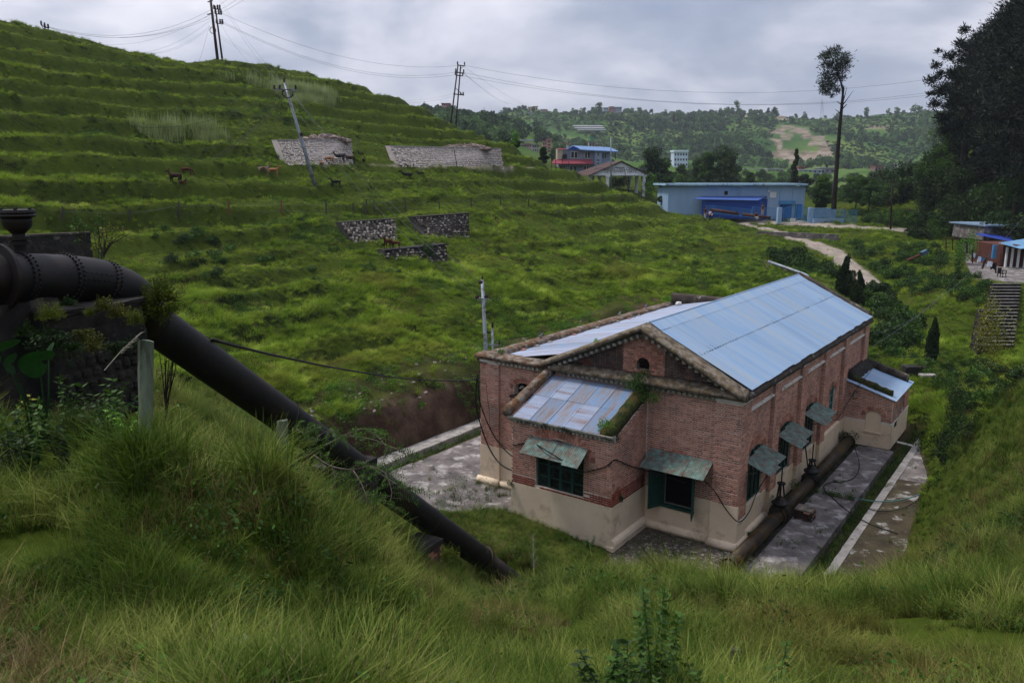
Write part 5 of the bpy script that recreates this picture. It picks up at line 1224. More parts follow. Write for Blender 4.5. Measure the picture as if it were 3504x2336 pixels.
# leaning pole on the goat terrace
g_, d_ = hit(727, 430, 40); pt3 = at(653, 190, d_ * 1.0); t = thing('power_pole', 'leaning silver power pole in front of the pale retaining wall', 'pole', g_); pole(t, g_ - zz * .3, pt3, .17, .10, M['steel'])
m = MB(); a0 = at(657, 207, d_); m.beam(a0 + np.array([-1.0, 0, .05]), a0 + np.array([.9, 0, .0]), .09, .12); a1 = at(653, 195, d_); m.beam(a1 + np.array([-.6, 0, -.1]), a1 + np.array([.2, 0, .05]), .07, .07); part(t, 'crossarm', m, M['steel'])
for dx in (-.95, -.5, .8): insul(t, a0 + np.array([dx, 0, .05]), s=1.5)
insul(t, pt3, s=1.5)
m = MB(); c_ = at(661, 215, d_ - .3)
for k in range(4): m.tube([c_ + np.array([.45 * math.cos(q), -.1 + .06 * k, .33 * math.sin(q)]) for q in np.linspace(0, 6.28, 13)], .025, 4)
part(t, 'cable_coil', m, M['cable'])
q = at(693, 309, d_ - .15); m = MB(); m.box((q[0] - .12, q[1] - .1, q[2] - .12), (q[0] + .12, q[1] + .1, q[2] + .12)); part(t, 'plate', m, M['pole_dark'])
# crest poles
g1 = at(500, 133, 91); pt4 = at(479, -40, 91)
t = thing('power_pole', 'tall dark red pole rising out of the picture on the hill crest', 'pole', drop(g1)); pole(t, drop(g1) - zz * .5, pt4, .17, .12, M['pole_dark'])
m = MB(); m.tube([at(489, 70, 90.5) + np.array([.35 * math.cos(q), 0, .35 * math.sin(q)]) for q in np.linspace(0, 6.28, 13)], .04, 5); part(t, 'ring', m, M['pole_dark'])
for x, y in ((483, 3), (482, 32)): m = MB(); m.beam(at(x - 6, y + 2, 91), at(x + 6, y - 1, 91), .08, .1); part(t, 'crossarm', m, M['pole_dark'])
g2 = at(512, 134, 95); pt5 = at(494, 14, 95); t = thing('power_pole', 'thin grey pole with insulators beside the tall crest pole', 'pole', drop(g2)); pole(t, drop(g2) - zz * .5, pt5, .13, .08, M['bark'])
for x, y in ((496, 22), (499, 33), (502, 55)):
    m = MB(); m.beam(at(x - 5, y - 1, 95), at(x + 11, y + 1, 95), .07, .08); part(t, 'crossarm', m, M['pole_dark'])
    for dx in (-4, 4, 9): insul(t, at(x + dx, y, 94.9), s=2.2)
g3 = at(103, 72, 84); t = thing('power_pole', 'dark pole top with crossarm showing above the hill crest at left', 'pole', drop(at(103, 90, 84))); pole(t, drop(at(103, 90, 84)), at(103, 61, 84), .1, .08, M['pole_dark'])
m = MB(); m.beam(at(95, 59, 84), at(112, 66, 84), .09, .1); m.beam(at(97, 62, 84), at(101, 69, 84), .05, .05); part(t, 'crossarm', m, M['pole_dark'])
for x, y in ((95, 58), (103, 62), (111, 65)): insul(t, at(x, y, 84), s=1.8)
# twin pole behind the nose of the hill
DT = 122; t = thing('power_pole', 'twin legged dark power pole behind the end of the terraced hill', 'pole', drop(at(1038, 290, DT)))
for a, b in (((1031, 285), (1052, 149)), ((1044, 285), (1058, 152))): pole(t, drop(at(*a, DT)), at(*b, DT), .12, .10, M['pole_dark'], 'leg')
for a, b in (((1051, 150), (1068, 152)), ((1047, 166), (1066, 169)), ((1046, 173), (1063, 175)), ((1041, 216), (1066, 219))):
    m = MB(); m.beam(at(*a, DT), at(*b, DT), .12, .14); part(t, 'crossarm', m, M['pole_dark'])
m = MB(); m.beam(at(1047, 203, DT), at(1063, 218, DT), .07, .07); m.beam(at(1056, 160, DT), at(1066, 152, DT), .07, .07); part(t, 'brace', m, M['pole_dark'])
for x, y in ((1051, 149), (1067, 150), (1047, 165), (1065, 167), (1046, 172), (1063, 174), (1058, 219), (1064, 219)): insul(t, at(x, y, DT), s=2.0)
# ------------------------------------------------------------------ wires
ORD = ('first', 'second', 'third', 'fourth', 'fifth', 'sixth', 'seventh', 'eighth', 'ninth', 'tenth', 'eleventh', 'twelfth', 'thirteenth', 'fourteenth', 'fifteenth', 'sixteenth', 'seventeenth', 'eighteenth', 'nineteenth', 'twentieth')
_wn = {}
def wire(a, b, sag, label, r=.012, mat='wire', group=None):
    r *= .62
    if group: k_ = _wn.get(group, 0); _wn[group] = k_ + 1; label = label + ', ' + ORD[k_] + ' from the top'
    a = np.array(a); b = np.array(b); n = 14; pts = [a + (b - a) * f - zz * sag * 4 * f * (1 - f) for f in np.linspace(0, 1, n + 1)]
    m = MB(); m.tube(pts, r, 4, False); return single('power_line', m, M[mat], label, 'wire', a, True, group)
G1 = 'wires from the crest poles to the twin pole'
for a, b, s in (((505, 29, 95), (1053, 151, DT), 2.2), ((504, 47, 95), (1047, 166, DT), 2.6), ((500, 48, 95), (1046, 172, DT), 2.6)): wire(at(*a), at(*b), s, 'sky wire from the crest poles to the twin pole', .022, group=G1)
for a, b in (((502, 80, 95), (1041, 216, DT)), ((500, 84, 95), (1041, 222, DT))): wire(at(*a), at(*b), 3.5, 'fine low wire from the crest to the twin pole', .012, group='fine low wires to the twin pole')
for k, (a, b, s) in enumerate((((1068, 151, DT), (2300, 155, 125), 3.9), ((1065, 167, DT), (2300, 186, 125), 4.1), ((1064, 175, DT), (2300, 196, 125), 3.6))): wire(at(*a), at(*b), s, ('topmost', 'middle', 'lowest')[k] + ' of three long wires crossing the sky to the pines', .026)
for a, b in (((1064, 152, DT), (1225, 246, 330)), ((1064, 167, DT), (1178, 240, 330)), ((1064, 168, DT), (1172, 240, 330))): wire(at(*a), at(*b), 1.0, 'thin wire leading away from the twin pole into the valley', .03, group='wires leading away from the twin pole')
for a, b, s in (((492, -30, 92), (652, 190, d_), .8), ((488, -30, 92), (655, 205, d_), .9), ((505, 52, 95), (650, 205, d_), 1.0)): wire(at(*a), at(*b), s, 'wire from the crest pole to the leaning pole', .016, group='wires from the crest to the leaning pole')
for a, b, s in (((657, 192, d_), (1105, 648, 40), .9), ((650, 207, d_), (1097, 682, 39.8), 1.2), ((668, 208, d_), (1119, 682, 39.8), 1.0)): wire(at(*a), at(*b), s, 'wire running down the terraces to the near pole', .014, group='wires down to the near pole')
for a, b, s in (((95, 57, 84), (600, -60, 95), 3.4), ((103, 61, 84), (620, -60, 95), 3.5), ((111, 64, 84), (640, -60, 95), 3.4)): wire(at(*a), at(*b), s, 'wire rising from the pole top at the left crest', .02, group='wires from the left crest pole top')
for a, b, s in (((190, 96, 110), (482, 34, 91), 1.5), ((235, 112, 110), (482, 48, 91), 1.8), ((285, 112, 110), (480, 62, 91), 1.5), ((330, 122, 110), (478, 68, 91), .9), ((455, 150, 100), (481, 60, 91), .1)): wire(at(*a), at(*b), s, 'fine wire ending at the tall crest pole from the left', .014, group='fine wires left of the crest pole')
for a, b, s in (((-40, 158, 55), (646, 198, d_), 3.6), ((-40, 205, 52), (650, 207, d_), 5.2), ((-40, 212, 52), (652, 210, d_), 6.0), ((-40, 268, 50), (655, 222, d_), 5.2), ((-40, 262, 50), (656, 218, d_), 5.0)): wire(at(*a), at(*b), s, 'black wire sagging over the hillside to the leaning pole', .02, 'cable', 'wires sagging across the hillside')
wire(L(.1, 18.1, 3.9), at(2400, 440, 60), 1.0, 'long wire from the far corner of the house up to the pines', .02); wire(L(.1, 18.1, 4.6), at(2205, 622, 66), 1.0, 'pale wire from the house to the clothes line yard', .016)
wire(L(.3, 18.1, 3.6), at(2400, 712, 44), 1.0, 'black wire low over the gully towards the stairs', .025, 'cable')

# ------------------------------------------------------------------ stone walls on the terraces
_sm = {}
def stone_shape(k, mat):
    if (k, mat) not in _sm:
        m = MB(); m.blob((0, 0, 0), (.5, .5, .5), k * 13 + 1, (7, 4), .5, .14); me = m.data('stone', M[mat]); _sm[(k, mat)] = me
    return _sm[(k, mat)]
def stone_wall(label, TL, TR, BL, BR, batter, thick, nx, ny, mats, indiv, fill=1.0, cap=None, rs=0, size=1.0, extra=.3):
    gl, dl = hit(*BL, 20, 140); gr, dr = hit(*BR, 20, 140)
    bl, br = at(BL[0], BL[1], dl), at(BR[0], BR[1], dr); tl, tr = at(TL[0], TL[1], dl + batter), at(TR[0], TR[1], dr + batter)
    along = (br - bl) / np.linalg.norm(br - bl); bk = np.cross([0, 0, 1.], along); bk /= np.linalg.norm(bk)
    if bk[1] < 0: bk = -bk
    t = thing('stone_wall', label, 'wall', (bl + br) / 2); m = MB(); dn = zz * extra; a, b = bl - dn - (tl - bl) * .1, br - dn - (tr - br) * .1
    vs = [a, b, tr, tl, a + bk * thick, b + bk * thick, tr + bk * thick, tl + bk * thick]
    m.add([p + bk * .04 if i < 4 else p for i, p in enumerate(vs)], [(0,1,2,3),(3,2,6,7),(1,5,6,2),(4,0,3,7),(5,4,7,6)])
    core_ = part(t, 'wall_core', m, M[mats[0]]); rr = random.Random(rs); sm = MB(); W = np.linalg.norm(br - bl); H = np.linalg.norm(tl - bl)
    fn = np.cross(along, (tl - bl) / H); fn *= np.sign(-fn[1]); yaw = math.atan2(along[1], along[0])
    off = np.array(t.location)
    for j in range(ny):
        for i in range(nx):
            if rr.random() > fill: continue
            s = (i + .5 + rr.uniform(-.3, .3) + .5 * (j % 2) * .8) / nx; q = (j + .5 + rr.uniform(-.2, .2)) / ny
            if s > 1: continue
            p = (bl * (1 - s) + br * s) * (1 - q) + (tl * (1 - s) + tr * s) * q
            w, h = W / nx * rr.uniform(.7, 1.15) * size, H / ny * rr.uniform(.7, 1.1) * size
            if indiv:
                o = child(t, 'stone', stone_shape(rr.randrange(6), mats[1 + rr.randrange(len(mats) - 1)]), p - off)
                o.scale = (w, .22, h); o.rotation_euler = (-math.atan2(batter, H) * .6, rr.uniform(-.15, .15), yaw + rr.uniform(-.1, .1))
            else:
                sm.obox(p + fn * rr.uniform(-.0, .02), along * w * .44, fn * .035, (tl - bl) / H * h * .42, rr.random())
    if sm.v: part(t, 'small_stones', sm, M[mats[1]], kind='stuff')
    if cap:
        m = MB(); u_ = zz * .08; m.add([tl - bk * .08, tr - bk * .08, tr + bk * (thick + .05), tl + bk * (thick + .05), tl - bk * .08 + u_, tr - bk * .08 + u_, tr + bk * (thick + .05) + u_, tl + bk * (thick + .05) + u_], [(3,2,1,0),(4,5,6,7),(0,1,5,4),(1,2,6,5),(2,3,7,6),(3,0,4,7)]); part(t, 'coping', m, M[cap])
    return t, bl, br, tl, tr, bk
SW1 = stone_wall('pale battered stone wall behind the leaning pole and the goats', (637, 323), (806, 321), (660, 380), (812, 378), 1.3, .7, 42, 14, ('mortar_pale', 'stone_pale'), False, .9, 'mortar_pale', 1)
SW2 = stone_wall('long pale battered stone wall right of the goats', (897, 336), (1150, 342), (917, 384), (1157, 390), 1.3, .7, 64, 12, ('mortar_pale', 'stone_pale'), False, .9, 'mortar_pale', 2)
SW3 = stone_wall('dark old wall with white stones left of the two lower walls', (783, 513), (907, 504), (812, 560), (912, 553), .9, .6, 19, 9, ('wall_black', 'stone_old', 'stone_pale', 'stone_old'), True, .8, 'wall_black', 3)
SW4 = stone_wall('dark old wall with speckled stones right of the other lower wall', (950, 500), (1077, 491), (974, 546), (1080, 546), .9, .6, 20, 10, ('wall_black', 'stone_old', 'stone_pale', 'stone_old'), True, .6, 'wall_black', 4, .75)
SW5 = stone_wall('low overgrown wall with two goats on its top', (883, 577), (1026, 562), (889, 602), (1030, 602), .5, .9, 20, 5, ('wall_black', 'stone_old', 'stone_pale'), True, .5, 'masonry_dark', 5, .8)
# crack in the long wall and heaps of rubble behind both pale walls
m = MB(); a = at(1043, 343, hit(1043, 387, 20, 140)[1] + 1.0); b = hit(1051, 388, 20, 140)[0]; m.beam(a - np.array([0, .12, 0]), b - np.array([0, .08, -.05]), .05, .08); part(SW2[0], 'crack', m, M['wall_black'])
for k, (x, y, w, lab) in enumerate(((765, 318, 4.4, 'heap of pinkish rubble behind the top of the goats wall'), (1085, 336, 5.0, 'heap of pinkish rubble behind the long pale wall'))):
    W_ = (SW1, SW2)[k]; f_ = (.75, .74)[k]; p = W_[3] * (1 - f_) + W_[4] * f_ + W_[5] * 1.3 + zz * .15; m = MB(); rs = random.Random(k)
    for i in range(110): f2 = rs.uniform(-1, 1); m.blob(p + np.array([f2 * w * .55, rs.uniform(-.4, .7), -.25 + .55 * (1 - f2 * f2) * rs.uniform(.2, 1)]), (rs.uniform(.12, .38), rs.uniform(.15, .35), rs.uniform(.1, .25)), i + k * 20, (6, 4), rs.random(), .25)
    single('rubble_heap', m, mk('rubble_pink%d' % k, rgb('776863'), rgb('94847c'), 2.5, .95, .7, bscale=9, bdist=.08), lab, 'rubble', p, kind='stuff')
# black concrete wall behind the pipe at the left
gA, dA = hit(-60, 590, 14, 80); a = at(-60, 590, dA); b = at(212, 585, dA + 3); th_ = at(-60, 547, dA)[2] - a[2]
t = thing('concrete_wall', 'blackened concrete wall behind the air valve at left', 'wall', a); m = MB(); m.beam(a + zz * (th_ / 2 - .3), b + zz * (th_ / 2 - .05), .35, th_ + .6); part(t, 'wall_body', m, M['masonry_dark'])
m = MB(); m.beam(a + zz * (th_ + .02), b + zz * (th_ + .27), .45, .1); part(t, 'coping', m, M['cope_dark'])
# wire fence across the hillside
fp = [(144,505,475),(298,510,481),(410,503,463),(526,495,461),(646,490,461),(749,490,461),(812,489,467),(841,494,458),(860,488,458),(931,489,455),(1010,483,463),(1083,476,454),(1150,478,452),(1214,475,452),(1274,470,447),(1330,467,447),(1383,464,446),(1427,462,444),(1474,460,436),(1527,455,438)]
# posts stand on the ground where their feet are seen
prev = None; segs = []
for i, (x, yb, yt) in enumerate(fp):
    g_, dd = hit(x, yb, 30, 160)
    m = MB(); top = at(x + rnd.uniform(-1.5, 1.5), yt, dd); m.tube([g_ - zz * .2, top], [.07, .06], 6)
    lab = {3: 'red painted fence post third among the hillside posts right of the shrub', 4: 'rusty brown fence post left of the leaning pole foot'}.get(i, 'weathered grey fence post, %s of the hillside fence counted from the left' % ORD[i])
    single('fence_post', m, mk('rust_post%d' % i, rgb('5a2f22'), rgb('6c4a34'), 6) if i in (3, 4) else M['wood_dark'], lab, 'post', g_, group=None if i in (3, 4) else 'grey fence posts on the hillside')
    if prev is not None and i != 8: segs.append((prev, top))
    if i != 7: prev = top
m = MB()
for a, b in segs:
    for k in (.25, .75): m.tube([a - zz * k, (a + b) / 2 - zz * (k + .04), b - zz * k], .008, 3, False)
single('fence_wire', m, M['wire'], 'thin wires strung between the posts across the hillside', 'wire', segs[0][0], kind='stuff')

# ------------------------------------------------------------------ skinned figures
def skin(name, V, E, Rr, mat, sub=1, root=0):
    me = bpy.data.meshes.new(name + '_s'); me.from_pydata([tuple(v) for v in V], E, []); o = bpy.data.objects.new(name + '_s', me); COL.objects.link(o)
    sk = o.modifiers.new('s', 'SKIN'); sk.use_smooth_shade = True; sk.branch_smoothing = .6
    for i, r in enumerate(Rr): me.skin_vertices[0].data[i].radius = (r, r) if not hasattr(r, '__len__') else r
    me.skin_vertices[0].data[root].use_root = True
    if sub: s_ = o.modifiers.new('b', 'SUBSURF'); s_.levels = sub; s_.render_levels = sub
    dg = bpy.context.evaluated_depsgraph_get(); out = bpy.data.meshes.new_from_object(o.evaluated_get(dg)); out.name = name
    bpy.data.objects.remove(o); bpy.data.meshes.remove(me); out.materials.clear(); out.materials.append(mat); return out
def goat_body(pose, mat):
    # x forward, z up; shoulder height about .62
    if pose == 'lie': z0 = .22
    else: z0 = .55
    V = [(0, 0, z0), (-.22, 0, z0 + .02), (-.38, 0, z0), (.18, 0, z0 + .0), (.30, 0, z0 + .03)]; E = [(0, 1), (1, 2), (0, 3), (3, 4)]; Rr = [.145, .14, .09, .14, .11]
    def addc(par, pts, rs):
        k = par
        for p, r in zip(pts, rs): V.append(p); Rr.append(r); E.append((k, len(V) - 1)); k = len(V) - 1
    if pose == 'graze': addc(4, [(.44, 0, z0 - .08), (.52, 0, z0 - .25), (.60, 0, z0 - .38), (.66, 0, z0 - .47)], [.065, .05, .055, .03])
    else: addc(4, [(.40, 0, z0 + .16), (.46, 0, z0 + .29), (.56, 0, z0 + .27), (.66, 0, z0 + .20)], [.07, .055, .055, .028])
    addc(2, [(-.46, 0, z0 + .05), (-.50, 0, z0 + .12)], [.025, .015])
    if pose == 'lie':
        for s in (-1, 1):
            addc(4, [(.30, .1 * s, .12), (.45, .12 * s, .05), (.30, .13 * s, .03)], [.05, .03, .025]); addc(2, [(-.30, .12 * s, .12), (-.12, .16 * s, .07), (-.3, .17 * s, .03)], [.07, .035, .025])
    else:
        for s in (-1, 1):
            addc(4, [(.28, .09 * s, .38), (.29, .09 * s, .22), (.28, .09 * s, .05), (.31, .09 * s, .01)], [.055, .03, .022, .026])
            addc(2, [(-.33, .09 * s, .40), (-.28, .09 * s, .29), (-.38, .09 * s, .2), (-.35, .09 * s, .04), (-.32, .09 * s, .01)], [.075, .045, .027, .022, .026])
    return skin('body', V, E, Rr, mat, 1)
def goat_bits(pose):
    z0 = .22 if pose == 'lie' else .55; h = np.array([.46, 0, z0 + .31]) if pose != 'graze' else np.array([.52, 0, z0 - .22]); m = MB()
    for s in (-1, 1): m.tube([h + (0, .03 * s, 0), h + (-.05, .04 * s, .07), h + (-.12, .05 * s, .1)], [.018, .013, .004], 5)
    hn = m.data('horns', M['bark'], (0, 0, 0), True); m = MB()
    for s in (-1, 1): m.tube([h + (0.0, .05 * s, -.02), h + (-.02, .1 * s, -.05), h + (.0, .13 * s, -.1)], [.012, .028, .008], 5)
    return hn, m
gcol = dict(brown=(rgb('3c1c12'), rgb('552a1a')), tan=(rgb('80563a'), rgb('a4754f')), black=(rgb('0c0b0c'), rgb('191617')), white=(rgb('a89c90'), rgb('c9bdb0')), dark=(rgb('251510'), rgb('3c2118')), pied=(rgb('4a2517'), rgb('a89484')))
GM = {k: mk('goat_' + k, v[0], v[1], 3 if k != 'pied' else 2.2, .9, .2, obj=True) for k, v in gcol.items()}; _gb = {}
def goat(x, y, pose, col, head, label, s=1.0, on=None):
    p = hit(x, y, 30, 120)[0] if on is None else on; k = (pose, col)
    if k not in _gb: hb, em = goat_bits(pose); _gb[k] = (goat_body(pose, GM[col]), hb, em.data('ears', GM[col], (0, 0, 0), True))
    t = thing('goat', label, 'goat', p, head); t.scale = (s, s, s); child(t, 'body', _gb[k][0]); child(t, 'horns', _gb[k][1]); child(t, 'ears', _gb[k][2]); return t
goat(404, 424, 'stand', 'dark', R(165), 'large dark brown goat standing at left with head raised', 1.15)
goat(430, 404, 'graze', 'brown', R(10), 'reddish brown goat grazing behind the large dark goat', .9)
goat(419, 424, 'lie', 'brown', R(-20), 'small reddish goat lying by the large dark goat', .75)
goat(607, 403, 'stand', 'pied', R(10), 'brown and white goat left of the tan goat on the open terrace', 1.0)
goat(629, 406, 'stand', 'tan', R(5), 'slender tan goat looking right on the open terrace', 1.0)
goat(738, 379, 'lie', 'tan', R(100), 'tan goat sitting leftmost before the pale wall', .8)
goat(757, 376, 'graze', 'tan', R(200), 'tan goat bending its head beside the white goat', .9)
goat(768, 376, 'stand', 'white', R(190), 'white goat between the tan and the black goats at the wall', .8)
goat(780, 375, 'stand', 'black', R(170), 'large black goat before the pale wall', 1.15)
goat(804, 377, 'stand', 'dark', R(178), 'dark brown goat at the right end of the pale wall', 1.05)
goat(836, 377, 'stand', 'dark', R(90), 'small dark goat in the grass right of the pale wall', .8)
goat(772, 432, 'stand', 'black', R(185), 'lone black goat in the grass right of the leaning pole', .95)
goat(935, 407, 'lie', 'black', R(180), 'larger of two black goats lying in the grass below the long wall', 1.2)
goat(966, 402, 'lie', 'black', R(180), 'smaller of two black goats lying in the grass below the long wall', .8)
pw = SW5
def onwall(f): return pw[3] * (1 - f) + pw[4] * f + pw[5] * .35 + zz * .08
goat(0, 0, 'stand', 'brown', R(240), 'brown goat with white face standing tall on the low wall', 1.05, onwall(.10))
goat(0, 0, 'stand', 'brown', R(165), 'smaller brown goat on the low wall facing its mother', .75, onwall(.22))
# ------------------------------------------------------------------ buildings seen from far: facades that face the camera valley
def fy(x, y, Y): r = ray(x, y); return CP + r * (Y / r[1])
def fbox(mb, x0, y0, x1, y1, Y, dep, tint=.5, dy=0.0):
    a = fy(x0, y0, Y); b = fy(x1, y1, Y); xa = fy(x0, (y0 + y1) / 2, Y)[0]; xb = fy(x1, (y0 + y1) / 2, Y)[0]
    mb.box((xa, Y + dy, b[2]), (xb, Y + dy + dep, a[2]), tint)
def flat(n, h, **k): return mk(n, rgb(h), rgb(h, 1.2), 1.5, .8, .05, **k)
WH = flat('white_trim', 'c9c9c9'); DKW = mk('dark_window', rgb('0b0d12'), rgb('1a1e26'), 2, .2, 0)
def windows(t, lst, Y, frame=None, px=.7):
    for x0, y0, x1, y1 in lst:
        m = MB(); fbox(m, x0, y0, x1, y1, Y, .1, dy=-.06); w = part(t, 'window', m, frame or WH)
        n = 2 if (x1 - x0) < 14 else 2
        for i in range(n):
            xa = x0 + (x1 - x0) * i / n + px; xb = x0 + (x1 - x0) * (i + 1) / n - px * .6; q = MB(); fbox(q, xa, y0 + px, xb, y1 - px, Y, .06, dy=-.08); part(w, 'pane', q, DKW)
# --- blue block by the road
YB = 122.0; BB = thing('blue_building', 'long pale blue flat roofed building beside the road', 'building', drop(fy(1700, 500, YB)))
cB = mk('pale_blue_wall', rgb('84a0bd'), rgb('93adc8'), .5, .8, .05, c3=rgb('728da6'), s3=.4, t3=(.55, .75), stretch=(1, 1, .3)); cD = flat('deep_blue', '1f3f86'); cR = mk('blue_roof_sheet', rgb('3c5694'), rgb('47619c'), 1, .6, .05); cG = mk('blue_iron', rgb('3f78a8'), rgb('4f88b6'), 1, .6, 0)
m = MB(); fbox(m, 1534, 428, 1846.5, 512, YB, 9); part(BB, 'wall', m, cB)
m = MB(); fbox(m, 1760, 428, 1846.8, 512, YB, .3, dy=-.12); part(BB, 'entrance_wall', m, cB)
m = MB(); fbox(m, 1526, 421.5, 1852, 426, YB, 10.5, dy=-.8); part(BB, 'roof_slab', m, mk('fascia', rgb('93b4cc'), rgb('a5c2d6'), 1, .8, .05, c3=rgb('5e7078'), s3=1.2, t3=(.55, .65)))
a = fy(1604, 451, YB)[2]; zf = fy(1600, 457, YB - 2.3)[2]; zg = fy(1744, 460, YB - 2.3)[2]
m = MB(); x0, x1 = fy(1612, 452, YB)[0], fy(1761, 452, YB)[0]; x2, x3 = fy(1594, 458, YB - 2.5)[0], fy(1741, 460, YB - 2.5)[0]; m.add([(x0, YB - .15, fy(1612, 450.5, YB)[2]), (x1, YB - .15, fy(1761, 450.5, YB)[2]), (x3, YB - 2.5, zg), (x2, YB - 2.5, zf), (x0, YB - .15, fy(1612, 450.5, YB)[2] - .1), (x1, YB - .15, fy(1761, 450.5, YB)[2] - .1), (x3, YB - 2.5, zg - .1), (x2, YB - 2.5, zf - .1)], [(0,1,2,3),(4,7,6,5),(3,2,6,7),(1,5,6,2),(0,3,7,4)]); part(BB, 'shed_roof', m, cR, label='blue sheet roof of the open shed')
m = MB(); fbox(m, 1604, 459, 1742, 500, YB, .1, dy=-2.2); fbox(m, 1742, 457, 1760, 505, YB, .1, dy=-.3); part(BB, 'shed_wall', m, cD)
m = MB(); fbox(m, 1664, 439, 1671.5, 447.5, YB, .05, dy=-.04); part(BB, 'vent_opening', m, DKW)
m = MB(); fbox(m, 1768, 441, 1782, 454, YB, .06, dy=-.22); part(BB, 'sign_board', m, WH)
for xs in (1790, 1819): m = MB(); fbox(m, xs, 434, xs + .5, 464, YB, .03, dy=-.14); part(BB, 'conduit', m, cD)
m = MB(); fbox(m, 1763, 437, 1766, 441, YB, .5, dy=-.5); part(BB, 'camera_box', m, WH)
m = MB(); fbox(m, 1788, 461, 1824, 469, YB, .5, dy=-.6); part(BB, 'door_canopy', m, cG)
m = MB(); fbox(m, 1789, 469, 1817, 508, YB, .05, dy=-.17); part(BB, 'roller_door', m, flat('roller_blue', '24589c'))
m = MB(); fbox(m, 1824, 470, 1830, 508, YB, .05, dy=-.17); part(BB, 'doorway', m, DKW)
m = MB(); fbox(m, 1829, 469, 1839, 506, YB, .08, dy=-.4); part(BB, 'open_door', m, flat('door_blue', '2560a8'))
def railing(label, x0, y0, x1, y1, Y, h_px, step, gate=False, arch=0.0, name='railing'):
    ta = fy(x0, y0, Y); tb = fy(x1, y1, Y); t = thing(name, label, 'gate' if gate else 'fence', ta); H = fy(x0, y0 - h_px, Y)[2] - ta[2]; n = int((x1 - x0) / step)
    f = MB(); f.beam(ta + zz * .06, tb + zz * .06, .05, .05); bars = MB()
    for i in range(n + 1):
        s = i / n; p = ta + (tb - ta) * s; hh = H * (1 + arch * math.sin(math.pi * s / 2)) if arch >= 0 else H * (1 - arch * math.cos(math.pi * s / 2)); bars.beam(p, p + zz * hh, .03, .03)
        if i: f.beam(lp_, p + zz * hh, .05, .05)
        lp_ = p + zz * hh
    f.beam(ta, ta + zz * H * (1 if arch >= 0 else 1 - arch), .07, .07); f.beam(tb, tb + zz * H * (1 + max(arch, 0)), .07, .07); part(t, 'frame', f, cG); part(t, 'bars', bars, cG, kind='stuff'); return t
for i in range(5): railing('blue fence panel before the open shed, %s from the left' % ORD[i], 1640 + 17 * i if i else 1620, 491 + 1.8 * i, 1657 + 17 * i, 493 + 1.8 * i, YB - 5, 19, 2.2).__setitem__('group', 'blue fence panels before the shed')
railing('blue railing between the shed and the left gate post', 1727, 501, 1787, 505.5, YB - 5, 26, 2.6)
railing('left leaf of the blue arched gate', 1798, 510, 1826, 510, YB - 6, 30, 2.2, True, .28, 'gate'); railing('right leaf of the blue arched gate', 1827, 510, 1858, 510, YB - 6, 28, 2.2, True, -.35, 'gate')
for x, lab in ((1791.5, 'pale blue gate post left of the arched gate'), (1863, 'pale blue gate post right of the arched gate')): m = MB(); fbox(m, x - 4.5, 477, x + 4.5, 513, YB - 6.2, .7); single('gate_post', m, cB, lab, 'post', fy(x, 513, YB - 6.2))
m = MB(); fbox(m, 1868, 502, 1938, 517, YB - 7, .3); single('low_wall', m, cB, 'low pale blue wall right of the gate', 'wall', fy(1868, 516, YB - 7))
railing('blue railing on the low wall right of the gate', 1869, 503, 1937, 503.5, YB - 6.9, 23, 2.6); railing('blue railing panel at the right end of the compound', 1938, 513, 1966, 513, YB - 7, 30, 2.4)
m = MB(); fbox(m, 1868, 478, 1920, 503, YB + 2, .3); single('low_wall', m, cB, 'pale blue inner wall behind the railing right of the gate', 'wall', fy(1868, 500, YB + 2))
m = MB(); fbox(m, 1816, 501.5, 1827, 510, YB - 7.5, .1); single('notice_board', m, WH, 'small white board leaning before the gate', 'sign', fy(1820, 510, YB - 7.5))
for (a, b, lab) in (((1634, 482), (1697, 491), 'long rusty iron pipe lying left along the shed fence'), ((1705, 492), (1770, 501), 'rusty iron pipe lying right by the sitting people')):
    m = MB(); pa, pb = fy(a[0], a[1], YB - 8), fy(b[0], b[1], YB - 9); m.tube([pa, pb], .22, 14); single('rusty_pipe', m, mk('rust' + lab[:5], rgb('3a2824'), rgb('543a34'), 2, .9, .2), lab, 'pipe', pa, True)
# retaining wall below the upper road
a, b = atz(1745, 548, 4.9), atz(1925, 553, 4.4); a = hit(1740, 540, 60, 130)[0]; b = hit(1925, 552, 60, 130)[0]
m = MB(); m.beam(a - zz * .5, b - zz * .3, .4, 2.0); single('retaining_wall', m, M['concrete'], 'stained concrete retaining wall between the two roads', 'wall', a)
# --- pavilion
YP = 133.0; PV_ = thing('pavilion', 'open white columned pavilion with brown gable roof on the hillside', 'pavilion', drop(fy(1425, 446, YP)))
def X(x, y=425, Y=YP): return fy(x, y, Y)[0]
def Z(y, Y=YP): return fy(1425, y, Y)[2]
m = MB(); xl, xr, xa, zb, zt = X(1359), X(1488), X(1426), Z(403), Z(373)
m.add([(xl, YP, zb), (xr, YP, zb), (xa, YP, zt), (xl, YP + .3, zb), (xr, YP + .3, zb), (xa, YP + .3, zt)], [(0,1,2),(3,5,4),(0,2,5,3),(1,4,5,2),(0,3,4,1)]); part(PV_, 'pediment', m, WH)
m = MB(); m.box((xl - .2, YP - .15, zb - .02), (xr + .3, YP + 8, zb + .12)); m.box((X(1334), YP + 5.5, zb), (xl, YP + 8.5, zb + .12)); part(PV_, 'beam', m, WH)
m = MB(); rb = mk('brown_tiles', rgb('3b2a26'), rgb('54403a'), 2, .9, .3)
b3 = (X(1334, 400, YP + 8), YP + 8.5, zb + .1); tt = (X(1400, 370, YP + 8), YP + 8.5, zt + .1)
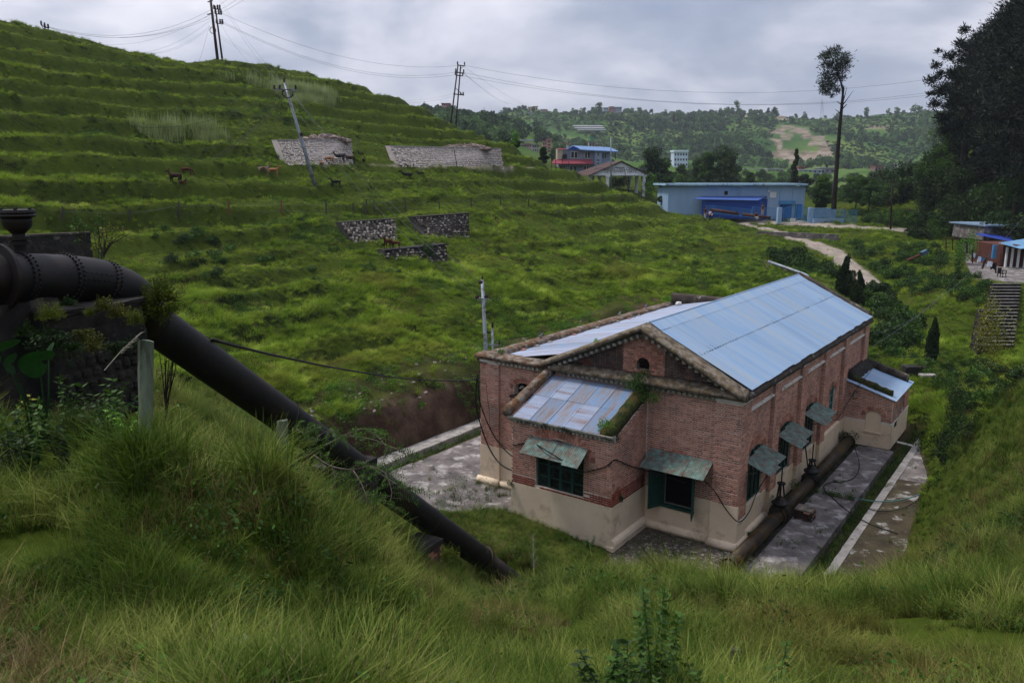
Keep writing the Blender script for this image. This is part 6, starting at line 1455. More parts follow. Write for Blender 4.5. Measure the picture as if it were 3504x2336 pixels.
m.add([(xl - .6, YP - .4, zb), (xa, YP - .4, zt + .25), (xa - 1.2, YP + 8.5, zt + .25), (xl - 3.4, YP + 8.5, zb), (xr + .5, YP - .4, zb), (xr - .8, YP + 8.5, zb), (xl - .6, YP - .4, zb - .15), (xa, YP - .4, zt + .1), (xr + .5, YP - .4, zb - .15)], [(0,1,2,3),(1,4,5,2),(0,6,7,1),(1,7,8,4)]); part(PV_, 'roof', m, rb)
for x, Y in ((1396, YP), (1377, YP + 3), (1361, YP + 7), (1480, YP), (1463, YP + 3), (1446, YP + 7), (1357, YP + 1)):
    p = fy(x, 405, Y); g = gz(p[0], p[1] + .2) - .3; m = MB(); m.tube([(p[0], p[1] + .2, g), (p[0], p[1] + .2, zb - .02)], .27, 12); m.box((p[0] - .36, p[1] - .16, zb - .25), (p[0] + .36, p[1] + .56, zb - .02)); part(PV_, 'column', m, WH, False)
def text(parent, body, p, size, mat, name='lettering', rot=(math.pi / 2, 0, 0), font=None):
    cu = bpy.data.curves.new(name, 'FONT'); cu.body = body; cu.size = size; cu.align_x = 'CENTER'; cu.extrude = .01; o = bpy.data.objects.new(name, cu); COL.objects.link(o)
    dg = bpy.context.evaluated_depsgraph_get(); me = bpy.data.meshes.new_from_object(o.evaluated_get(dg)); bpy.data.objects.remove(o); me.materials.clear(); me.materials.append(mat)
    off = np.zeros(3); q = parent
    while q is not None: off += np.array(q.location); q = q.parent
    c_ = child(parent, name, me, np.array(p) - off); c_.rotation_euler = rot; return c_
GT = flat('grey_letters', '6a6a72')
text(PV_, 'HYDROELECTRIC CENTENARY', (X(1426), YP - .05, Z(391)), .62, GT); text(PV_, 'CENTENARY GATE', (X(1424), YP - .05, Z(396.5)), .62, GT)
for y, w in ((384.5, 9),):
    m = MB()
    for i in range(5): m.box((X(1413 + i * 4), YP - .04, Z(387)), (X(1415.5 + i * 4), YP, Z(384)))
    m.box((X(1412), YP - .05, Z(384.4)), (X(1432), YP, Z(383.8))); part(PV_, 'lettering', m, GT)
# poles in front of it
m = MB(); p = drop(fy(1404, 432, 118)); m.tube([p, fy(1403, 315, 118)], [.11, .07], 8); single('lamp_pole', m, M['steel'], 'tall grey pole in front of the pavilion', 'pole', p, True)
m = MB(); p = drop(fy(1448, 450, 112)); m.tube([p - zz, fy(1433, 383, 112)], [.06, .05], 6); single('thin_pole', m, M['pole_dark'], 'thin dark leaning pole before the pavilion lettering', 'pole', p, True)
for i, (xb, yb, xt, yt) in enumerate(((1295, 393, 1266, 342), (1309, 395, 1305, 336))):
    pass
# --- house behind the hill
YH = 172.0; HS = thing('house', 'grey three storey house with blue roof and red canopy', 'house', drop(fy(1330, 405, YH)))
zx = lambda q: (1850 + q * .1913) / S_; zy = lambda q: (450 + q * .1913) / S_
cH = mk('grey_house', rgb('6c7280'), rgb('7b8190'), .7, .85, .05); cT = mk('tower_house', rgb('7684a0'), rgb('8492ae'), .7, .85, .05); cRd = mk('red_canopy', rgb('7c3440'), rgb('8c404a'), 1.5, .7, .1); cBl = mk('house_blue_roof', rgb('557299'), rgb('6382ab'), .7, .6, .05)
for nm, q, dy, mt in (('wall', (320, 320, 960, 900), 0, cH), ('stair_tower', (958, 340, 1092, 900), -.6, cT), ('side_wing', (1090, 350, 1262, 575), 0, cT), ('side_wing', (1092, 575, 1262, 900), .6, cH)):
    m = MB(); fbox(m, zx(q[0]), zy(q[1]), zx(q[2]), zy(q[3]), YH, 9, dy=dy); part(HS, nm, m, mt)
m = MB(); fbox(m, zx(300), zy(300), zx(400), zy(495), YH, 6, dy=-.05); part(HS, 'wall', m, flat('cream_wall', 'a89a88'), label='cream painted left end of the upper floor')
for y0, y1, x0, x1 in ((500, 575, 195, 950), (752, 822, 700, 945)):
    m = MB(); a = fy(zx(x0 + 40), zy(y0), YH); b = fy(zx(x1 - 45), zy(y0), YH); c_ = fy(zx(x1), zy(y1), YH - 1.3); d = fy(zx(x0), zy(y1), YH - 1.3); m.add([a, b, c_, d, c_ - zz * .15, d - zz * .15], [(0, 1, 2, 3), (3, 2, 4, 5)]); part(HS, 'canopy', m, cRd)
m = MB(); a = fy(zx(580), zy(252), YH + 4); b = fy(zx(1250), zy(285), YH + 4); c_ = fy(zx(1400), zy(358), YH - 1); d = fy(zx(745), zy(325), YH - 1); e_ = fy(zx(450), zy(318), YH + 1); m.add([a, b, c_, d, e_, c_ - zz * .2, d - zz * .2], [(0, 1, 2, 3), (0, 3, 4), (3, 2, 5, 6)]); part(HS, 'roof', m, cBl)
m = MB(); m.add([fy(zx(585), zy(258), YH - .3), fy(zx(455), zy(325), YH - .3), fy(zx(745), zy(330), YH - .3)], [(0, 1, 2)]); part(HS, 'gable', m, cD)
m = MB(); m.add([fy(zx(285), zy(298), YH - .3), fy(zx(480), zy(300), YH - .3), fy(zx(440), zy(325), YH - .5), fy(zx(300), zy(316), YH - .5)], [(0, 1, 2, 3)]); part(HS, 'canopy', m, cRd)
m = MB(); m.tube([fy(zx(1335), zy(362), YH), fy(zx(1335), zy(500), YH)], .08, 5); part(HS, 'roof_post', m, M['pole_dark'])
windows(HS, [(zx(540), zy(360), zx(660), zy(475)), (zx(788), zy(362), zx(882), zy(480)), (zx(338), zy(612), zx(450), zy(700)), (zx(522), zy(614), zx(638), zy(720)), (zx(772), zy(615), zx(862), zy(730))], YH)
windows(HS, [(zx(1000), zy(370), zx(1045), zy(450)), (zx(1000), zy(485), zx(1045), zy(545)), (zx(1000), zy(548), zx(1045), zy(600)), (zx(1000), zy(605), zx(1045), zy(655))], YH - .6, px=.5)
windows(HS, [(zx(1098), zy(378), zx(1170), zy(490))], YH)
m = MB(); fbox(m, zx(392), zy(408), zx(468), zy(485), YH, .2, dy=-.2); part(HS, 'opening', m, DKW)
for x, yt in ((1266, 342), (1276, 360), (1291, 350), (1306, 362)):
    m = MB(); Y = 120; m.tube([drop(fy(x + 1, 398, Y)), fy(x, yt + 8, Y)], .04, 4); single('thin_pole', m, M['pole_dark'], {1266: 'leftmost', 1276: 'second', 1291: 'third', 1306: 'rightmost'}[x] + ' of four bare poles left of the grey house', 'pole', drop(fy(x, 398, Y)), group='bare poles left of the grey house')
# --- other houses: x0,ytop,x1,ybot, wall, roof, rows, cols, label
fh = [(1213,247,1224,257,'b5a68a','8d7860',1,2,'pale yellow house left of its twin on the far ridge',700),(1225,245.5,1235,256,'c0b183','7d6a5c',1,2,'yellow house with brown roof on the far ridge',700),
 (1243,252,1257,258,'b99a92','a8837a',1,3,'pinkish low house on the far ridge right of the yellow houses',700),(1208,259,1221,264,'b4b6ba','9a9ca2',1,2,'small white house just below the far ridge',650),
 (1386,248,1398,253,'98a0ad','868e9c',1,2,'grey flat house left of the red one on the far ridge',700),(1400,246,1410,255,'a4736a','8c4c46',1,2,'red and white house on the far ridge',700),(1412,247,1428,256,'9094a0','74788a',2,4,'grey unfinished house right of the red one on the ridge',700),
 (1014,238,1034,244,'b58a88','9a4b4c',1,4,'pink house on the left wooded ridge',380),
 (1187,334,1203,346,'a08480','8a6d68',2,3,'leftmost pinkish house of the valley hamlet',330),(1204,331,1221,348,'a78f8c','8c7470',2,3,'pink flat roofed house second in the hamlet row',330),(1222,333,1238,349,'9d9694','817a78',2,3,'grey pink house third in the hamlet row',330),
 (1246,327,1256,350,'a27f74','8c6c62',3,2,'low front half of the bare brick tower house',320),(1256,322,1267,351,'a57a6c','8e665a',4,1,'tall bare brick house in the valley hamlet',322),(1285,330,1308,343,'b9bcc4','a2505c',2,4,'white house with pink bands behind the grey house',330),
 (1353,326,1366,339,'8f8886','77706e',1,2,'stone house with green tank behind the blue roof',330),(1367,331,1384,338,'b3aca2','9c958c',1,3,'cream flat house behind the blue roof',330),
 (1548,349,1580,384,'b4c0d2','c4cfdc',3,5,'white and pale blue block beyond the dark trees',300),
 (1700,389,1748,399,'8b8682','99999c',1,5,'long low shed with grey roof at the far fields edge',440),(1763,389,1799,398,'8a8480','a7a9ae',1,4,'low shed with dark gable left of the cone tree',440),
 (1834,384,1853,389,'8a4038','9a3c38',1,1,'small shed with red roof on the valley floor',455),(1834,390,1888,398,'8893a6','b9bdc4',1,5,'long white roofed shed on the valley floor',440),(1884,386,1917,399,'77767a','8c8b90',1,3,'grey shed with black tank near the lone pine',430),
 (2010,382,2030,394,'7c605a','74403a',1,3,'red roofed shed right of the lone pine',420),(2073,376,2113,393,'94948f','7e7e7a',2,3,'grey concrete house with black roof tank at the far right',400),(2120,399,2136,404,'a9adb5','c0c4ca',1,1,'low white roof beside the far right house',360)]
for x0, y0, x1, y1, wc, rc_, rows, cols, lab, d0 in fh:
    g, dd = hit((x0 + x1) / 2, y1, d0 * .75, 1400); Y = g[1]
    if dd > d0 * 1.35 or dd < d0 * .78: Y = d0; 
    t = thing('house', lab, 'house', (g[0], Y, fy((x0 + x1) / 2, y1, Y)[2])); cw = flat('w_' + wc, wc); cq = flat('r_' + rc_, rc_)
    m = MB(); fbox(m, x0, y0, x1, y1 + 3, Y, (x1 - x0) * Y / 4000 * 1.5 + 3); part(t, 'wall', m, cw); m = MB(); e_ = .7
    yr = y0 - max(.8, (y1 - y0) * .12); fbox(m, x0 - e_, yr, x1 + e_, y0 + .3, Y, (x1 - x0) * Y / 4000 * 1.5 + 4, dy=-.6); part(t, 'roof', m, cq)
    H_ = (y1 - y0) / rows; W_ = (x1 - x0) / cols
    for j in range(rows):
        for i in range(cols): m = MB(); fbox(m, x0 + W_ * (i + .28), y0 + H_ * (j + .3), x0 + W_ * (i + .72), y0 + H_ * (j + .72), Y, .1, dy=-.08); part(t, 'window', m, DKW)
    if 'tank' in lab or 'brick tower' in lab: m = MB(); c_ = fy(x0 + (x1 - x0) * .45, yr, Y + 1); m.tube([c_, c_ + zz * 1.6], .7, 10); part(t, 'water_tank', m, flat('tank_' + wc, '3c7c5c' if 'green' in lab else '15161a'))
# long white terraces on the far slope
for k, (y, x0, x1) in enumerate(((288, 1316, 1386), (292.5, 1320, 1388), (297, 1326, 1392))):
    Y = hit(1355, 297, 350, 900)[1] + 6 - 3 * k; m = MB(); fbox(m, x0, y, x1, y + 2.2, Y, 3); t = thing('poultry_shed', ('topmost', 'middle', 'lowest')[k] + ' of three long white sheds on the far slope', 'shed', fy(x0, y + 2, Y)); part(t, 'roof', m, WH); m = MB(); fbox(m, x0 + 1, y + 2.2, x1 - 1, y + 4.4, Y, 3, dy=.3); part(t, 'wall', m, flat('shed_wall%d' % k, '6b6c66'))
for x0, y0, x1, lab in ((1210, 289, 1233, 'short pale roof strip on the left far slope'), (1187, 321, 1226, 'long pale roof above the valley hamlet')):
    Y = hit((x0 + x1) / 2, y0 + 3, 250, 900)[1]; m = MB(); fbox(m, x0, y0, x1, y0 + 3.2, Y, 4); single('shed', m, flat('strip%d' % x0, '9aa0a6'), lab, 'shed', fy(x0, y0 + 3, Y))
# pylon, chimney
Y = 760; t = thing('pylon', 'faint lattice power pylon on the far skyline', 'pylon', fy(1888, 270, Y)); m = MB()
for sx in (-1, 1):
    for dy in (-1.5, 1.5): m.tube([fy(1888 + 4 * sx, 272, Y) + (0, dy, 0), fy(1888 + .8 * sx, 229, Y)], .07, 3)
for k in range(8):
    f, g_ = k / 8, (k + 1) / 8; w0, w1 = 4 - 3.2 * f, 4 - 3.2 * g_; m.tube([fy(1888 - w0, 272 - 43 * f, Y), fy(1888 + w1, 272 - 43 * g_, Y)], .05, 3); m.tube([fy(1888 + w0, 272 - 43 * f, Y), fy(1888 - w1, 272 - 43 * g_, Y)], .05, 3)
for y, w in ((235, 4.5), (243, 5.5), (251, 4.5)): m.tube([fy(1888 - w, y, Y), fy(1888 + w, y, Y)], .07, 3)
part(t, 'lattice', m, flat('pylon_grey', '8a9098'))
Y = 640; m = MB(); m.tube([fy(1548, 280, Y), fy(1548, 261, Y)], [1.1, .7], 8); single('chimney', m, M['brick_dark'], 'lone brick kiln chimney on the far ridge', 'chimney', fy(1548, 280, Y))
# pole by the pine slope
p = drop(fy(2050, 478, 105)); t = thing('power_pole', 'dark pole with small crossarms beside the pine slope', 'pole', p); pole(t, p, fy(2050, 411, 105), .12, .08, M['pole_dark'])
m = MB()
for y in (413, 419): m.beam(fy(2045, y, 105), fy(2056, y, 105), .08, .08)
part(t, 'crossarm', m, M['pole_dark'])
m = MB(); p = drop(fy(1580, 400, 150)); 
# --- stairs in the gully
st = thing('stone_stairs', 'dark stone stairs climbing to the huts at right', 'stairs', atz(2290, 800, 1.1)); D1, D2 = 54.0, 60.2
a0, a1 = at(2290, 792, D1), at(2314, 652, D2); NS = 19
for i in range(NS):
    f = i / (NS - 1); p = a0 + (a1 - a0) * f; w = 1.15 - .1 * f; m = MB(); rr = random.Random(i); m.box((p[0] - w, p[1], p[2] - .5), (p[0] + w, p[1] + .42, p[2])); part(st, 'step', m, M['masonry_dark'])
    q = MB(); q.box((p[0] - w, p[1] - .03, p[2] + .002), (p[0] + w, p[1] + .09, p[2] + .03)); part(st, 'nosing', q, M['concrete_pale'])
for i in range(7):
    f = i / 7; p = at(2243 - 3 * i, 828 - 14.5 * i, D1 + 5 * f) if False else at(2249 + 2.5 * i, 790 - 13 * i, D1 + 4 * f); m = MB(); m.box((p[0] - .35, p[1] - .4, p[2] - 1.0), (p[0] + .35, p[1] + .5, p[2])); part(st, 'parapet_block', m, M['masonry_dark'])
lw = thing('stepped_wall', 'stepped dark stone wall along the bottom of the gully', 'wall', atz(2160, 850, .8))
for i in range(8):
    p = at(2092 + 20 * i, 843 - (3 if i < 5 else 3 + 6 * (i - 4)) - i * .8, 47.5 + i * .8); m = MB(); m.box((p[0] - .42, p[1] - .3, p[2] - 1.6), (p[0] + .42, p[1] + .4, p[2] - .02 * i)); part(lw, 'wall_block', m, M['masonry_dark'])
m = MB(); p = at(2137, 862, 46); m.box((p[0] - .45, p[1], p[2] - .1), (p[0] + .45, p[1] + .5, p[2])); single('stone_slab', m, M['concrete_pale'], 'pale slab lying before the stepped dark wall', 'slab', p)
# paved landing and hut
lbx = [atz(2235, 640, 4.3), atz(2352, 650, 4.3), atz(2420, 600, 4.3), atz(2200, 556, 4.3)]
m = MB(); m.add([tuple(p) for p in lbx] + [(p[0], p[1], p[2] - .6) for p in lbx], [(0, 1, 2, 3), (0, 4, 5, 1), (1, 5, 6, 2), (3, 2, 6, 7), (0, 3, 7, 4)]); o = single('paved_landing', m, M['concrete'], None, None, lbx[0], kind='structure')
sx = lambda q: (3200 + q * .2901) / S_; sy = lambda q: (700 + q * .2901) / S_
YK = 74.0; hu = thing('hut', 'low brick hut with pale blue roof and white posts at the right edge', 'hut', fy(2330, 610, YK))
m = MB(); fbox(m, sx(790), sy(480), sx(1250), sy(760), YK, 5); part(hu, 'wall', m, mk('hut_brick', rgb('4a2a24'), rgb('5e3a30'), 4, .9, .3))
m = MB(); a, b, c_, d = fy(sx(740), sy(450), YK - .3), fy(sx(1250), sy(560), YK - 2.6), fy(sx(1250), sy(380), YK + 3), fy(sx(860), sy(430), YK + 3)
m.add([fy(sx(745), sy(452), YK - 1.2), fy(sx(1000), sy(522), YK - 2), fy(sx(1260), sy(500), YK - 2), fy(sx(1260), sy(370), YK + 4), fy(sx(880), sy(430), YK + 4)], [(0, 1, 2, 3, 4)]); part(hu, 'roof', m, mk('hut_roof', rgb('5f86a8'), rgb('7098b8'), 1, .6, .1))
for x in (800, 850, 905, 965, 1035): m = MB(); fbox(m, sx(x - 9), sy(495 + (x - 800) * .2), sx(x + 9), sy(735 + (x - 800) * .25), YK, .2, dy=-.6 - (x - 800) * .004); part(hu, 'post', m, WH)
m = MB(); fbox(m, sx(705), sy(480), sx(750), sy(640), YK, .2, dy=.3); part(hu, 'door', m, cG)
YL = 84.0; hl = thing('hut', 'long low hut with dark blue awning behind the brick hut', 'hut', fy(2310, 560, YL))
m = MB(); fbox(m, sx(575), sy(262), sx(1300), sy(420), YL, 6); part(hl, 'wall', m, M['concrete']); m = MB(); fbox(m, sx(560), sy(240), sx(1300), sy(256), YL, 7, dy=-.5); part(hl, 'roof', m, mk('hut_roof2', rgb('6d8197'), rgb('8095aa'), 1, .6, .1))
m = MB(); m.add([fy(sx(500), sy(335), YL), fy(sx(950), sy(370), YL), fy(sx(900), sy(440), YL - 3), fy(sx(470), sy(350), YL - 2.5)], [(0, 1, 2, 3)]); part(hl, 'awning', m, flat('awning_blue', '2a3f8c'))
m = MB(); fbox(m, sx(530), sy(430), sx(700), sy(590), YL, .3, dy=-4); part(hl, 'brick_wall', m, mk('hut_brick2', rgb('4a2a24'), rgb('5a3228'), 4, .9, .3))
# washing, chair and posts on the landing
YW = 69.0
for x0, y0, x1, y1, col, lab in ((440, 570, 468, 630, 'c9ccd4', 'white shirt at the left end of the washing line'), (472, 595, 500, 640, '4a4c54', 'grey cloth between the white shirt and the long white cloth'), (505, 612, 534, 685, 'd0d3da', 'long white cloth in the middle of the washing line'), (538, 620, 565, 672, '2f6fb0', 'bright blue cloth on the washing line'), (618, 668, 668, 735, 'd0d3da', 'wide white cloth beside the black one'), (662, 690, 706, 770, '14161c', 'black cloth at the right end of the washing line')):
    m = MB(); a = fy(sx(x0), sy(y0), YW); b = fy(sx(x1), sy(y1), YW); vs = []
    for i in range(5):
        for j in range(4): vs.append((a[0] + (b[0] - a[0]) * i / 4 + .03 * math.sin(j * 2), YW + .05 * math.sin(i * 2.2 + j), a[2] + (b[2] - a[2]) * j / 3 * (.9 + .1 * math.cos(i * 1.7))))
    m.add(vs, [(i*4+j, i*4+j+1, (i+1)*4+j+1, (i+1)*4+j) for i in range(4) for j in range(3)]); single('washing', m, flat('cloth_' + str(x0), col), lab, 'laundry', a, True)
for x0, y0, y1, lab in ((440, 530, 690, 'thin post at the left end of the washing line'), (715, 680, 830, 'dark post beside the black washing'), (375, 440, 575, 'rusty post of the arbour left of the washing')):
    m = MB(); m.beam(fy(sx(x0), sy(y1), YW - .2), fy(sx(x0), sy(y0), YW - .2), .09, .09); single('post', m, M['pole_dark'], lab, 'post', fy(sx(x0), sy(y1), YW - .2))
m = MB(); m.beam(fy(sx(555), sy(755), YW - 1), fy(sx(600), sy(620), YW - 1), .12, .12); single('post', m, M['pole_dark'], 'slanting dark post between the cloths', 'post', fy(sx(555), sy(755), YW - 1))
m = MB(); m.tube([fy(sx(440), sy(560), YW), fy(sx(620), sy(650), YW), fy(sx(715), sy(690), YW)], .012, 4); single('washing_line', m, M['wire'], 'line that carries the washing on the landing', 'line', fy(sx(440), sy(560), YW))
c_ = fy(sx(780), sy(870), 66.0); ch = thing('plastic_chair', 'dark plastic armchair at the head of the stone stairs', 'chair', c_, .5); bk_ = flat('chair_black', '14100f')
m = MB(); m.box((-.24, -.22, .40), (.24, .22, .44)); lp(ch, 'seat', m, bk_); m = MB(); m.box((-.24, .2, .44), (.24, .25, .86)); lp(ch, 'backrest', m, bk_)
for s in (-1, 1):
    for t_ in (-1, 1): m = MB(); m.beam((.24 * s, .24 * t_, 0), (.2 * s, .2 * t_, .42), .05, .05); lp(ch, 'leg', m, bk_)
    m = MB(); m.box((.24 * s - .03, -.22, .62), (.24 * s + .03, .24, .66)); m.box((.24 * s - .03, -.22, .42), (.24 * s + .03, -.17, .64)); lp(ch, 'armrest', m, bk_)
# stack of red and blue frames in the gully
p = hit(2083, 604, 50, 100)[0]; m = MB(); m.beam(p + zz * .3, p + np.array([1.3, .2, .8]), .3, .1); single('metal_frame', m, mk('rust_frame', rgb('4c1f18'), rgb('60302a'), 4), 'rusty red frame dumped in the gully grass', 'frame', p)
m = MB(); q = p + np.array([1.5, .2, .9]); m.beam(q, q + np.array([.55, .1, .25]), .42, .4); single('barrel', m, mk('blue_drum', rgb('3d5568'), rgb('4d6576'), 3, .6, .1), 'faded blue drum lying against the rusty frame', 'barrel', q)
# arbour posts and dark bush arch left of the huts
m = MB()
for x in (2173, 2188, 2203, 2236): m.beam(fy(x, 575, 78), fy(x, 548, 78), .08, .08)
m.beam(fy(2170, 548, 78), fy(2238, 548, 78), .08, .08); single('arbour', m, mk('rust_arbour', rgb('3c1f1a'), rgb('4c2c24'), 4), 'rusty arbour frame left of the washing line', 'arbour', fy(2173, 575, 78))

# ------------------------------------------------------------------ people by the road
def person(p, head, label, shirt, trousers, sit=False, s=1.0, carry=None, hairc='0b0908', scarf=None):
    t = thing('person', label, 'person', p, head); t.scale = (s, s, s); skm = flat('skin', '7a5240')
    if sit: hip, kn, ft_ = .48, (.42, .5), (.44, .05); sh = 1.0
    else: hip, kn, ft_ = .92, (.03, .5), (.0, .07); sh = 1.42
    V = [(0, 0, hip), (0, 0, hip + .22), (0, 0, sh), (0, 0, sh + .09), (.02, 0, sh + .2), (.01, 0, sh + .27)]; E = [(i, i + 1) for i in range(5)]; Rr = [.14, .125, .12, .055, .095, .07]
    cl = [0, 1, 2]; arms = []
    for q in (-1, 1):
        k = len(V); V += [(0, .17 * q, sh - .01), (.02, .23 * q, sh - .28), (.16, .2 * q, sh - .48), (.2, .19 * q, sh - .56)]; Rr += [.055, .045, .034, .03]; E += [(2, k), (k, k + 1), (k + 1, k + 2), (k + 2, k + 3)]
        k = len(V); V += [(0, .09 * q, hip - .04), (kn[0], .1 * q, kn[1] if not sit else .5), (ft_[0], .1 * q, ft_[1] + .03), (ft_[0] + .14, .11 * q, ft_[1] - .03)]; Rr += [.09, .06, .04, .035]; E += [(0, k), (k, k + 1), (k + 1, k + 2), (k + 2, k + 3)]
    child(t, 'body', skin('body', V, E, Rr, skm, 1))
    V2 = [(0, 0, hip + .02), (0, 0, hip + .22), (0, 0, sh + .0)]; R2 = [.165, .15, .14]; E2 = [(0, 1), (1, 2)]
    for q in (-1, 1): k = len(V2); V2 += [(0, .17 * q, sh - .01), (.02, .23 * q, sh - .25)]; R2 += [.07, .06]; E2 += [(2, k), (k, k + 1)]
    child(t, 'shirt', skin('shirt', V2, E2, R2, flat('shirt_' + shirt, shirt), 1))
    V3 = [(0, 0, hip + .05)]; R3 = [.16]; E3 = []
    for q in (-1, 1): k = len(V3); V3 += [(0, .09 * q, hip - .06), (kn[0], .1 * q, kn[1] if not sit else .5), (ft_[0], .1 * q, ft_[1] + .08)]; R3 += [.11, .08, .06]; E3 += [(0, k), (k, k + 1), (k + 1, k + 2)]
    child(t, 'trousers', skin('trousers', V3, E3, R3, flat('trs_' + trousers, trousers), 1))
    m = MB(); m.blob((-.02, 0, sh + .26), (.11, .1, .11), 3, (8, 6), amp=.02); m.blob((-.07, 0, sh + .18), (.07, .09, .12), 4, (8, 5), amp=.02); lp(t, 'hair', m, flat('hair_' + hairc, hairc), True)
    m = MB(); m.tube([(.09, 0, sh + .2), (.125, 0, sh + .175)], .012, 5); lp(t, 'nose', m, skm)
    return t
Yq = YB - 9.5
person(drop(fy(1620, 486, Yq - 2)), R(-60), 'person in black top and white trousers standing left by the shed', '121318', 'b6b2ac'); person(drop(fy(1631, 487, Yq - 2)), R(200), 'person in white shirt carrying a child by the shed fence', 'c8b8c0', '30202a')
person(drop(fy(1636, 486, Yq - 1.8)) + zz * .3, R(200), 'small child in white held beside the white shirted adult', 'c0bec4', '1c1c22', s=.62)
p_ = fy(1751, 496.5, Yq - .6); person((p_[0], p_[1], p_[2] - .0), R(-100), 'person in dark green top standing on the rusty pipe', '39423a', '958e88'); p_ = fy(1736, 505, Yq - 1.0); person(p_ - zz * .1, R(-80), 'person in black sitting on the rusty pipe', '15171f', '8f9298', sit=True)
# ------------------------------------------------------------------ scattering
def scatter(name, P, rot, scl, meshes, idx=None, kind='stuff'):
    """one object: every point carries one of the given small meshes"""
    col = bpy.data.collections.new(name + '_pieces')
    for i, me in enumerate(meshes):
        o = bpy.data.objects.new('%s_%02d' % (name, i), me); col.objects.link(o)
    me = bpy.data.meshes.new(name); n = len(P); me.vertices.add(n); me.vertices.foreach_set('co', np.asarray(P, np.float32).ravel())
    a = me.attributes.new('rot', 'FLOAT_VECTOR', 'POINT'); a.data.foreach_set('vector', np.asarray(rot, np.float32).ravel())
    scl = np.asarray(scl, np.float32); scl = np.repeat(scl[:, None], 3, 1) if scl.ndim == 1 else scl
    a = me.attributes.new('scl', 'FLOAT_VECTOR', 'POINT'); a.data.foreach_set('vector', scl.ravel())
    a = me.attributes.new('idx', 'INT', 'POINT'); a.data.foreach_set('value', np.asarray(idx if idx is not None else np.random.randint(0, len(meshes), n), np.int32))
    me.update(); o = bpy.data.objects.new(name, me); COL.objects.link(o); o['kind'] = kind
    ng = bpy.data.node_groups.new(name, 'GeometryNodeTree'); ng.interface.new_socket('Geometry', in_out='INPUT', socket_type='NodeSocketGeometry'); ng.interface.new_socket('Geometry', in_out='OUTPUT', socket_type='NodeSocketGeometry')
    N = ng.nodes.new; K = ng.links.new; gi = N('NodeGroupInput'); go = N('NodeGroupOutput'); iop = N('GeometryNodeInstanceOnPoints'); ci = N('GeometryNodeCollectionInfo')
    ci.inputs[0].default_value = col; ci.inputs['Separate Children'].default_value = True; ci.inputs['Reset Children'].default_value = True
    m2p = N('GeometryNodeMeshToPoints'); K(gi.outputs[0], m2p.inputs[0]); K(m2p.outputs[0], iop.inputs['Points']); K(ci.outputs[0], iop.inputs['Instance']); iop.inputs['Pick Instance'].default_value = True
    def att(nm, t): q = N('GeometryNodeInputNamedAttribute'); q.data_type = t; q.inputs[0].default_value = nm; return q.outputs[0]
    K(att('idx', 'INT'), iop.inputs['Instance Index']); K(att('scl', 'FLOAT_VECTOR'), iop.inputs['Scale'])
    er = N('FunctionNodeEulerToRotation'); K(att('rot', 'FLOAT_VECTOR'), er.inputs[0]); K(er.outputs[0], iop.inputs['Rotation']); K(iop.outputs[0], go.inputs[0])
    md = o.modifiers.new('scatter', 'NODES'); md.node_group = ng; return o
def blades(seed, n, h, spread, width, lean, mat, curl=.5, tb=.25, wind=.0):
    rs = np.random.RandomState(seed); LV = 4; V = []; T = []
    b = rs.normal(size=(n, 2)) * spread * .45; a = rs.rand(n) * 6.283; hh = h * rs.uniform(.45, 1.15, n); ln = lean * rs.uniform(.2, 1.3, n)
    dx, dy = np.cos(a) * ln + wind * rs.uniform(.4, 1.2, n), np.sin(a) * ln; w = width * rs.uniform(.6, 1.3, n); px, py = -np.sin(a + rs.normal(size=n) * .7), np.cos(a)
    for k in range(LV):
        f = k / (LV - 1); bend = f ** 1.8; z = hh * (f - curl * .35 * f ** 2.5 * np.clip(np.hypot(dx, dy) * 1.4, 0, 1.6)); ww = w * (1 - f ** 1.5) + .0006
        cx = b[:, 0] + dx * hh * bend; cy = b[:, 1] + dy * hh * bend
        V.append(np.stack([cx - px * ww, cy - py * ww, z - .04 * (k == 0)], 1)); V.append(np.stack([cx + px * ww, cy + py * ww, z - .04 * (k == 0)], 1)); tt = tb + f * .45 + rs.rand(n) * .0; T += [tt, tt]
    V = np.stack(V, 1); T = np.stack([np.broadcast_to(t, n) for t in T], 1) + (rs.rand(n) * .35)[:, None]; F = []
    base = np.arange(n)[:, None] * (2 * LV)
    for k in range(LV - 1): F.append(base + np.array([2*k, 2*k+1, 2*k+3, 2*k+2]))
    return arr_mesh('tuft', V.reshape(-1, 3), np.concatenate(F), mat, False, dict(tint=T.ravel()))
def grass_mat(name, c1, c2, c3, dry, patch=.25, dr=(.56, .72)):
    m = leaf_mat(name, c1, c2, c3, trans=.3, rough=.75, scale=patch, rv=.16); nt = m.node_tree; N = nt.nodes.new; K = nt.links.new
    hs = [n for n in nt.nodes if n.type == 'HUE_SAT'][0]; src = hs.inputs['Color'].links[0].from_socket
    g = [n for n in nt.nodes if n.type == 'NEW_GEOMETRY'][0]; n2 = N('ShaderNodeTexNoise'); n2.inputs['Scale'].default_value = .16; n2.inputs['Detail'].default_value = 6; K(g.outputs['Position'], n2.inputs['Vector'])
    r = N('ShaderNodeMapRange'); r.inputs[1].default_value = dr[0]; r.inputs[2].default_value = dr[1]; r.inputs[4].default_value = .75; K(n2.outputs[0], r.inputs[0])
    mx = N('ShaderNodeMix'); mx.data_type = 'RGBA'; K(r.outputs[0], mx.inputs[0]); K(src, mx.inputs[6]); mx.inputs[7].default_value = dry; K(mx.outputs[2], hs.inputs['Color']); return m
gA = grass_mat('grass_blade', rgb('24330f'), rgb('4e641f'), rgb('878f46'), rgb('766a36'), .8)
gH = grass_mat('hill_grass', rgb('374c14'), rgb('84a02e'), rgb('c2cc5c'), rgb('8c883c'), .5)
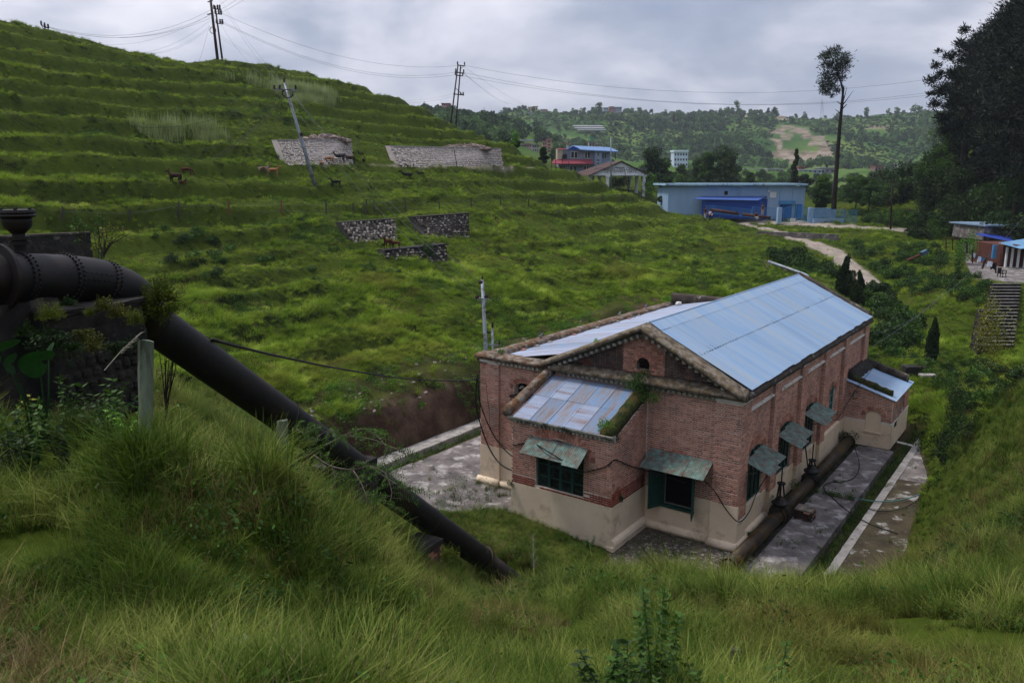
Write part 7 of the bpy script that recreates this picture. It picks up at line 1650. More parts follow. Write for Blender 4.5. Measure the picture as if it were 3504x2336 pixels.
gR = leaf_mat('shaded_riser_weeds', rgb('17220b'), rgb('2c3d14'), rgb('4a5424'), trans=.15, rough=.9, scale=.8)  # weeds on the terrace risers, with the risers' shade darkened into their colour
gD = leaf_mat('dry_grass', rgb('46381f'), rgb('6b593a'), rgb('8f805c'), trans=.2, rough=.9, scale=.5)
HR = []
gW = leaf_mat('weed', rgb('223a14'), rgb('3b5c1f'), rgb('557a2c'), trans=.3, scale=.4)
T_long = [blades(s, 36, h_, sp_, .0052, l_, gA, wind=.3) for s, h_, sp_, l_ in ((1, .62, .16, .6), (2, .5, .22, .9), (3, .75, .12, .5))]
T_short = [blades(s, 30, .34, .2, .0055, .6, gA, wind=.25) for s in (4, 5)]
T_dry = [blades(6, 16, .60, .20, .0045, .8, gD, wind=.4, tb=.2), blades(7, 22, .25, .2, .005, 1.4, gD, tb=.1)]
def weed(seed, n=26, h=.38, leaf=.085, mat=gW, spread=.16):
    rs = np.random.RandomState(seed); P = np.stack([rs.normal(size=n) * spread, rs.normal(size=n) * spread, rs.rand(n) * h * .9 + .04], 1)
    V, F, t = leaf_cards(P, leaf, rs, up=1.5, asp=.5); return arr_mesh('weed', V, F, mat, False, dict(tint=t))
T_weed = [weed(8), weed(9, 40, .25, .05)]
near_set = T_long + T_short + T_dry + T_weed
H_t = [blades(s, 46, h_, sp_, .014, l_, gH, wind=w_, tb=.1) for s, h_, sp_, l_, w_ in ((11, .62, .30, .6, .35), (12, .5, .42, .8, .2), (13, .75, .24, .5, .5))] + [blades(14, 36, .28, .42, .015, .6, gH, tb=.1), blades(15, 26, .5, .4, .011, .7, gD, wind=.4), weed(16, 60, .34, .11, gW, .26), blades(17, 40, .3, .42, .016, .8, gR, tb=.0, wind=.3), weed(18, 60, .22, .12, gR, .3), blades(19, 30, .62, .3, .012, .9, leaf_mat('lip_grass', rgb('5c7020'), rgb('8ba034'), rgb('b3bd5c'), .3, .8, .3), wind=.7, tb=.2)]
rs = np.random.RandomState(21)
def logpolar(n, a0, a1, r0, r1, p=1.0):
    a = rs.uniform(a0, a1, n); t = rs.rand(n) ** p; r = np.exp(math.log(r0) + (math.log(r1) - math.log(r0)) * t); return np.sin(a) * r, np.cos(a) * r, r
pit = lambda u, v, z: (u > -16.5) & (u < 6.4) & (v > -9) & (v < 26) & (z < .10)
def slope_rot(x, y, jitter, nrs):
    e = .35; gx = (ground(x + e, y) - ground(x - e, y)) / (2 * e); gy = (ground(x, y + e) - ground(x, y - e)) / (2 * e)
    rz = np.arctan2(-gy, -gx) + nrs.normal(size=len(x)) * jitter; st = np.hypot(gx, gy)
    return rz, st
def supports(x, y):
    k = np.ones(len(x), bool)
    for q, r_ in ((sup.location, .72), (sup2.location, .6), (sup3.location, .55)): k &= np.hypot(x - q[0], y - q[1]) > r_
    return k
# foreground
x, y, r = logpolar(56000, -.70, .70, 2.6, 36, .85); xb, yb, rb_ = logpolar(30000, -.62, .66, 15, 37, 1.0); x, y, r = np.append(x, xb), np.append(y, yb), np.append(r, rb_)
qq = [L(a_, b_) for a_, b_ in zip(rs.uniform(-13, -2.6, 5200), rs.uniform(-11, -2.5, 5200))]; xb = np.array([p_[0] for p_ in qq]); yb = np.array([p_[1] for p_ in qq]); x, y, r = np.append(x, xb), np.append(y, yb), np.append(r, np.hypot(xb, yb)); z = ground(x, y); u, v = to_uv(x, y)
k = ~pit(u, v, z) & supports(x, y) & ~((u > -7.6) & (u < -3.3) & (v > -2.5) & (v < 18)) & ~((u > -11) & (u < .1) & (v > 0) & (v < 18.2)); x, y, z, r = x[k], y[k], z[k], r[k]
cl = fbm(x * 1.1 + 7, y * 1.1, 3); kk_ = cl > np.where(r < 12, .36 + .12 * rs.rand(len(x)), .1); x, y, z, r, cl = x[kk_], y[kk_], z[kk_], r[kk_], cl[kk_]; rz, stp = slope_rot(x, y, 2.4, rs); n = len(x); pn = fbm(x * .35, y * .35); pn2 = fbm(x * .9 + 50, y * .9); q = rs.rand(n)
idx = rs.randint(0, 3, n); idx = np.where(pn2 > .58, 3 + rs.randint(0, 2, n), idx); idx = np.where(q < .15 + .22 * (pn > .6), 5 + rs.randint(0, 2, n), idx); idx = np.where((pn < .45) & (q > np.where(r < 14, .72, .45)), 7 + rs.randint(0, 2, n), idx); idx = np.where(q > .92, 7 + rs.randint(0, 2, n), idx)
sc_ = rs.uniform(.45, 1.2, n) * (.25 + .6 * fbm(x * .5 + 9, y * .5) + .5 * (cl - .36) / .3) * (.75 + .25 * sst(4, 14, r))
sc_ = np.maximum(sc_, .40 + .2 * rs.rand(n)) * np.where(r < 12, .74, .86)
uq, vq = to_uv(x, y); sc_ = np.where((uq > -12) & (uq < 6) & (vq > -6.5) & (z < 1.6), sc_ * .62, sc_)
# thick tufts about the feet of the posts
for bx_, by_, d_ in ((335, 985, 6.75), (647, 1060, 7.1), (1690, 1560, 5.7)):
    for _ in range(46):
        q_ = at(bx_, by_, d_ + rs.uniform(-.5, .1)); xx_, yy_ = q_[0] + rs.normal() * .22, q_[1] + rs.normal() * .12
        x = np.append(x, xx_); y = np.append(y, yy_); z = np.append(z, gz(xx_, yy_)); rz = np.append(rz, rs.rand() * 6.28); sc_ = np.append(sc_, rs.uniform(.7, 1.0)); idx = np.append(idx, rs.randint(0, 3))
n = len(x)
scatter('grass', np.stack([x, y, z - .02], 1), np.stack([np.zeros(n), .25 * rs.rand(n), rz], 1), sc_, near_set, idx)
# hillside, gully and right bank
x, y, r = logpolar(120000, -.66, .66, 33, 150, .9); z = ground(x, y); u, v = to_uv(x, y)
bank = (u > -19.2) & (u < -16.2) & (v > -9) & (v < 28)
k = ~pit(u, v, z) & ~((u > -11) & (u < 0) & (v > 0) & (v < 18.2)) & ~((u >= 0) & (u < 2.2) & (v > 14) & (v < 18.3)) & (~bank | ((fbm(x * .9, y * .9) > .5) & (u < -17.2) & (rs.rand(len(x)) < .6)))
pdist = np.minimum(seg_dist(x, y, path_pts) / 1.35, np.where(r > 80, seg_dist(x, y, road_pts) / 2.1, 9)); k &= (pdist > 1) | (rs.rand(len(x)) < .03)
k &= (seg_dist(x, y, dirt_pts) > .6) | (rs.rand(len(x)) < .2)
lb = np.array(lbx); k &= ~in_poly(x, y, [tuple(p) for p in lbx])
x, y, z, r, u = x[k], y[k], z[k], r[k], u[k]; rz, stp = slope_rot(x, y, .8, rs); n = len(x); q = rs.rand(n)
pn = fbm(x * .12, y * .12, 5); pn2 = fbm(x * .4 + 50, y * .4); idx = rs.randint(0, 3, n); idx = np.where(pn2 > .56, 3, idx); idx = np.where(q < .05 + .18 * (pn > .58), 4, idx); idx = np.where(((pn < .44) & (q > .55)), 5, idx)
cl = fbm(x * .55 + 7, y * .55, 3); sc_ = rs.uniform(.55, 1.2, n) * (.25 + .35 * fbm(x * .22 + 9, y * .22) + 1.1 * np.clip(cl - .4, 0, .4)) * np.where(stp > .9, .8, 1.0) * np.where((u > -30), 1.1, .9)
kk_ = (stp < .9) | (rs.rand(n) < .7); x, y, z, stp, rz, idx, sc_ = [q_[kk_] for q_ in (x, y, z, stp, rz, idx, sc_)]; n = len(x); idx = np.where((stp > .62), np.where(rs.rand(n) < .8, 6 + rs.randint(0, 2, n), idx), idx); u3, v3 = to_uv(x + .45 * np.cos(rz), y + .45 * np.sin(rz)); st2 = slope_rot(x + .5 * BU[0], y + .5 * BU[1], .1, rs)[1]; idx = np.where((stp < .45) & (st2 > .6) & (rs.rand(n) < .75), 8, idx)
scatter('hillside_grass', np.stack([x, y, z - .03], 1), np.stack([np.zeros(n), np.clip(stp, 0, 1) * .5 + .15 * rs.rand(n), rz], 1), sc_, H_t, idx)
# pale tall reeds near the top of the hill
x, y, r = logpolar(60000, -.5, -.1, 70, 100); hA = in_poly(x, y, [hit(*q_, 50, 110)[0] for q_ in [(500,178),(640,188),(780,205),(840,225),(800,245),(690,240),(560,205)]]) & (rs.rand(len(x)) < .9 * sst(.44, .62, fbm(x * .18, y * .18)))
hA |= in_poly(x, y, [hit(*q_, 45, 110)[0] for q_ in [(240,290),(420,288),(600,300),(620,318),(300,322)]]) & (rs.rand(len(x)) < .5 * sst(.44, .62, fbm(x * .18, y * .18)))
x, y = x[hA], y[hA]; n = len(x); reed = [blades(31, 14, 1.25, .4, .011, .18, leaf_mat('reed', rgb('6d7a44'), rgb('93a066'), rgb('a5ad80'), .25), tb=.3, wind=.1)]
scatter('tall_reeds', np.stack([x, y, ground(x, y) - .05], 1), np.stack([np.zeros(n), np.zeros(n), rs.rand(n) * 6.28], 1), rs.uniform(.6, 1.1, n), reed)
# weeds in the drain, between the slabs and on the rubble
P = []
def strip(u0, u1, v0, v1, n, z, dens=lambda u, v: 1.0):
    uu = rs.uniform(u0, u1, n); vv = rs.uniform(v0, v1, n)
    for a, b in zip(uu, vv):
        if rs.rand() < dens(a, b): P.append(L(a, b, z))
strip(2.35, 2.86, -3, 20, 900, -.33); strip(-15.4, -14.75, -4, 16, 500, -.2); strip(-.25, .7, .2, 14, 420, -.03, lambda a, b: .7); strip(.7, 2.3, 6.85, 7.05, 70, 0); strip(3.2, 6, -3, 18, 260, .0, lambda a, b: float(fbm(np.array([a]), np.array([b]))[0] > .5)); strip(-3.2, .6, -4, -.1, 240, -.01, lambda a, b: .5)
strip(-11.6, -9, -3, .0, 260, 0, lambda a, b: .5); strip(.8, 2.3, -3, 14, 90, .01, lambda a, b: float(fbm(np.array([a * 2]), np.array([b * 2]))[0] > .5)); strip(-14.5, -8, -4, 0, 130, .0, lambda a, b: .4)
P = np.array(P); n = len(P); scatter('yard_weeds', P, np.stack([np.zeros(n), np.zeros(n), rs.rand(n) * 6.28], 1), rs.uniform(.3, .75, n), [T_weed[0], T_weed[1], T_short[0], LMw] if False else [T_weed[0], T_weed[1], T_short[0]])
# low green growth on the banks
P = []
for a, b in zip(rs.uniform(-19.3, -16.5, 2600), rs.uniform(-8, 26, 2600)):
    p = L(a, b, 0)
    if float(fbm(np.array([p[0] * .8]), np.array([p[1] * .8]))[0]) > .47 + (.1 if a > -17.1 else 0): P.append((p[0], p[1], 0))
P = np.array(P); P[:, 2] = ground(P[:, 0], P[:, 1]); n = len(P); scatter('bank_creepers', P, np.stack([np.zeros(n), np.full(n, .8), np.full(n, -B_AZ)], 1), rs.uniform(.5, 1.2, n), [weed(41, 50, .12, .06, LM['mid'], .25), weed(42, 30, .3, .08, LM['bright'], .12)])
# stones on the bank and loose slates in front of the wall
st_me = []
for i in range(4): m = MB(); m.blob((0, 0, 0), (.5, .4, .3), 50 + i, (6, 4), .5, .25); st_me.append(m.data('stone', M['rubble_stone']))
P = []
for a, b in zip(rs.uniform(-19, -17.0, 120), rs.uniform(-6, 22, 120)): p = L(a, b); P.append((p[0], p[1], gz(p[0], p[1]) + .02))
n1_ = len(P)
for a, b in zip(rs.uniform(-3.2, .4, 260), rs.uniform(-3.4, -.05, 260)): P.append(tuple(L(a, b, .0)))
P = np.array(P); n = len(P); s_ = np.where(np.arange(n) < n1_, rs.uniform(.08, .24, n), rs.uniform(.04, .16, n)); S3 = np.stack([s_, s_, s_ * np.where(np.arange(n) < n1_, .8, .25)], 1)
scatter('loose_stones', P, rs.rand(n, 3) * np.array([.3, .3, 6.28]), S3, st_me)

# ------------------------------------------------------------------ scrub in the gully and under the pines
bush_v = [bush_mesh(100 + i, 1.6, 1.1, 620, .15, mt) for i, mt in enumerate(('dark', 'mid', 'dark', 'mid'))]
P = []; S = []; I = []
def area(poly, n, d0, d1, s0, s1, kinds, prob=1.0):
    for _ in range(n):
        # a random place inside the polygon as seen, put on the ground
        while True:
            X_ = rs.uniform(min(p[0] for p in poly), max(p[0] for p in poly)); Y_ = rs.uniform(min(p[1] for p in poly), max(p[1] for p in poly))
            if in_poly(np.array([X_]), np.array([Y_]), poly)[0]: break
        g, dd = hit(X_, Y_, d0, d1)
        if dd >= d1 * .99 or seg_dist(np.array([g[0]]), np.array([g[1]]), path_pts)[0] < 2.0 or (dd > 85 and seg_dist(np.array([g[0]]), np.array([g[1]]), road_pts)[0] < 2.6): continue
        P.append(g - zz * .1); S.append(rs.uniform(s0, s1)); I.append(kinds[rs.randint(len(kinds))])
area([(2000,640),(2060,700),(2110,760),(2060,830),(2010,790),(1985,700)], 60, 45, 90, .8, 1.5, (0, 1, 2))
area([(1760,575),(1900,600),(1940,640),(1900,650),(1800,625)], 45, 45, 100, .7, 1.3, (0, 1, 2, 3))
area([(1950,560),(2160,560),(2180,640),(2120,690),(2010,640)], 60, 60, 100, .6, 1.2, (1, 3, 0))
area([(2080,500),(2240,520),(2352,520),(2352,545),(2180,560),(2080,545)], 80, 70, 120, 1.0, 1.9, (0, 2, 1))
area([(1960,490),(2090,490),(2085,522),(1975,516)], 35, 90, 130, .8, 1.4, (0, 1, 3))
area([(2150,640),(2270,640),(2270,700),(2200,690)], 30, 55, 90, .5, .9, (1, 3, 0)); area([(2080,850),(2250,830),(2352,870),(2260,950),(2170,930)], 40, 25, 60, .4, .9, (0, 1, 2))
area([(2120,430),(2352,380),(2352,500),(2120,500)], 170, 70, 160, 1.4, 2.6, (0, 2)); area([(2150,930),(2260,900),(2240,1010),(2150,1080)], 22, 20, 45, .35, .7, (0, 2))
area([(1560,470),(1700,470),(1740,500),(1600,500)], 0, 90, 130, .4, .6, (1,)); area([(1745,520),(1860,540),(1860,548),(1745,530)], 22, 90, 125, .4, .7, (1, 3)); area([(1870,420),(2090,430),(2090,480),(1870,470)], 70, 125, 300, 1.2, 2.6, (0, 1, 2, 3))
area([(1500,404),(2120,402),(2120,432),(1500,425)], 150, 140, 420, 1.6, 3.6, (0, 1, 2)); area([(1700,420),(1850,425),(1850,428),(1700,428)], 20, 140, 300, 1.2, 2.2, (1, 3)); area([(1190,320),(1260,345),(1330,380),(1480,420),(1500,425),(1400,380)], 50, 110, 300, 1.2, 2.6, (1, 0, 3)); area([(300,520),(480,540),(620,600),(480,640),(380,600)], 26, 28, 80, .3, .7, (0, 1)); area([(560,600),(1000,520),(1700,600),(1200,640),(800,680)], 26, 28, 100, .25, .55, (0, 1, 3))
P = np.array(P); n = len(P); scatter('scrub', P, np.stack([np.zeros(n), np.zeros(n), rs.rand(n) * 6.28], 1), np.array(S), bush_v, np.array(I))
# far woods
def proj_px(x, y, z):
    f = y * math.cos(PITCH) - (z - CAM_H) * math.sin(PITCH); up = y * math.sin(PITCH) + (z - CAM_H) * math.cos(PITCH)
    return (1752 + 2733 * x / f) / S_, (1168 - 2733 * up / f) / S_
def clear_of_houses(x, y, z, r):
    px, py = proj_px(x, y, z); k = np.ones(len(x), bool)
    for h_ in fh + [(1316, 286, 1392, 300, '', '', 0, 0, '', 700), (1187, 320, 1226, 325, '', '', 0, 0, '', 300), (1210, 288, 1233, 293, '', '', 0, 0, '', 500)]:
        k &= ~((px > h_[0] - 4) & (px < h_[2] + 4) & (py > h_[1] + 1) & (py < h_[3] + 13))
    return k
fw = []
for i in range(5):
    q = np.random.RandomState(200 + i); lb = [((q.uniform(-1.6, 1.6), q.uniform(-1.6, 1.6), q.uniform(2.0, 5.2)), (q.uniform(1.0, 1.9),) * 2 + (q.uniform(.9, 1.6),)) for _ in range(6)]
    Pq, kk = crown_pts(q, lb, 330, .6); Pq[:, 2] = np.maximum(Pq[:, 2], .1); V, F, t = leaf_cards(Pq, 1.0, q, asp=.8, tint=(q.rand(6) * .45 + .15)[kk] + q.rand(330) * .2); fw.append(arr_mesh('far_crown', V, F, LM['farw'], False, dict(tint=t)))
x, y, r = logpolar(22000, -.22, .66, 190, 1050, .75); z = ground(x, y); dn = fbm(x * .009 + 3, y * .009, 5) + .25 * (fbm(x * .05, y * .05) - .5)
valley = (r < 520) & (z < 24) & (np.arctan2(x, y) > .12); lw_ = sst(.50, .60, dn) * np.where(valley, .02, .9) + .07 * ~valley
so = np.zeros(len(x), bool)
for pl in [[(1785,285),(1848,290),(1915,362),(1900,376),(1778,378),(1765,345)], [(1660,275),(1690,246),(1712,262),(1740,272)], [(1788,260),(1815,260),(1812,276),(1786,275)]]:
    so |= in_poly(x, y, [hit(a, b, 450, 900)[0] for a, b in pl]) & (r > 400)
k = (rs.rand(len(x)) < lw_ * .8) & ~so & ~((np.arctan2(x, y) < -.02) & (r < 230)); x, y, z, r = x[k], y[k], z[k], r[k]
k = clear_of_houses(x, y, z, r); x, y, z, r = x[k], y[k], z[k], r[k]
n = len(x); sc_ = rs.uniform(.35, 1.0, n) * np.where(r > 500, .95, .75); scatter('far_woods', np.stack([x, y, z - .3], 1), np.stack([np.zeros(n), np.zeros(n), rs.rand(n) * 6.28], 1), np.stack([sc_, sc_, sc_ * rs.uniform(.8, 1.5, n)], 1), fw)
# undergrowth texture on the far slopes
x, y, r = logpolar(30000, -.22, .66, 420, 950, .8); z = ground(x, y)
k = np.ones(len(x), bool)
for pl in [[(1785,285),(1848,290),(1915,362),(1900,376),(1778,378),(1765,345)], [(1660,275),(1690,246),(1712,262),(1740,272)]]: k &= ~in_poly(x, y, [hit(a, b, 450, 900)[0] for a, b in pl])
k &= (fbm(x * .02, y * .02) > .42) & (z > 20); x, y, z = x[k], y[k], z[k]; n = len(x); sc_ = rs.uniform(.25, .5, n); scatter('far_scrub', np.stack([x, y, z - .3], 1), np.stack([np.zeros(n), np.zeros(n), rs.rand(n) * 6.28], 1), np.stack([sc_, sc_, sc_ * .5], 1), fw)
# ------------------------------------------------------------------ pines
def pine_mesh(seed, h, w, n=8500, bare=.42, lobes=None, leaf=.62, mat='pine', trunk=True, r0=None):
    q = np.random.RandomState(seed); lb = lobes
    if lb is None:
        lb = []
        for i in range(64):
            f = bare + (1 - bare) * (i + q.rand()) / 64; a = q.rand() * 6.28; prof = math.sin(math.pi * min(.97, (f - bare) / (1 - bare) * .8 + .18)) ** .7
            rr_ = w * .5 * prof * q.uniform(.15, .95); s_ = w * q.uniform(.06, .14); lb.append(((rr_ * math.cos(a), rr_ * math.sin(a), f * h), (s_ * 1.2, s_ * 1.2, s_ * .75)))
    P, k = crown_pts(q, lb, n, .1); P = P + q.normal(size=P.shape) * (np.array([l[1] for l in lb])[k]) * .38; C = np.array([l[0] for l in lb])[k]; d = P - C; d /= np.linalg.norm(d, axis=1)[:, None] + 1e-6; d[:, 2] += .35
    V, F, t = leaf_cards(P, leaf, q, asp=.22, tint=(q.rand(len(lb)) * .5)[k] + q.rand(n) * .3, dirs=d)
    crown = arr_mesh('crown', V, F, LM[mat], False, dict(tint=t)); m = MB(); r0 = r0 or h * .0135; bx, by = q.normal(size=2) * w * .05
    fr = np.linspace(0, .97, 8); m.tube([np.array([bx * f * f, by * f * f, h * f - .4 * (f == 0)]) for f in fr], [r0 * (1 - .75 * f) for f in fr], 8)
    for l in lb[::2]:
        c_ = np.array(l[0]); z0 = max(h * bare * .8, c_[2] - h * .05); f = z0 / h; m.tube([np.array([bx * f * f, by * f * f, z0]), (c_ + np.array([0, 0, z0])) / 2 - (0, 0, .02 * h) if False else (c_ + np.array([bx * f * f, by * f * f, z0])) / 2, c_], [r0 * .3, r0 * .2, r0 * .08], 4)
    return crown, m
pmesh = []
for i, (h, w, bare) in enumerate(((27, 9, .25), (30, 10, .30), (24, 8, .2), (32, 11, .34))):
    cr_, tm = pine_mesh(300 + i, h, w, bare=bare); pmesh.append((cr_, tm.data('trunk', M['bark'], (0, 0, 0), True), h))
G_ = 'pines of the dark grove at the right edge'
#  foot x, foot y, top y, place (distance), kind
pines = [(2190,398,110,112,2),(2215,405,85,108,0),(2240,418,60,104,1),(2262,425,45,98,0),(2285,440,20,94,3),(2310,450,-15,90,1),(2335,455,-40,86,3),(2365,465,-60,82,1),(2395,470,-80,80,3),
         (2205,370,100,128,0),(2235,372,72,125,3),(2262,375,45,122,1),(2290,378,18,118,3),(2320,380,-10,116,0),(2350,385,-35,112,1),(2385,390,-60,108,3),(2250,340,60,150,1),(2285,335,30,146,3),(2318,330,0,142,1),(2350,325,-25,138,3),(2385,320,-50,134,0),(2420,420,-80,90,1),(2440,360,-80,112,3),(2175,395,172,122,2),(2300,300,10,165,1),(2345,290,-20,160,3)]
for i, (fx, fyy, ty, d, k) in enumerate(pines):
    p = at(fx, fyy, d); g = gz(p[0], p[1]); top = at(fx, ty, d)[2]; mm = pmesh[k]; s = (top - g) / mm[2]
    if s < .3: continue
    lab = 'tall dark pine inside the dense grove at the right edge'
    if i == 0: lab = 'outermost pine at the left flank of the dark grove'
    if i == 23: lab = 'lowest pine leaning out at the left foot of the dark grove'
    put_tree(mm[:2], (p[0], p[1], g), lab, 'pine', 'pine_tree', i * 1.7, s * .95, None if i in (0, 23) else G_, s)
# branches that reach out of the grove
lob = [((fy(x, y, 104) - fy(2200, 450, 104)), (r_ * S_ / 26,) * 3) for x, y, r_ in [(2150,150,10),(2140,185,12),(2160,205,14),(2148,240,12),(2165,270,14),(2180,130,12),(2195,170,20),(2190,230,20),(2170,300,12),(2200,290,20),(2160,170,8),(2136,215,7),(2155,118,6),(2205,100,12),(2215,70,10)]]
lob = [(tuple(c_), (r_[0], r_[0], r_[0] * .8)) for c_, r_ in lob]
cr_, tm = pine_mesh(333, lob[13][0][2] + 2, 6, 5200, lobes=lob, leaf=.5); base = fy(2200, 450, 104); g = gz(base[0], base[1])
t = thing('pine_tree', 'feathery pine whose branches stand out against the sky beside the grove', 'pine', (base[0], base[1], g)); child(t, 'crown', cr_, (0, 0, base[2] - g)); child(t, 'trunk', tm.data('trunk', M['bark'], (0, 0, 0), True), (0, 0, min(0, base[2] - g)))
# broadleaf edge trees under the grove
for x, yb, yt, d, w, mt, sd, lab in ((2150, 420, 340, 112, 7, 'dark', 41, 'dark broadleaf tree at the foot of the pine grove'), (2180, 400, 250, 110, 8, 'mid', 42, 'brighter green leafy tree against the pine trunks'), (2215, 470, 380, 100, 9, 'dark', 43, 'low dark tree under the pines above the earth cut'), (2280, 500, 410, 92, 9, 'dark', 44, 'spreading dark tree at the bottom of the pine slope'), (2340, 510, 400, 84, 9, 'dark', 45, 'dark tree at the right edge above the huts')):
    p = drop(at(x, yb, d)); h = at(x, yt, d)[2] - p[2]; put_tree(tree_mesh(sd, h, w, .3, 3600, mat=mt, trunk_h=.12), p, lab)
# the lone pine by the road
YL_ = 112.0; base = drop(fy(1915, 478, YL_)); O_ = fy(1915, 478, YL_); k_ = YL_ / 2733 * S_
lob = []
for x, y, r_ in [(1915,122,17),(1932,135,16),(1897,128,11),(1893,150,12),(1912,150,18),(1932,158,15),(1944,142,9),(1905,172,16),(1925,178,13),(1897,190,14),(1912,198,14),(1888,207,9),(1900,212,9),(1918,210,8),(1884,200,6),(1907,221,7),(1925,112,9)]:
    c_ = fy(x, y, YL_) - base; c_[1] += rnd.uniform(-1, 1); lob.append((tuple(c_), (r_ * k_ * .95, r_ * k_ * .95, r_ * k_ * .72)))
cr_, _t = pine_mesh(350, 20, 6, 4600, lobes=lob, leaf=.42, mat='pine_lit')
t = thing('pine_tree', 'lone tall bare trunked pine with a tuft of crown beside the blue building', 'pine', base); child(t, 'crown', cr_)
m = MB(); tp = [(1915,480),(1919,420),(1924,350),(1929,290),(1934,240),(1937,205),(1930,185),(1922,160),(1918,130)]
m.tube([fy(x, y, YL_) for x, y in tp], [.34,.30,.27,.23,.19,.13,.1,.07,.04], 10); part(t, 'trunk', m, M['bark'], True)
m = MB()
for a in [[(1935,225),(1934,205),(1930,190)],[(1936,235),(1942,215),(1945,200)],[(1935,242),(1946,228),(1957,212),(1962,208)],[(1936,225),(1939,205),(1938,195)],[(1931,262),(1924,255),(1918,252)],[(1930,280),(1922,275),(1916,266),(1914,262)],[(1933,240),(1926,236),(1922,232)],[(1926,320),(1933,316)],[(1925,335),(1917,330)],[(1923,362),(1931,358)],[(1921,395),(1914,392)],[(1935,250),(1945,240)],[(1929,300),(1920,296)],[(1922,375),(1915,372)]]:
    m.tube([fy(x, y, YL_) for x, y in a], [.09, .05, .025, .015][:len(a)], 5)
for l in lob: m.tube([np.array(fy(1930, 190, YL_)) * .5 + np.array(fy(1918, 140, YL_)) * .5, np.array(l[0]) + base], [.05, .02], 4)
part(t, 'branches', m, M['bark'], True)
# ------------------------------------------------------------------ other trees of the valley: foot, top, width in the photograph, distance
tr_list = [(1500,440,332,78,150,'dark','round','large dark round tree right of the pavilion'),(1528,452,398,50,126,'dark','round','small dark tree at the left end of the blue building'),
 (1662,424,340,82,165,'dark','round','wide dark spreading tree behind the blue building'),(1625,424,352,54,168,'mid','round','lighter green tree left of the wide dark tree'),(1825,422,338,44,160,'dark','cone','cone shaped tree behind the right end of the blue building'),
 (1598,422,362,36,190,'mid','round','small green tree before the white and blue block'),(1562,424,375,34,200,'mid','round','small tree hiding the foot of the white and blue block'),(1722,424,395,30,190,'mid','round','low bushy tree between the dark tree and the cone tree'),
 (1885,482,402,52,126,'mid','round','bushy tree beside the lone pine trunk'),(1850,430,392,30,170,'dark','round','small dark tree left of the lone pine'),(1965,478,404,56,128,'mid','open','thin open crowned tree right of the lone pine'),(1995,480,412,42,125,'mid','open','spindly tree between the lone pine and the dark pole'),(2075,470,412,50,125,'dark','round','leafy tree at the left foot of the pine slope'),
 (1249,396,338,24,112,'dark','round','small dark tree behind the end of the terraced hill'),(1180,348,318,30,108,'mid','round','bush like tree on the crest beside the long wall'),(1112,372,232,16,700,'farw','round','pale grey tree on the left wooded ridge'),
 (1692,262,232,22,680,'farw','round','tall tree group beside the bare cone on the far ridge'),(1672,266,246,16,690,'farw','round','lower tree left of the tall ridge tree'),(1655,268,250,12,690,'farw','round','small tree farthest left of the bare cone'),(1375,262,234,22,640,'farw','round','tall rounded tree on the far ridge left of the red house'),(1558,280,262,22,640,'farw','round','round tree right of the brick kiln chimney'),
 (1610,285,262,26,650,'farw','round','broad tree on the skyline between chimney and bare cone'),(1990,266,246,16,720,'farw','round','small skyline tree right of the lone pine'),(2100,262,240,26,700,'farw','round','tree clump on the skyline near the dark grove'),(2060,264,246,18,700,'farw','round','small tree on the skyline left of the clump near the grove'),(1780,262,246,18,700,'farw','round','tree on the skyline above the second bare scar'),(1765,264,248,10,700,'farw','round','slim tree beside the tree above the second scar'),(1225,258,244,9,690,'farw','round','tiny dark tree between the two yellow houses')]
for i, (x, yb, yt, w, d, mt, fm, lab) in enumerate(tr_list):
    p0 = at(x, yb, d)
    if d > 400: p = p0
    else: p = drop(p0)
    h = at(x, yt, d)[2] - p[2]; W = w * S_ / 2733 * d; lf = max(.16, d * .0021) if d < 300 else 1.1
    put_tree(tree_mesh(60 + i, h, W, lf * (1.0 if fm != 'open' else .75), 4200 if d < 300 else 420, fm, mt, .1 if fm != 'open' else .3, 16), p, lab)
# cypresses and shrubs in the gully
for x, yb, yt, w, d, lab, sd in ((1940, 690, 586, 56, 64, 'tall dark green cypress behind the far end of the roof', 5), (1968, 705, 622, 40, 60, 'shorter cypress right of the tall one beside the path', 6), (2140, 812, 730, 34, 50, 'small pointed cypress alone in the bright grass of the gully', 7)):
    p = drop(at(x, yb, d)); h = at(x, yt, d)[2] - p[2]; W = w * S_ / 2733 * d; q = np.random.RandomState(sd); lb = []
    for k in range(26):
        f = (k + .5) / 26; a = q.rand() * 6.28; r_ = W * .5 * math.sin(math.pi * min(.95, .22 + .78 * f)) * .5; lb.append(((r_ * math.cos(a), r_ * math.sin(a), h * (.08 + .88 * f)), (W * .2 * (1.3 - f * .8), W * .2 * (1.3 - f * .8), h * .11)))
    Pq, kk = crown_pts(q, lb, 5200, .5); dd_ = Pq * [.5, .5, 0]; dd_[:, 2] = 1.0; V, F, t_ = leaf_cards(Pq, .2, q, asp=.35, tint=(q.rand(26) * .35 + .05)[kk] + q.rand(5200) * .3, dirs=dd_)
    t = thing('cypress_tree', lab, 'tree', p); child(t, 'crown', arr_mesh('crown', V, F, LM['dark'], False, dict(tint=t_))); m = MB(); m.tube([(0, 0, -.3), (0, 0, h * .85)], [W * .05, .02], 6); child(t, 'trunk', m.data('trunk', M['bark'], (0, 0, 0), True))
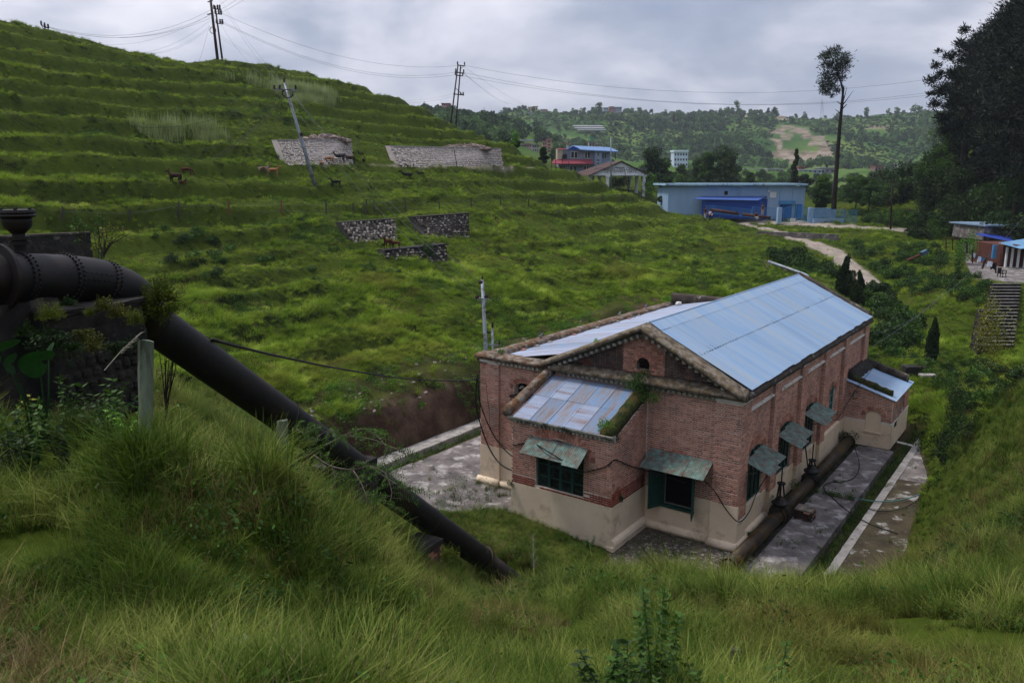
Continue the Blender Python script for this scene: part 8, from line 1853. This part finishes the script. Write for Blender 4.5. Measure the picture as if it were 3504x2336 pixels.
for x, yb, yt, w, d, mt, nl, lf, lab in ((2290, 745, 685, 110, 44, 'yellow', 2600, .11, 'sprawling yellow leaved shrub over the stone stairs'), (2215, 590, 535, 60, 76, 'bright', 1500, .16, 'bright green vine on the arbour by the landing'), (2160, 625, 580, 40, 72, 'dark', 900, .13, 'dark arching bush left of the landing'), (2195, 660, 575, 24, 66, 'mid', 900, .13, 'slender sapling left of the washing'),
    (2195, 990, 885, 60, 33, 'dark', 2600, .07, 'dark twiggy bush on the bank beside the far slabs'), (2180, 900, 850, 40, 42, 'mid', 900, .09, 'leafy plant by the stepped dark wall'), (1855, 782, 755, 14, 48, 'mid', 200, .1, 'nothing'), (1490, 445, 400, 40, 131, 'bright', 500, .5, 'banana plants beside the pavilion columns'), (1420, 445, 408, 46, 134, 'mid', 1200, .35, 'maize plants behind the pavilion columns'), (1183, 330, 305, 22, 104, 'bright', 160, .45, 'banana plant at the end of the hill crest'),
    (2078, 402, 390, 20, 395, 'yellow', 300, .9, 'golden bushes before the grey far house'), (985, 605, 562, 36, 59, 'dark', 1400, .1, 'dark twiggy bush growing over the low goat wall'), (1960, 770, 745, 30, 50, 'mid', 600, .09, 'nothing'), (1990, 842, 800, 40, 45.5, 'mid', 1300, .08, 'creeper hanging on the far corner of the brick house')):
    if lab == 'nothing': continue
    p = drop(at(x, yb, d)); h = max(.4, at(x, yt, d)[2] - p[2]); W = w * S_ / 2733 * d
    put_bush(bush_mesh(int(x + d), W, h * 1.2, nl, lf, mt, 9, .3 if 'banana' in lab or 'maize' in lab else .55), p, lab)
for x, y, s_, lab in ((1700, 905, 1, 0),): pass
# plants on the building
def on_house(u, v, z, w, h, n, lf, mt, lab, sd): put_bush(bush_mesh(sd, w, h, n, lf, mt, 8), L(u, v, z), lab, 'plant', 'wall_plant')
on_house(-3.65, -.25, 5.05, 1.3, .95, 1500, .06, 'mid', 'leafy plant growing out of the round gable opening', 401)
on_house(-3.2, -.35, 4.75, .9, .7, 900, .05, 'mid', 'straggling plant over the top of the bay roof', 402)
on_house(-3.72, -2.35, 3.95, .62, .72, 900, .055, 'bright', 'bright leafy plant at the low corner of the bay roof', 403)
on_house(-3.45, -2.3, 3.75, .45, .45, 500, .045, 'dark', 'dark tuft hanging below the bay roof corner', 404)
on_house(-5.5, -.05, 6.36, .32, .34, 400, .035, 'bright', 'bright green tuft on the left slope of the gable cope', 405)
on_house(-10.1, .35, 5.45, .45, .22, 160, .06, 'bright', 'small leafy plant on the front corner of the aisle parapet', 406)
on_house(-10.75, 17.3, 5.35, .5, .45, 240, .08, 'bright', 'yellow green plant at the far end of the aisle parapet', 407)
on_house(-7.5, -2.5, 1.35, .3, .32, 300, .04, 'dark', 'dark tuft on the left edge of the bay above the plaster', 408)
on_house(-3.38, -1.85, 1.55, .25, .4, 260, .045, 'dark', 'dark fern on the side of the bay above the plaster', 409)
on_house(.1, 1.2, .0, .4, .35, 400, .045, 'mid', 'green tuft at the foot of the right front corner', 410)
on_house(.2, 13.6, .0, 1.2, .8, 1500, .06, 'dark', 'dark bush in the corner between wall and side porch', 411)
on_house(.3, 3.4, .3, 1.1, .6, 900, .05, 'dark', 'dark creeper around the nearest gate valve', 412); on_house(.2, 6.3, .2, .8, .5, 500, .05, 'mid', 'low creeper before the far gate valve', 413)
on_house(-14.4, 7.2, .0, 1.1, .7, 260, .16, 'bright', 'broad leaved plant at the foot of the brown bank', 414); on_house(-17.1, 3.2, 1.35, .8, .5, 120, .16, 'bright', 'pale broad leaved plant on the brown bank', 415)
# ------------------------------------------------------------------ plants around the penstock
LM['fern'] = leaf_mat('fern', rgb('3d4a12'), rgb('626b1e'), rgb('7f7c30'), .3, scale=2.0)
def tuft_bush(p, w, h, n, lf, mt, lab, sd):
    q = np.random.RandomState(sd); d = q.normal(size=(n, 3)); d[:, 2] = np.abs(d[:, 2]) * .8 - .15; d /= np.linalg.norm(d, axis=1)[:, None]; r_ = q.uniform(.25, 1, n)[:, None] * (.75 + .35 * np.sin(d[:, :1] * 5 + sd) * np.cos(d[:, 1:2] * 4)); P = d * r_ * [w / 2, w / 2, h]
    V, F, t = leaf_cards(P, lf, q, asp=.3, dirs=d, tint=q.rand(n) * .5 + .15 * r_[:, 0]); put_bush(arr_mesh('foliage', V, F, LM[mt], False, dict(tint=t)), p, lab, 'bush', 'fern_bush')
tuft_bush(at(372, 690, 11.0), .66, .52, 3200, .045, 'fern', 'feathery yellow green bush on the bend of the black pipe', 1); tuft_bush(at(372, 705, 10.95), .5, -.3, 1200, .045, 'fern', 'drooping lower side of the feathery bush on the pipe bend', 2)
tuft_bush(at(237, 708, 9.6), .3, .2, 1000, .035, 'moss', 'rusty yellow tuft on the masonry below the bend', 3); tuft_bush(at(115, 728, 9.3), .42, .24, 1300, .035, 'fern', 'yellow green tuft at the left of the masonry top', 4)
tuft_bush(at(206, 722, 9.55), .18, .12, 450, .03, 'fern', 'smallest tuft in the middle of the masonry block', 5); tuft_bush(at(312, 738, 9.7), .3, .22, 1000, .035, 'fern', 'yellow tuft hanging at the right end of the masonry', 6); tuft_bush(at(275, 725, 9.7), .36, .22, 1000, .035, 'moss', 'brownish tuft between the rusty and the hanging tufts', 7); tuft_bush(at(155, 700, 9.7), .26, .16, 500, .035, 'dark', 'dark green tuft under the horizontal pipe', 8)
tuft_bush(at(692, 1022, 13.6), .5, .2, 1100, .04, 'fern', 'low feathery tuft behind the short mossy post', 9); tuft_bush(at(1030, 1278, 17.0), .55, .35, 1300, .05, 'fern', 'green feathery bush against the lower end of the pipe', 10); tuft_bush(at(1108, 1270, 20.2), .4, .36, 500, .05, 'dark', 'dark tuft growing on the lowest pipe flange', 11)
tuft_bush(at(120, 770, 9.2), .7, -.4, 900, .05, 'dark', 'dark ferns hanging on the shaded masonry', 12); tuft_bush(at(700, 1045, 13.6), .5, -.35, 800, .05, 'dark', 'dark ferns on the middle pier', 13)
for i_, (x_, y_) in enumerate(((110, 775), (160, 790), (215, 800), (262, 790), (60, 770), (190, 760), (300, 800))): tuft_bush(at(x_, y_, 9.25 + .06 * i_), .34, -.3 if i_ % 2 else .24, 420, .045, ('dark', 'mid', 'moss')[i_ % 3], 'hanging fern on the masonry block face, %s from the left' % ('third', 'second', 'fifth', 'sixth', 'first', 'fourth', 'last')[i_], 40 + i_)
# compound leaved branch over the pipe
t = thing('shrub', 'sumac like shrub with arching leafy branches over the middle of the pipe', 'shrub', at(700, 1050, 13.4)); bm = MB(); LV_ = []; q = np.random.RandomState(77)
def frond(p, d, ln, n=9, s=.07):
    d = np.array(d, float); d /= np.linalg.norm(d); sd = np.cross(d, [0, -1, .3]); sd /= np.linalg.norm(sd); P = []; Dr = []
    for i in range(n):
        f = (i + 1) / n; c_ = p + d * ln * f + np.array([0, 0, -.35 * ln * f * f])
        for s_ in (-1, 1): v_ = sd * s_ + d * .5 + np.array([0, 0, -.35]); P.append(c_ + v_ * s * .4); Dr.append(v_)
    V, F, t_ = leaf_cards(np.array(P), np.full(len(P), s) * q.uniform(.8, 1.2, len(P)), q, asp=.3, dirs=np.array(Dr), tint=q.rand(len(P)) * .4 + .25); LV_.append((V, F, t_)); bm.tube([p, p + d * ln * .5 - (0, 0, .09 * ln), p + d * ln - (0, 0, .35 * ln)], [.006, .004, .002], 4)
br = [[(700,1052),(735,1030),(790,1000),(830,985)],[(720,1045),(760,1070),(810,1078),(850,1070),(885,1085)],[(700,1050),(720,1010),(760,985)],[(790,1000),(860,1010),(930,1040)],[(810,1078),(830,1110),(845,1150)],[(850,1070),(900,1105),(935,1120)],[(760,1070),(770,1100),(760,1135)],[(885,1085),(900,1130),(890,1160)],[(830,985),(865,1000),(890,1030)],[(720,1012),(700,995),(680,985)]]
for b in br:
    pts = smoothpath([at(x, y, 13.5 - .25 * i) for i, (x, y) in enumerate(b)], 5); bm.tube(pts, list(np.linspace(.022 if b in br[:2] else .013, .005, len(pts))), 5)
    for i in range(3, len(pts)): frond(pts[i], q.normal(size=3) * [1, .6, .4] + [.5, 0, .15], q.uniform(.22, .4), 8, .06)
    for k in range(3): frond(pts[-1], q.normal(size=3) * [1, .6, .4] + [.6, 0, 0], q.uniform(.25, .42), 9, .06)
V, F, t_ = join(LV_); child(t, 'foliage', arr_mesh('foliage', V - np.array(t.location), F, LM['bright'], False, dict(tint=t_))); part(t, 'branches', bm, M['twig'], True)
# thin small tree behind the bend, twigs and a grass plume
def twig_tree(base, top, w, n, lf, mt, lab, sd, name='sapling'):
    q = np.random.RandomState(sd); t = thing(name, lab, 'tree', base); m = MB(); P = []
    for i in range(9):
        a = base + (top - base) * q.uniform(0, .45); e_ = base + (top - base) * q.uniform(.5, 1.05) + np.array([q.uniform(-w, w), q.uniform(-w, w) * .5, 0]); mid = (a + e_) / 2 + q.normal(size=3) * w * .12
        m.tube([a, mid, e_], [.012, .008, .003], 4)
        for k in range(4): s_ = mid + (e_ - mid) * q.rand(); o = s_ + q.normal(size=3) * w * .3; m.tube([s_, o], [.004, .002], 3); P += [s_ + (o - s_) * q.rand() + q.normal(size=3) * .03 for _ in range(n // 36)]
    part(t, 'branches', m, M['bark']); V, F, tt = leaf_cards(np.array(P), lf, q, asp=.5); child(t, 'foliage', arr_mesh('foliage', V - np.array(t.location), F, LM[mt], False, dict(tint=tt)))
twig_tree(drop(at(212, 595, 13.5)), at(200, 452, 13.5), .32, 900, .045, 'mid', 'thin small leaved sapling standing behind the pipe bend', 3); twig_tree(at(235, 600, 12.6), at(262, 520, 12.6), .28, 320, .035, 'yellow', 'sparse yellowish twigs right of the thin sapling', 4); twig_tree(drop(at(360, 800, 12.2)) , at(385, 745, 12.2), .2, 120, .04, 'mid', 'small weedy stems between the pipe bend and the tall post', 6)
def plume(b, t_, lab, col='reedp', r=.045):
    m = MB(); b = np.array(b); t_ = np.array(t_); q = random.Random(int(b[0] * 10)); m.tube([b, (b + t_) / 2 + zz * .02, t_], [.005, .004, .002], 4)
    for i in range(46):
        f = .45 + .55 * i / 46; c_ = b + (t_ - b) * f; m.tube([c_, c_ + (t_ - b) * .07 + np.array([q.uniform(-1, 1), q.uniform(-1, 1), q.uniform(-.6, .4)]) * r * (1.4 - f)], [.002, .001], 3)
    single('grass_plume', m, mk('plume' + lab[:6], rgb('8d8678'), rgb('a9a294'), 5, .9, 0), lab, 'grass', b)
plume(at(240, 850, 8.0), at(322, 765, 8.1), 'silvery grass plume bending before the dark masonry'); plume(drop(at(1228, 1320, 18)), at(1224, 1232, 18), 'upright pale plume in the grass right of the pipe end', r=.14); plume(drop(at(700, 1320, 8.5)), at(770, 1275, 8.7), 'pale windblown plume on the brow above the brick pier', r=.08); plume(drop(at(690, 1290, 8.6)), at(745, 1235, 8.8), 'second pale plume just above the windblown one', r=.07)
# broad leaves at the left edge
t = thing('taro_plant', 'taro plant with big heart shaped leaves at the left edge', 'plant', drop(at(60, 880, 7.9))); LG = leaf_mat('taro', rgb('142c11'), rgb('1d3d18'), rgb('2a4d20'), .2, .7, 9.0)
for k, (x, y, d, s_, rz_, tl) in enumerate(((0, 808, 7.8, .38, .1, 1.2), (90, 830, 7.7, .30, -.5, .9), (112, 806, 8.0, .18, .7, .8), (25, 835, 7.6, .2, 0, 1.0))):
    m = MB(); n = 18; o = [(0, 0, 0)]
    for i in range(n):
        a = 2 * math.pi * i / n; rr_ = s_ * (.52 + .20 * math.cos(a) ** 3 + .1 * abs(math.sin(a)) - (.30 if abs(a - math.pi) < .2 else 0)) * .85; o.append((rr_ * math.cos(a) * 1.15, rr_ * math.sin(a), -.12 * abs(math.sin(a)) * s_ + .05 * math.cos(2 * a) * s_))
    m.add(o, [(0, 1 + i, 1 + (i + 1) % n) for i in range(n)]); c_ = at(x, y, d); lf_ = child(t, 'leaf', m.data('leaf', LG, (0, 0, 0), True), c_ - np.array(t.location)); lf_.rotation_euler = (R(50) + .2 * k, -.25, rz_ - R(80))
    m = MB(); b_ = np.array(t.location) - zz * .1; m.tube([b_ + (c_ - b_) * .0, (b_ + c_) / 2 + (.04, .05, .05), c_], [.012, .010, .006], 5); part(t, 'stalk', m, LG, True)
# leafy weeds in front of the masonry and along the bottom of the picture
wd_i = 0
def leafy(x, y, d, h, w, n, lf, mt, lab, stems=7, sd=0, yt=None):
    q = np.random.RandomState(sd); b = drop(at(x, y, d)); t = thing('leafy_weed', lab, 'plant', b); m = MB(); P = []; Dr = []
    for i in range(stems):
        e_ = b + np.array([q.uniform(-w, w) * .5, q.uniform(-w, w) * .4, h * q.uniform(.6, 1.05)]); m.tube([b + q.normal(size=3) * [.03, .03, 0], (b + e_) / 2 + q.normal(size=3) * .02, e_], [.006, .004, .002], 4)
        for k in range(n // stems): f = .25 + .75 * k / (n / stems); a = k * 2.4; dd_ = np.array([math.cos(a), math.sin(a), .25 - .5 * (f < .9)]); P.append(b + (e_ - b) * f + dd_ * lf * .5 * (1.25 - f * .5)); Dr.append(dd_)
    P = np.array(P); V, F, tt = leaf_cards(P, np.full(len(P), lf) * q.uniform(.6, 1.2, len(P)), q, asp=.48, dirs=np.array(Dr) * 2, up=2.0); part(t, 'stems', m, LM[mt]); child(t, 'foliage', arr_mesh('foliage', V - np.array(t.location), F, LM[mt], False, dict(tint=tt)))
leafy(232, 870, 8.3, .62, .7, 260, .085, 'mid', 'leafy green weed with pointed leaves before the masonry', 10, 1); leafy(285, 880, 8.0, .42, .45, 130, .07, 'bright', 'lower light green weed beside the pointed leaved weed', 7, 2); leafy(150, 870, 8.4, .8, .35, 110, .07, 'mid', 'slender climbing weed in front of the dark masonry', 4, 3); leafy(15, 700, 8.6, .35, .3, 40, .08, 'yellow', 'yellow green vine leaves hanging at the left edge', 4, 4)
leafy(1500, 1640, 3.9, .95, .28, 420, .05, 'mid', 'tall pointed weed rising from the bottom edge near the middle', 4, 5); leafy(1370, 1640, 3.6, .5, .35, 320, .05, 'mid', 'blurred feathery weed at the bottom edge left of the tall one', 6, 6); leafy(1600, 1650, 3.8, .5, .5, 420, .05, 'mid', 'dense feathery weed at the bottom edge beside the dark stump', 8, 7); leafy(1770, 1620, 4.4, .62, .28, 260, .05, 'mid', 'feathery weed just right of the dark stump', 5, 8); leafy(1445, 1650, 3.7, .5, .5, 420, .045, 'dark', 'low dark weed at the bottom edge', 8, 9)
leafy(1355, 1195, 26.2, .55, .5, 160, .08, 'mid', 'grey green weed against the foot of the bay plaster', 6, 11)
leafy(55, 930, 7.4, .75, .5, 260, .08, 'mid', 'leafy weeds around the foot of the taro plant', 9, 21); leafy(130, 930, 7.6, .6, .5, 200, .07, 'dark', 'dark leafy weed between the taro and the pointed leaved weed', 8, 22); leafy(10, 950, 7.2, .7, .4, 200, .075, 'dark', 'dark leafy weed at the very left edge below the taro', 8, 23)
# litter
for x, y, d, lab, col in ((523, 1452, 4.9, 'crumpled white and black plastic in the near grass', 'a5a9ae'),):
    p = drop(at(x, y, d)) + zz * .14; m = MB(); q = random.Random(3); vs = [(p[0] + (i - 3) * .035, p[1] + (j - 2) * .04, p[2] + q.uniform(0, .07)) for i in range(7) for j in range(5)]; m.add(vs, [(i*5+j, i*5+j+1, (i+1)*5+j+1, (i+1)*5+j) for i in range(6) for j in range(4)]); single('plastic_sheet', m, flat('litter', col), lab, 'litter', p)
# haze
hm, nt = mat_new('haze_air'); o_ = nt.nodes.new('ShaderNodeOutputMaterial'); pv = nt.nodes.new('ShaderNodeVolumePrincipled'); pv.inputs['Color'].default_value = (.80, .87, 1, 1); pv.inputs['Density'].default_value = .00018; pv.inputs['Anisotropy'].default_value = .2; nt.links.new(pv.outputs[0], o_.inputs['Volume'])
zmin = float(V_[:, 2].min()) - 1; zmax = max(float(V_[:, 2].max()), 120) + 12
m = MB(); m.box((-2600, -2600, zmin), (2600, 2600, zmax)); me = m.data('haze', hm); o = bpy.data.objects.new('haze', me); COL.objects.link(o); o['kind'] = 'stuff'
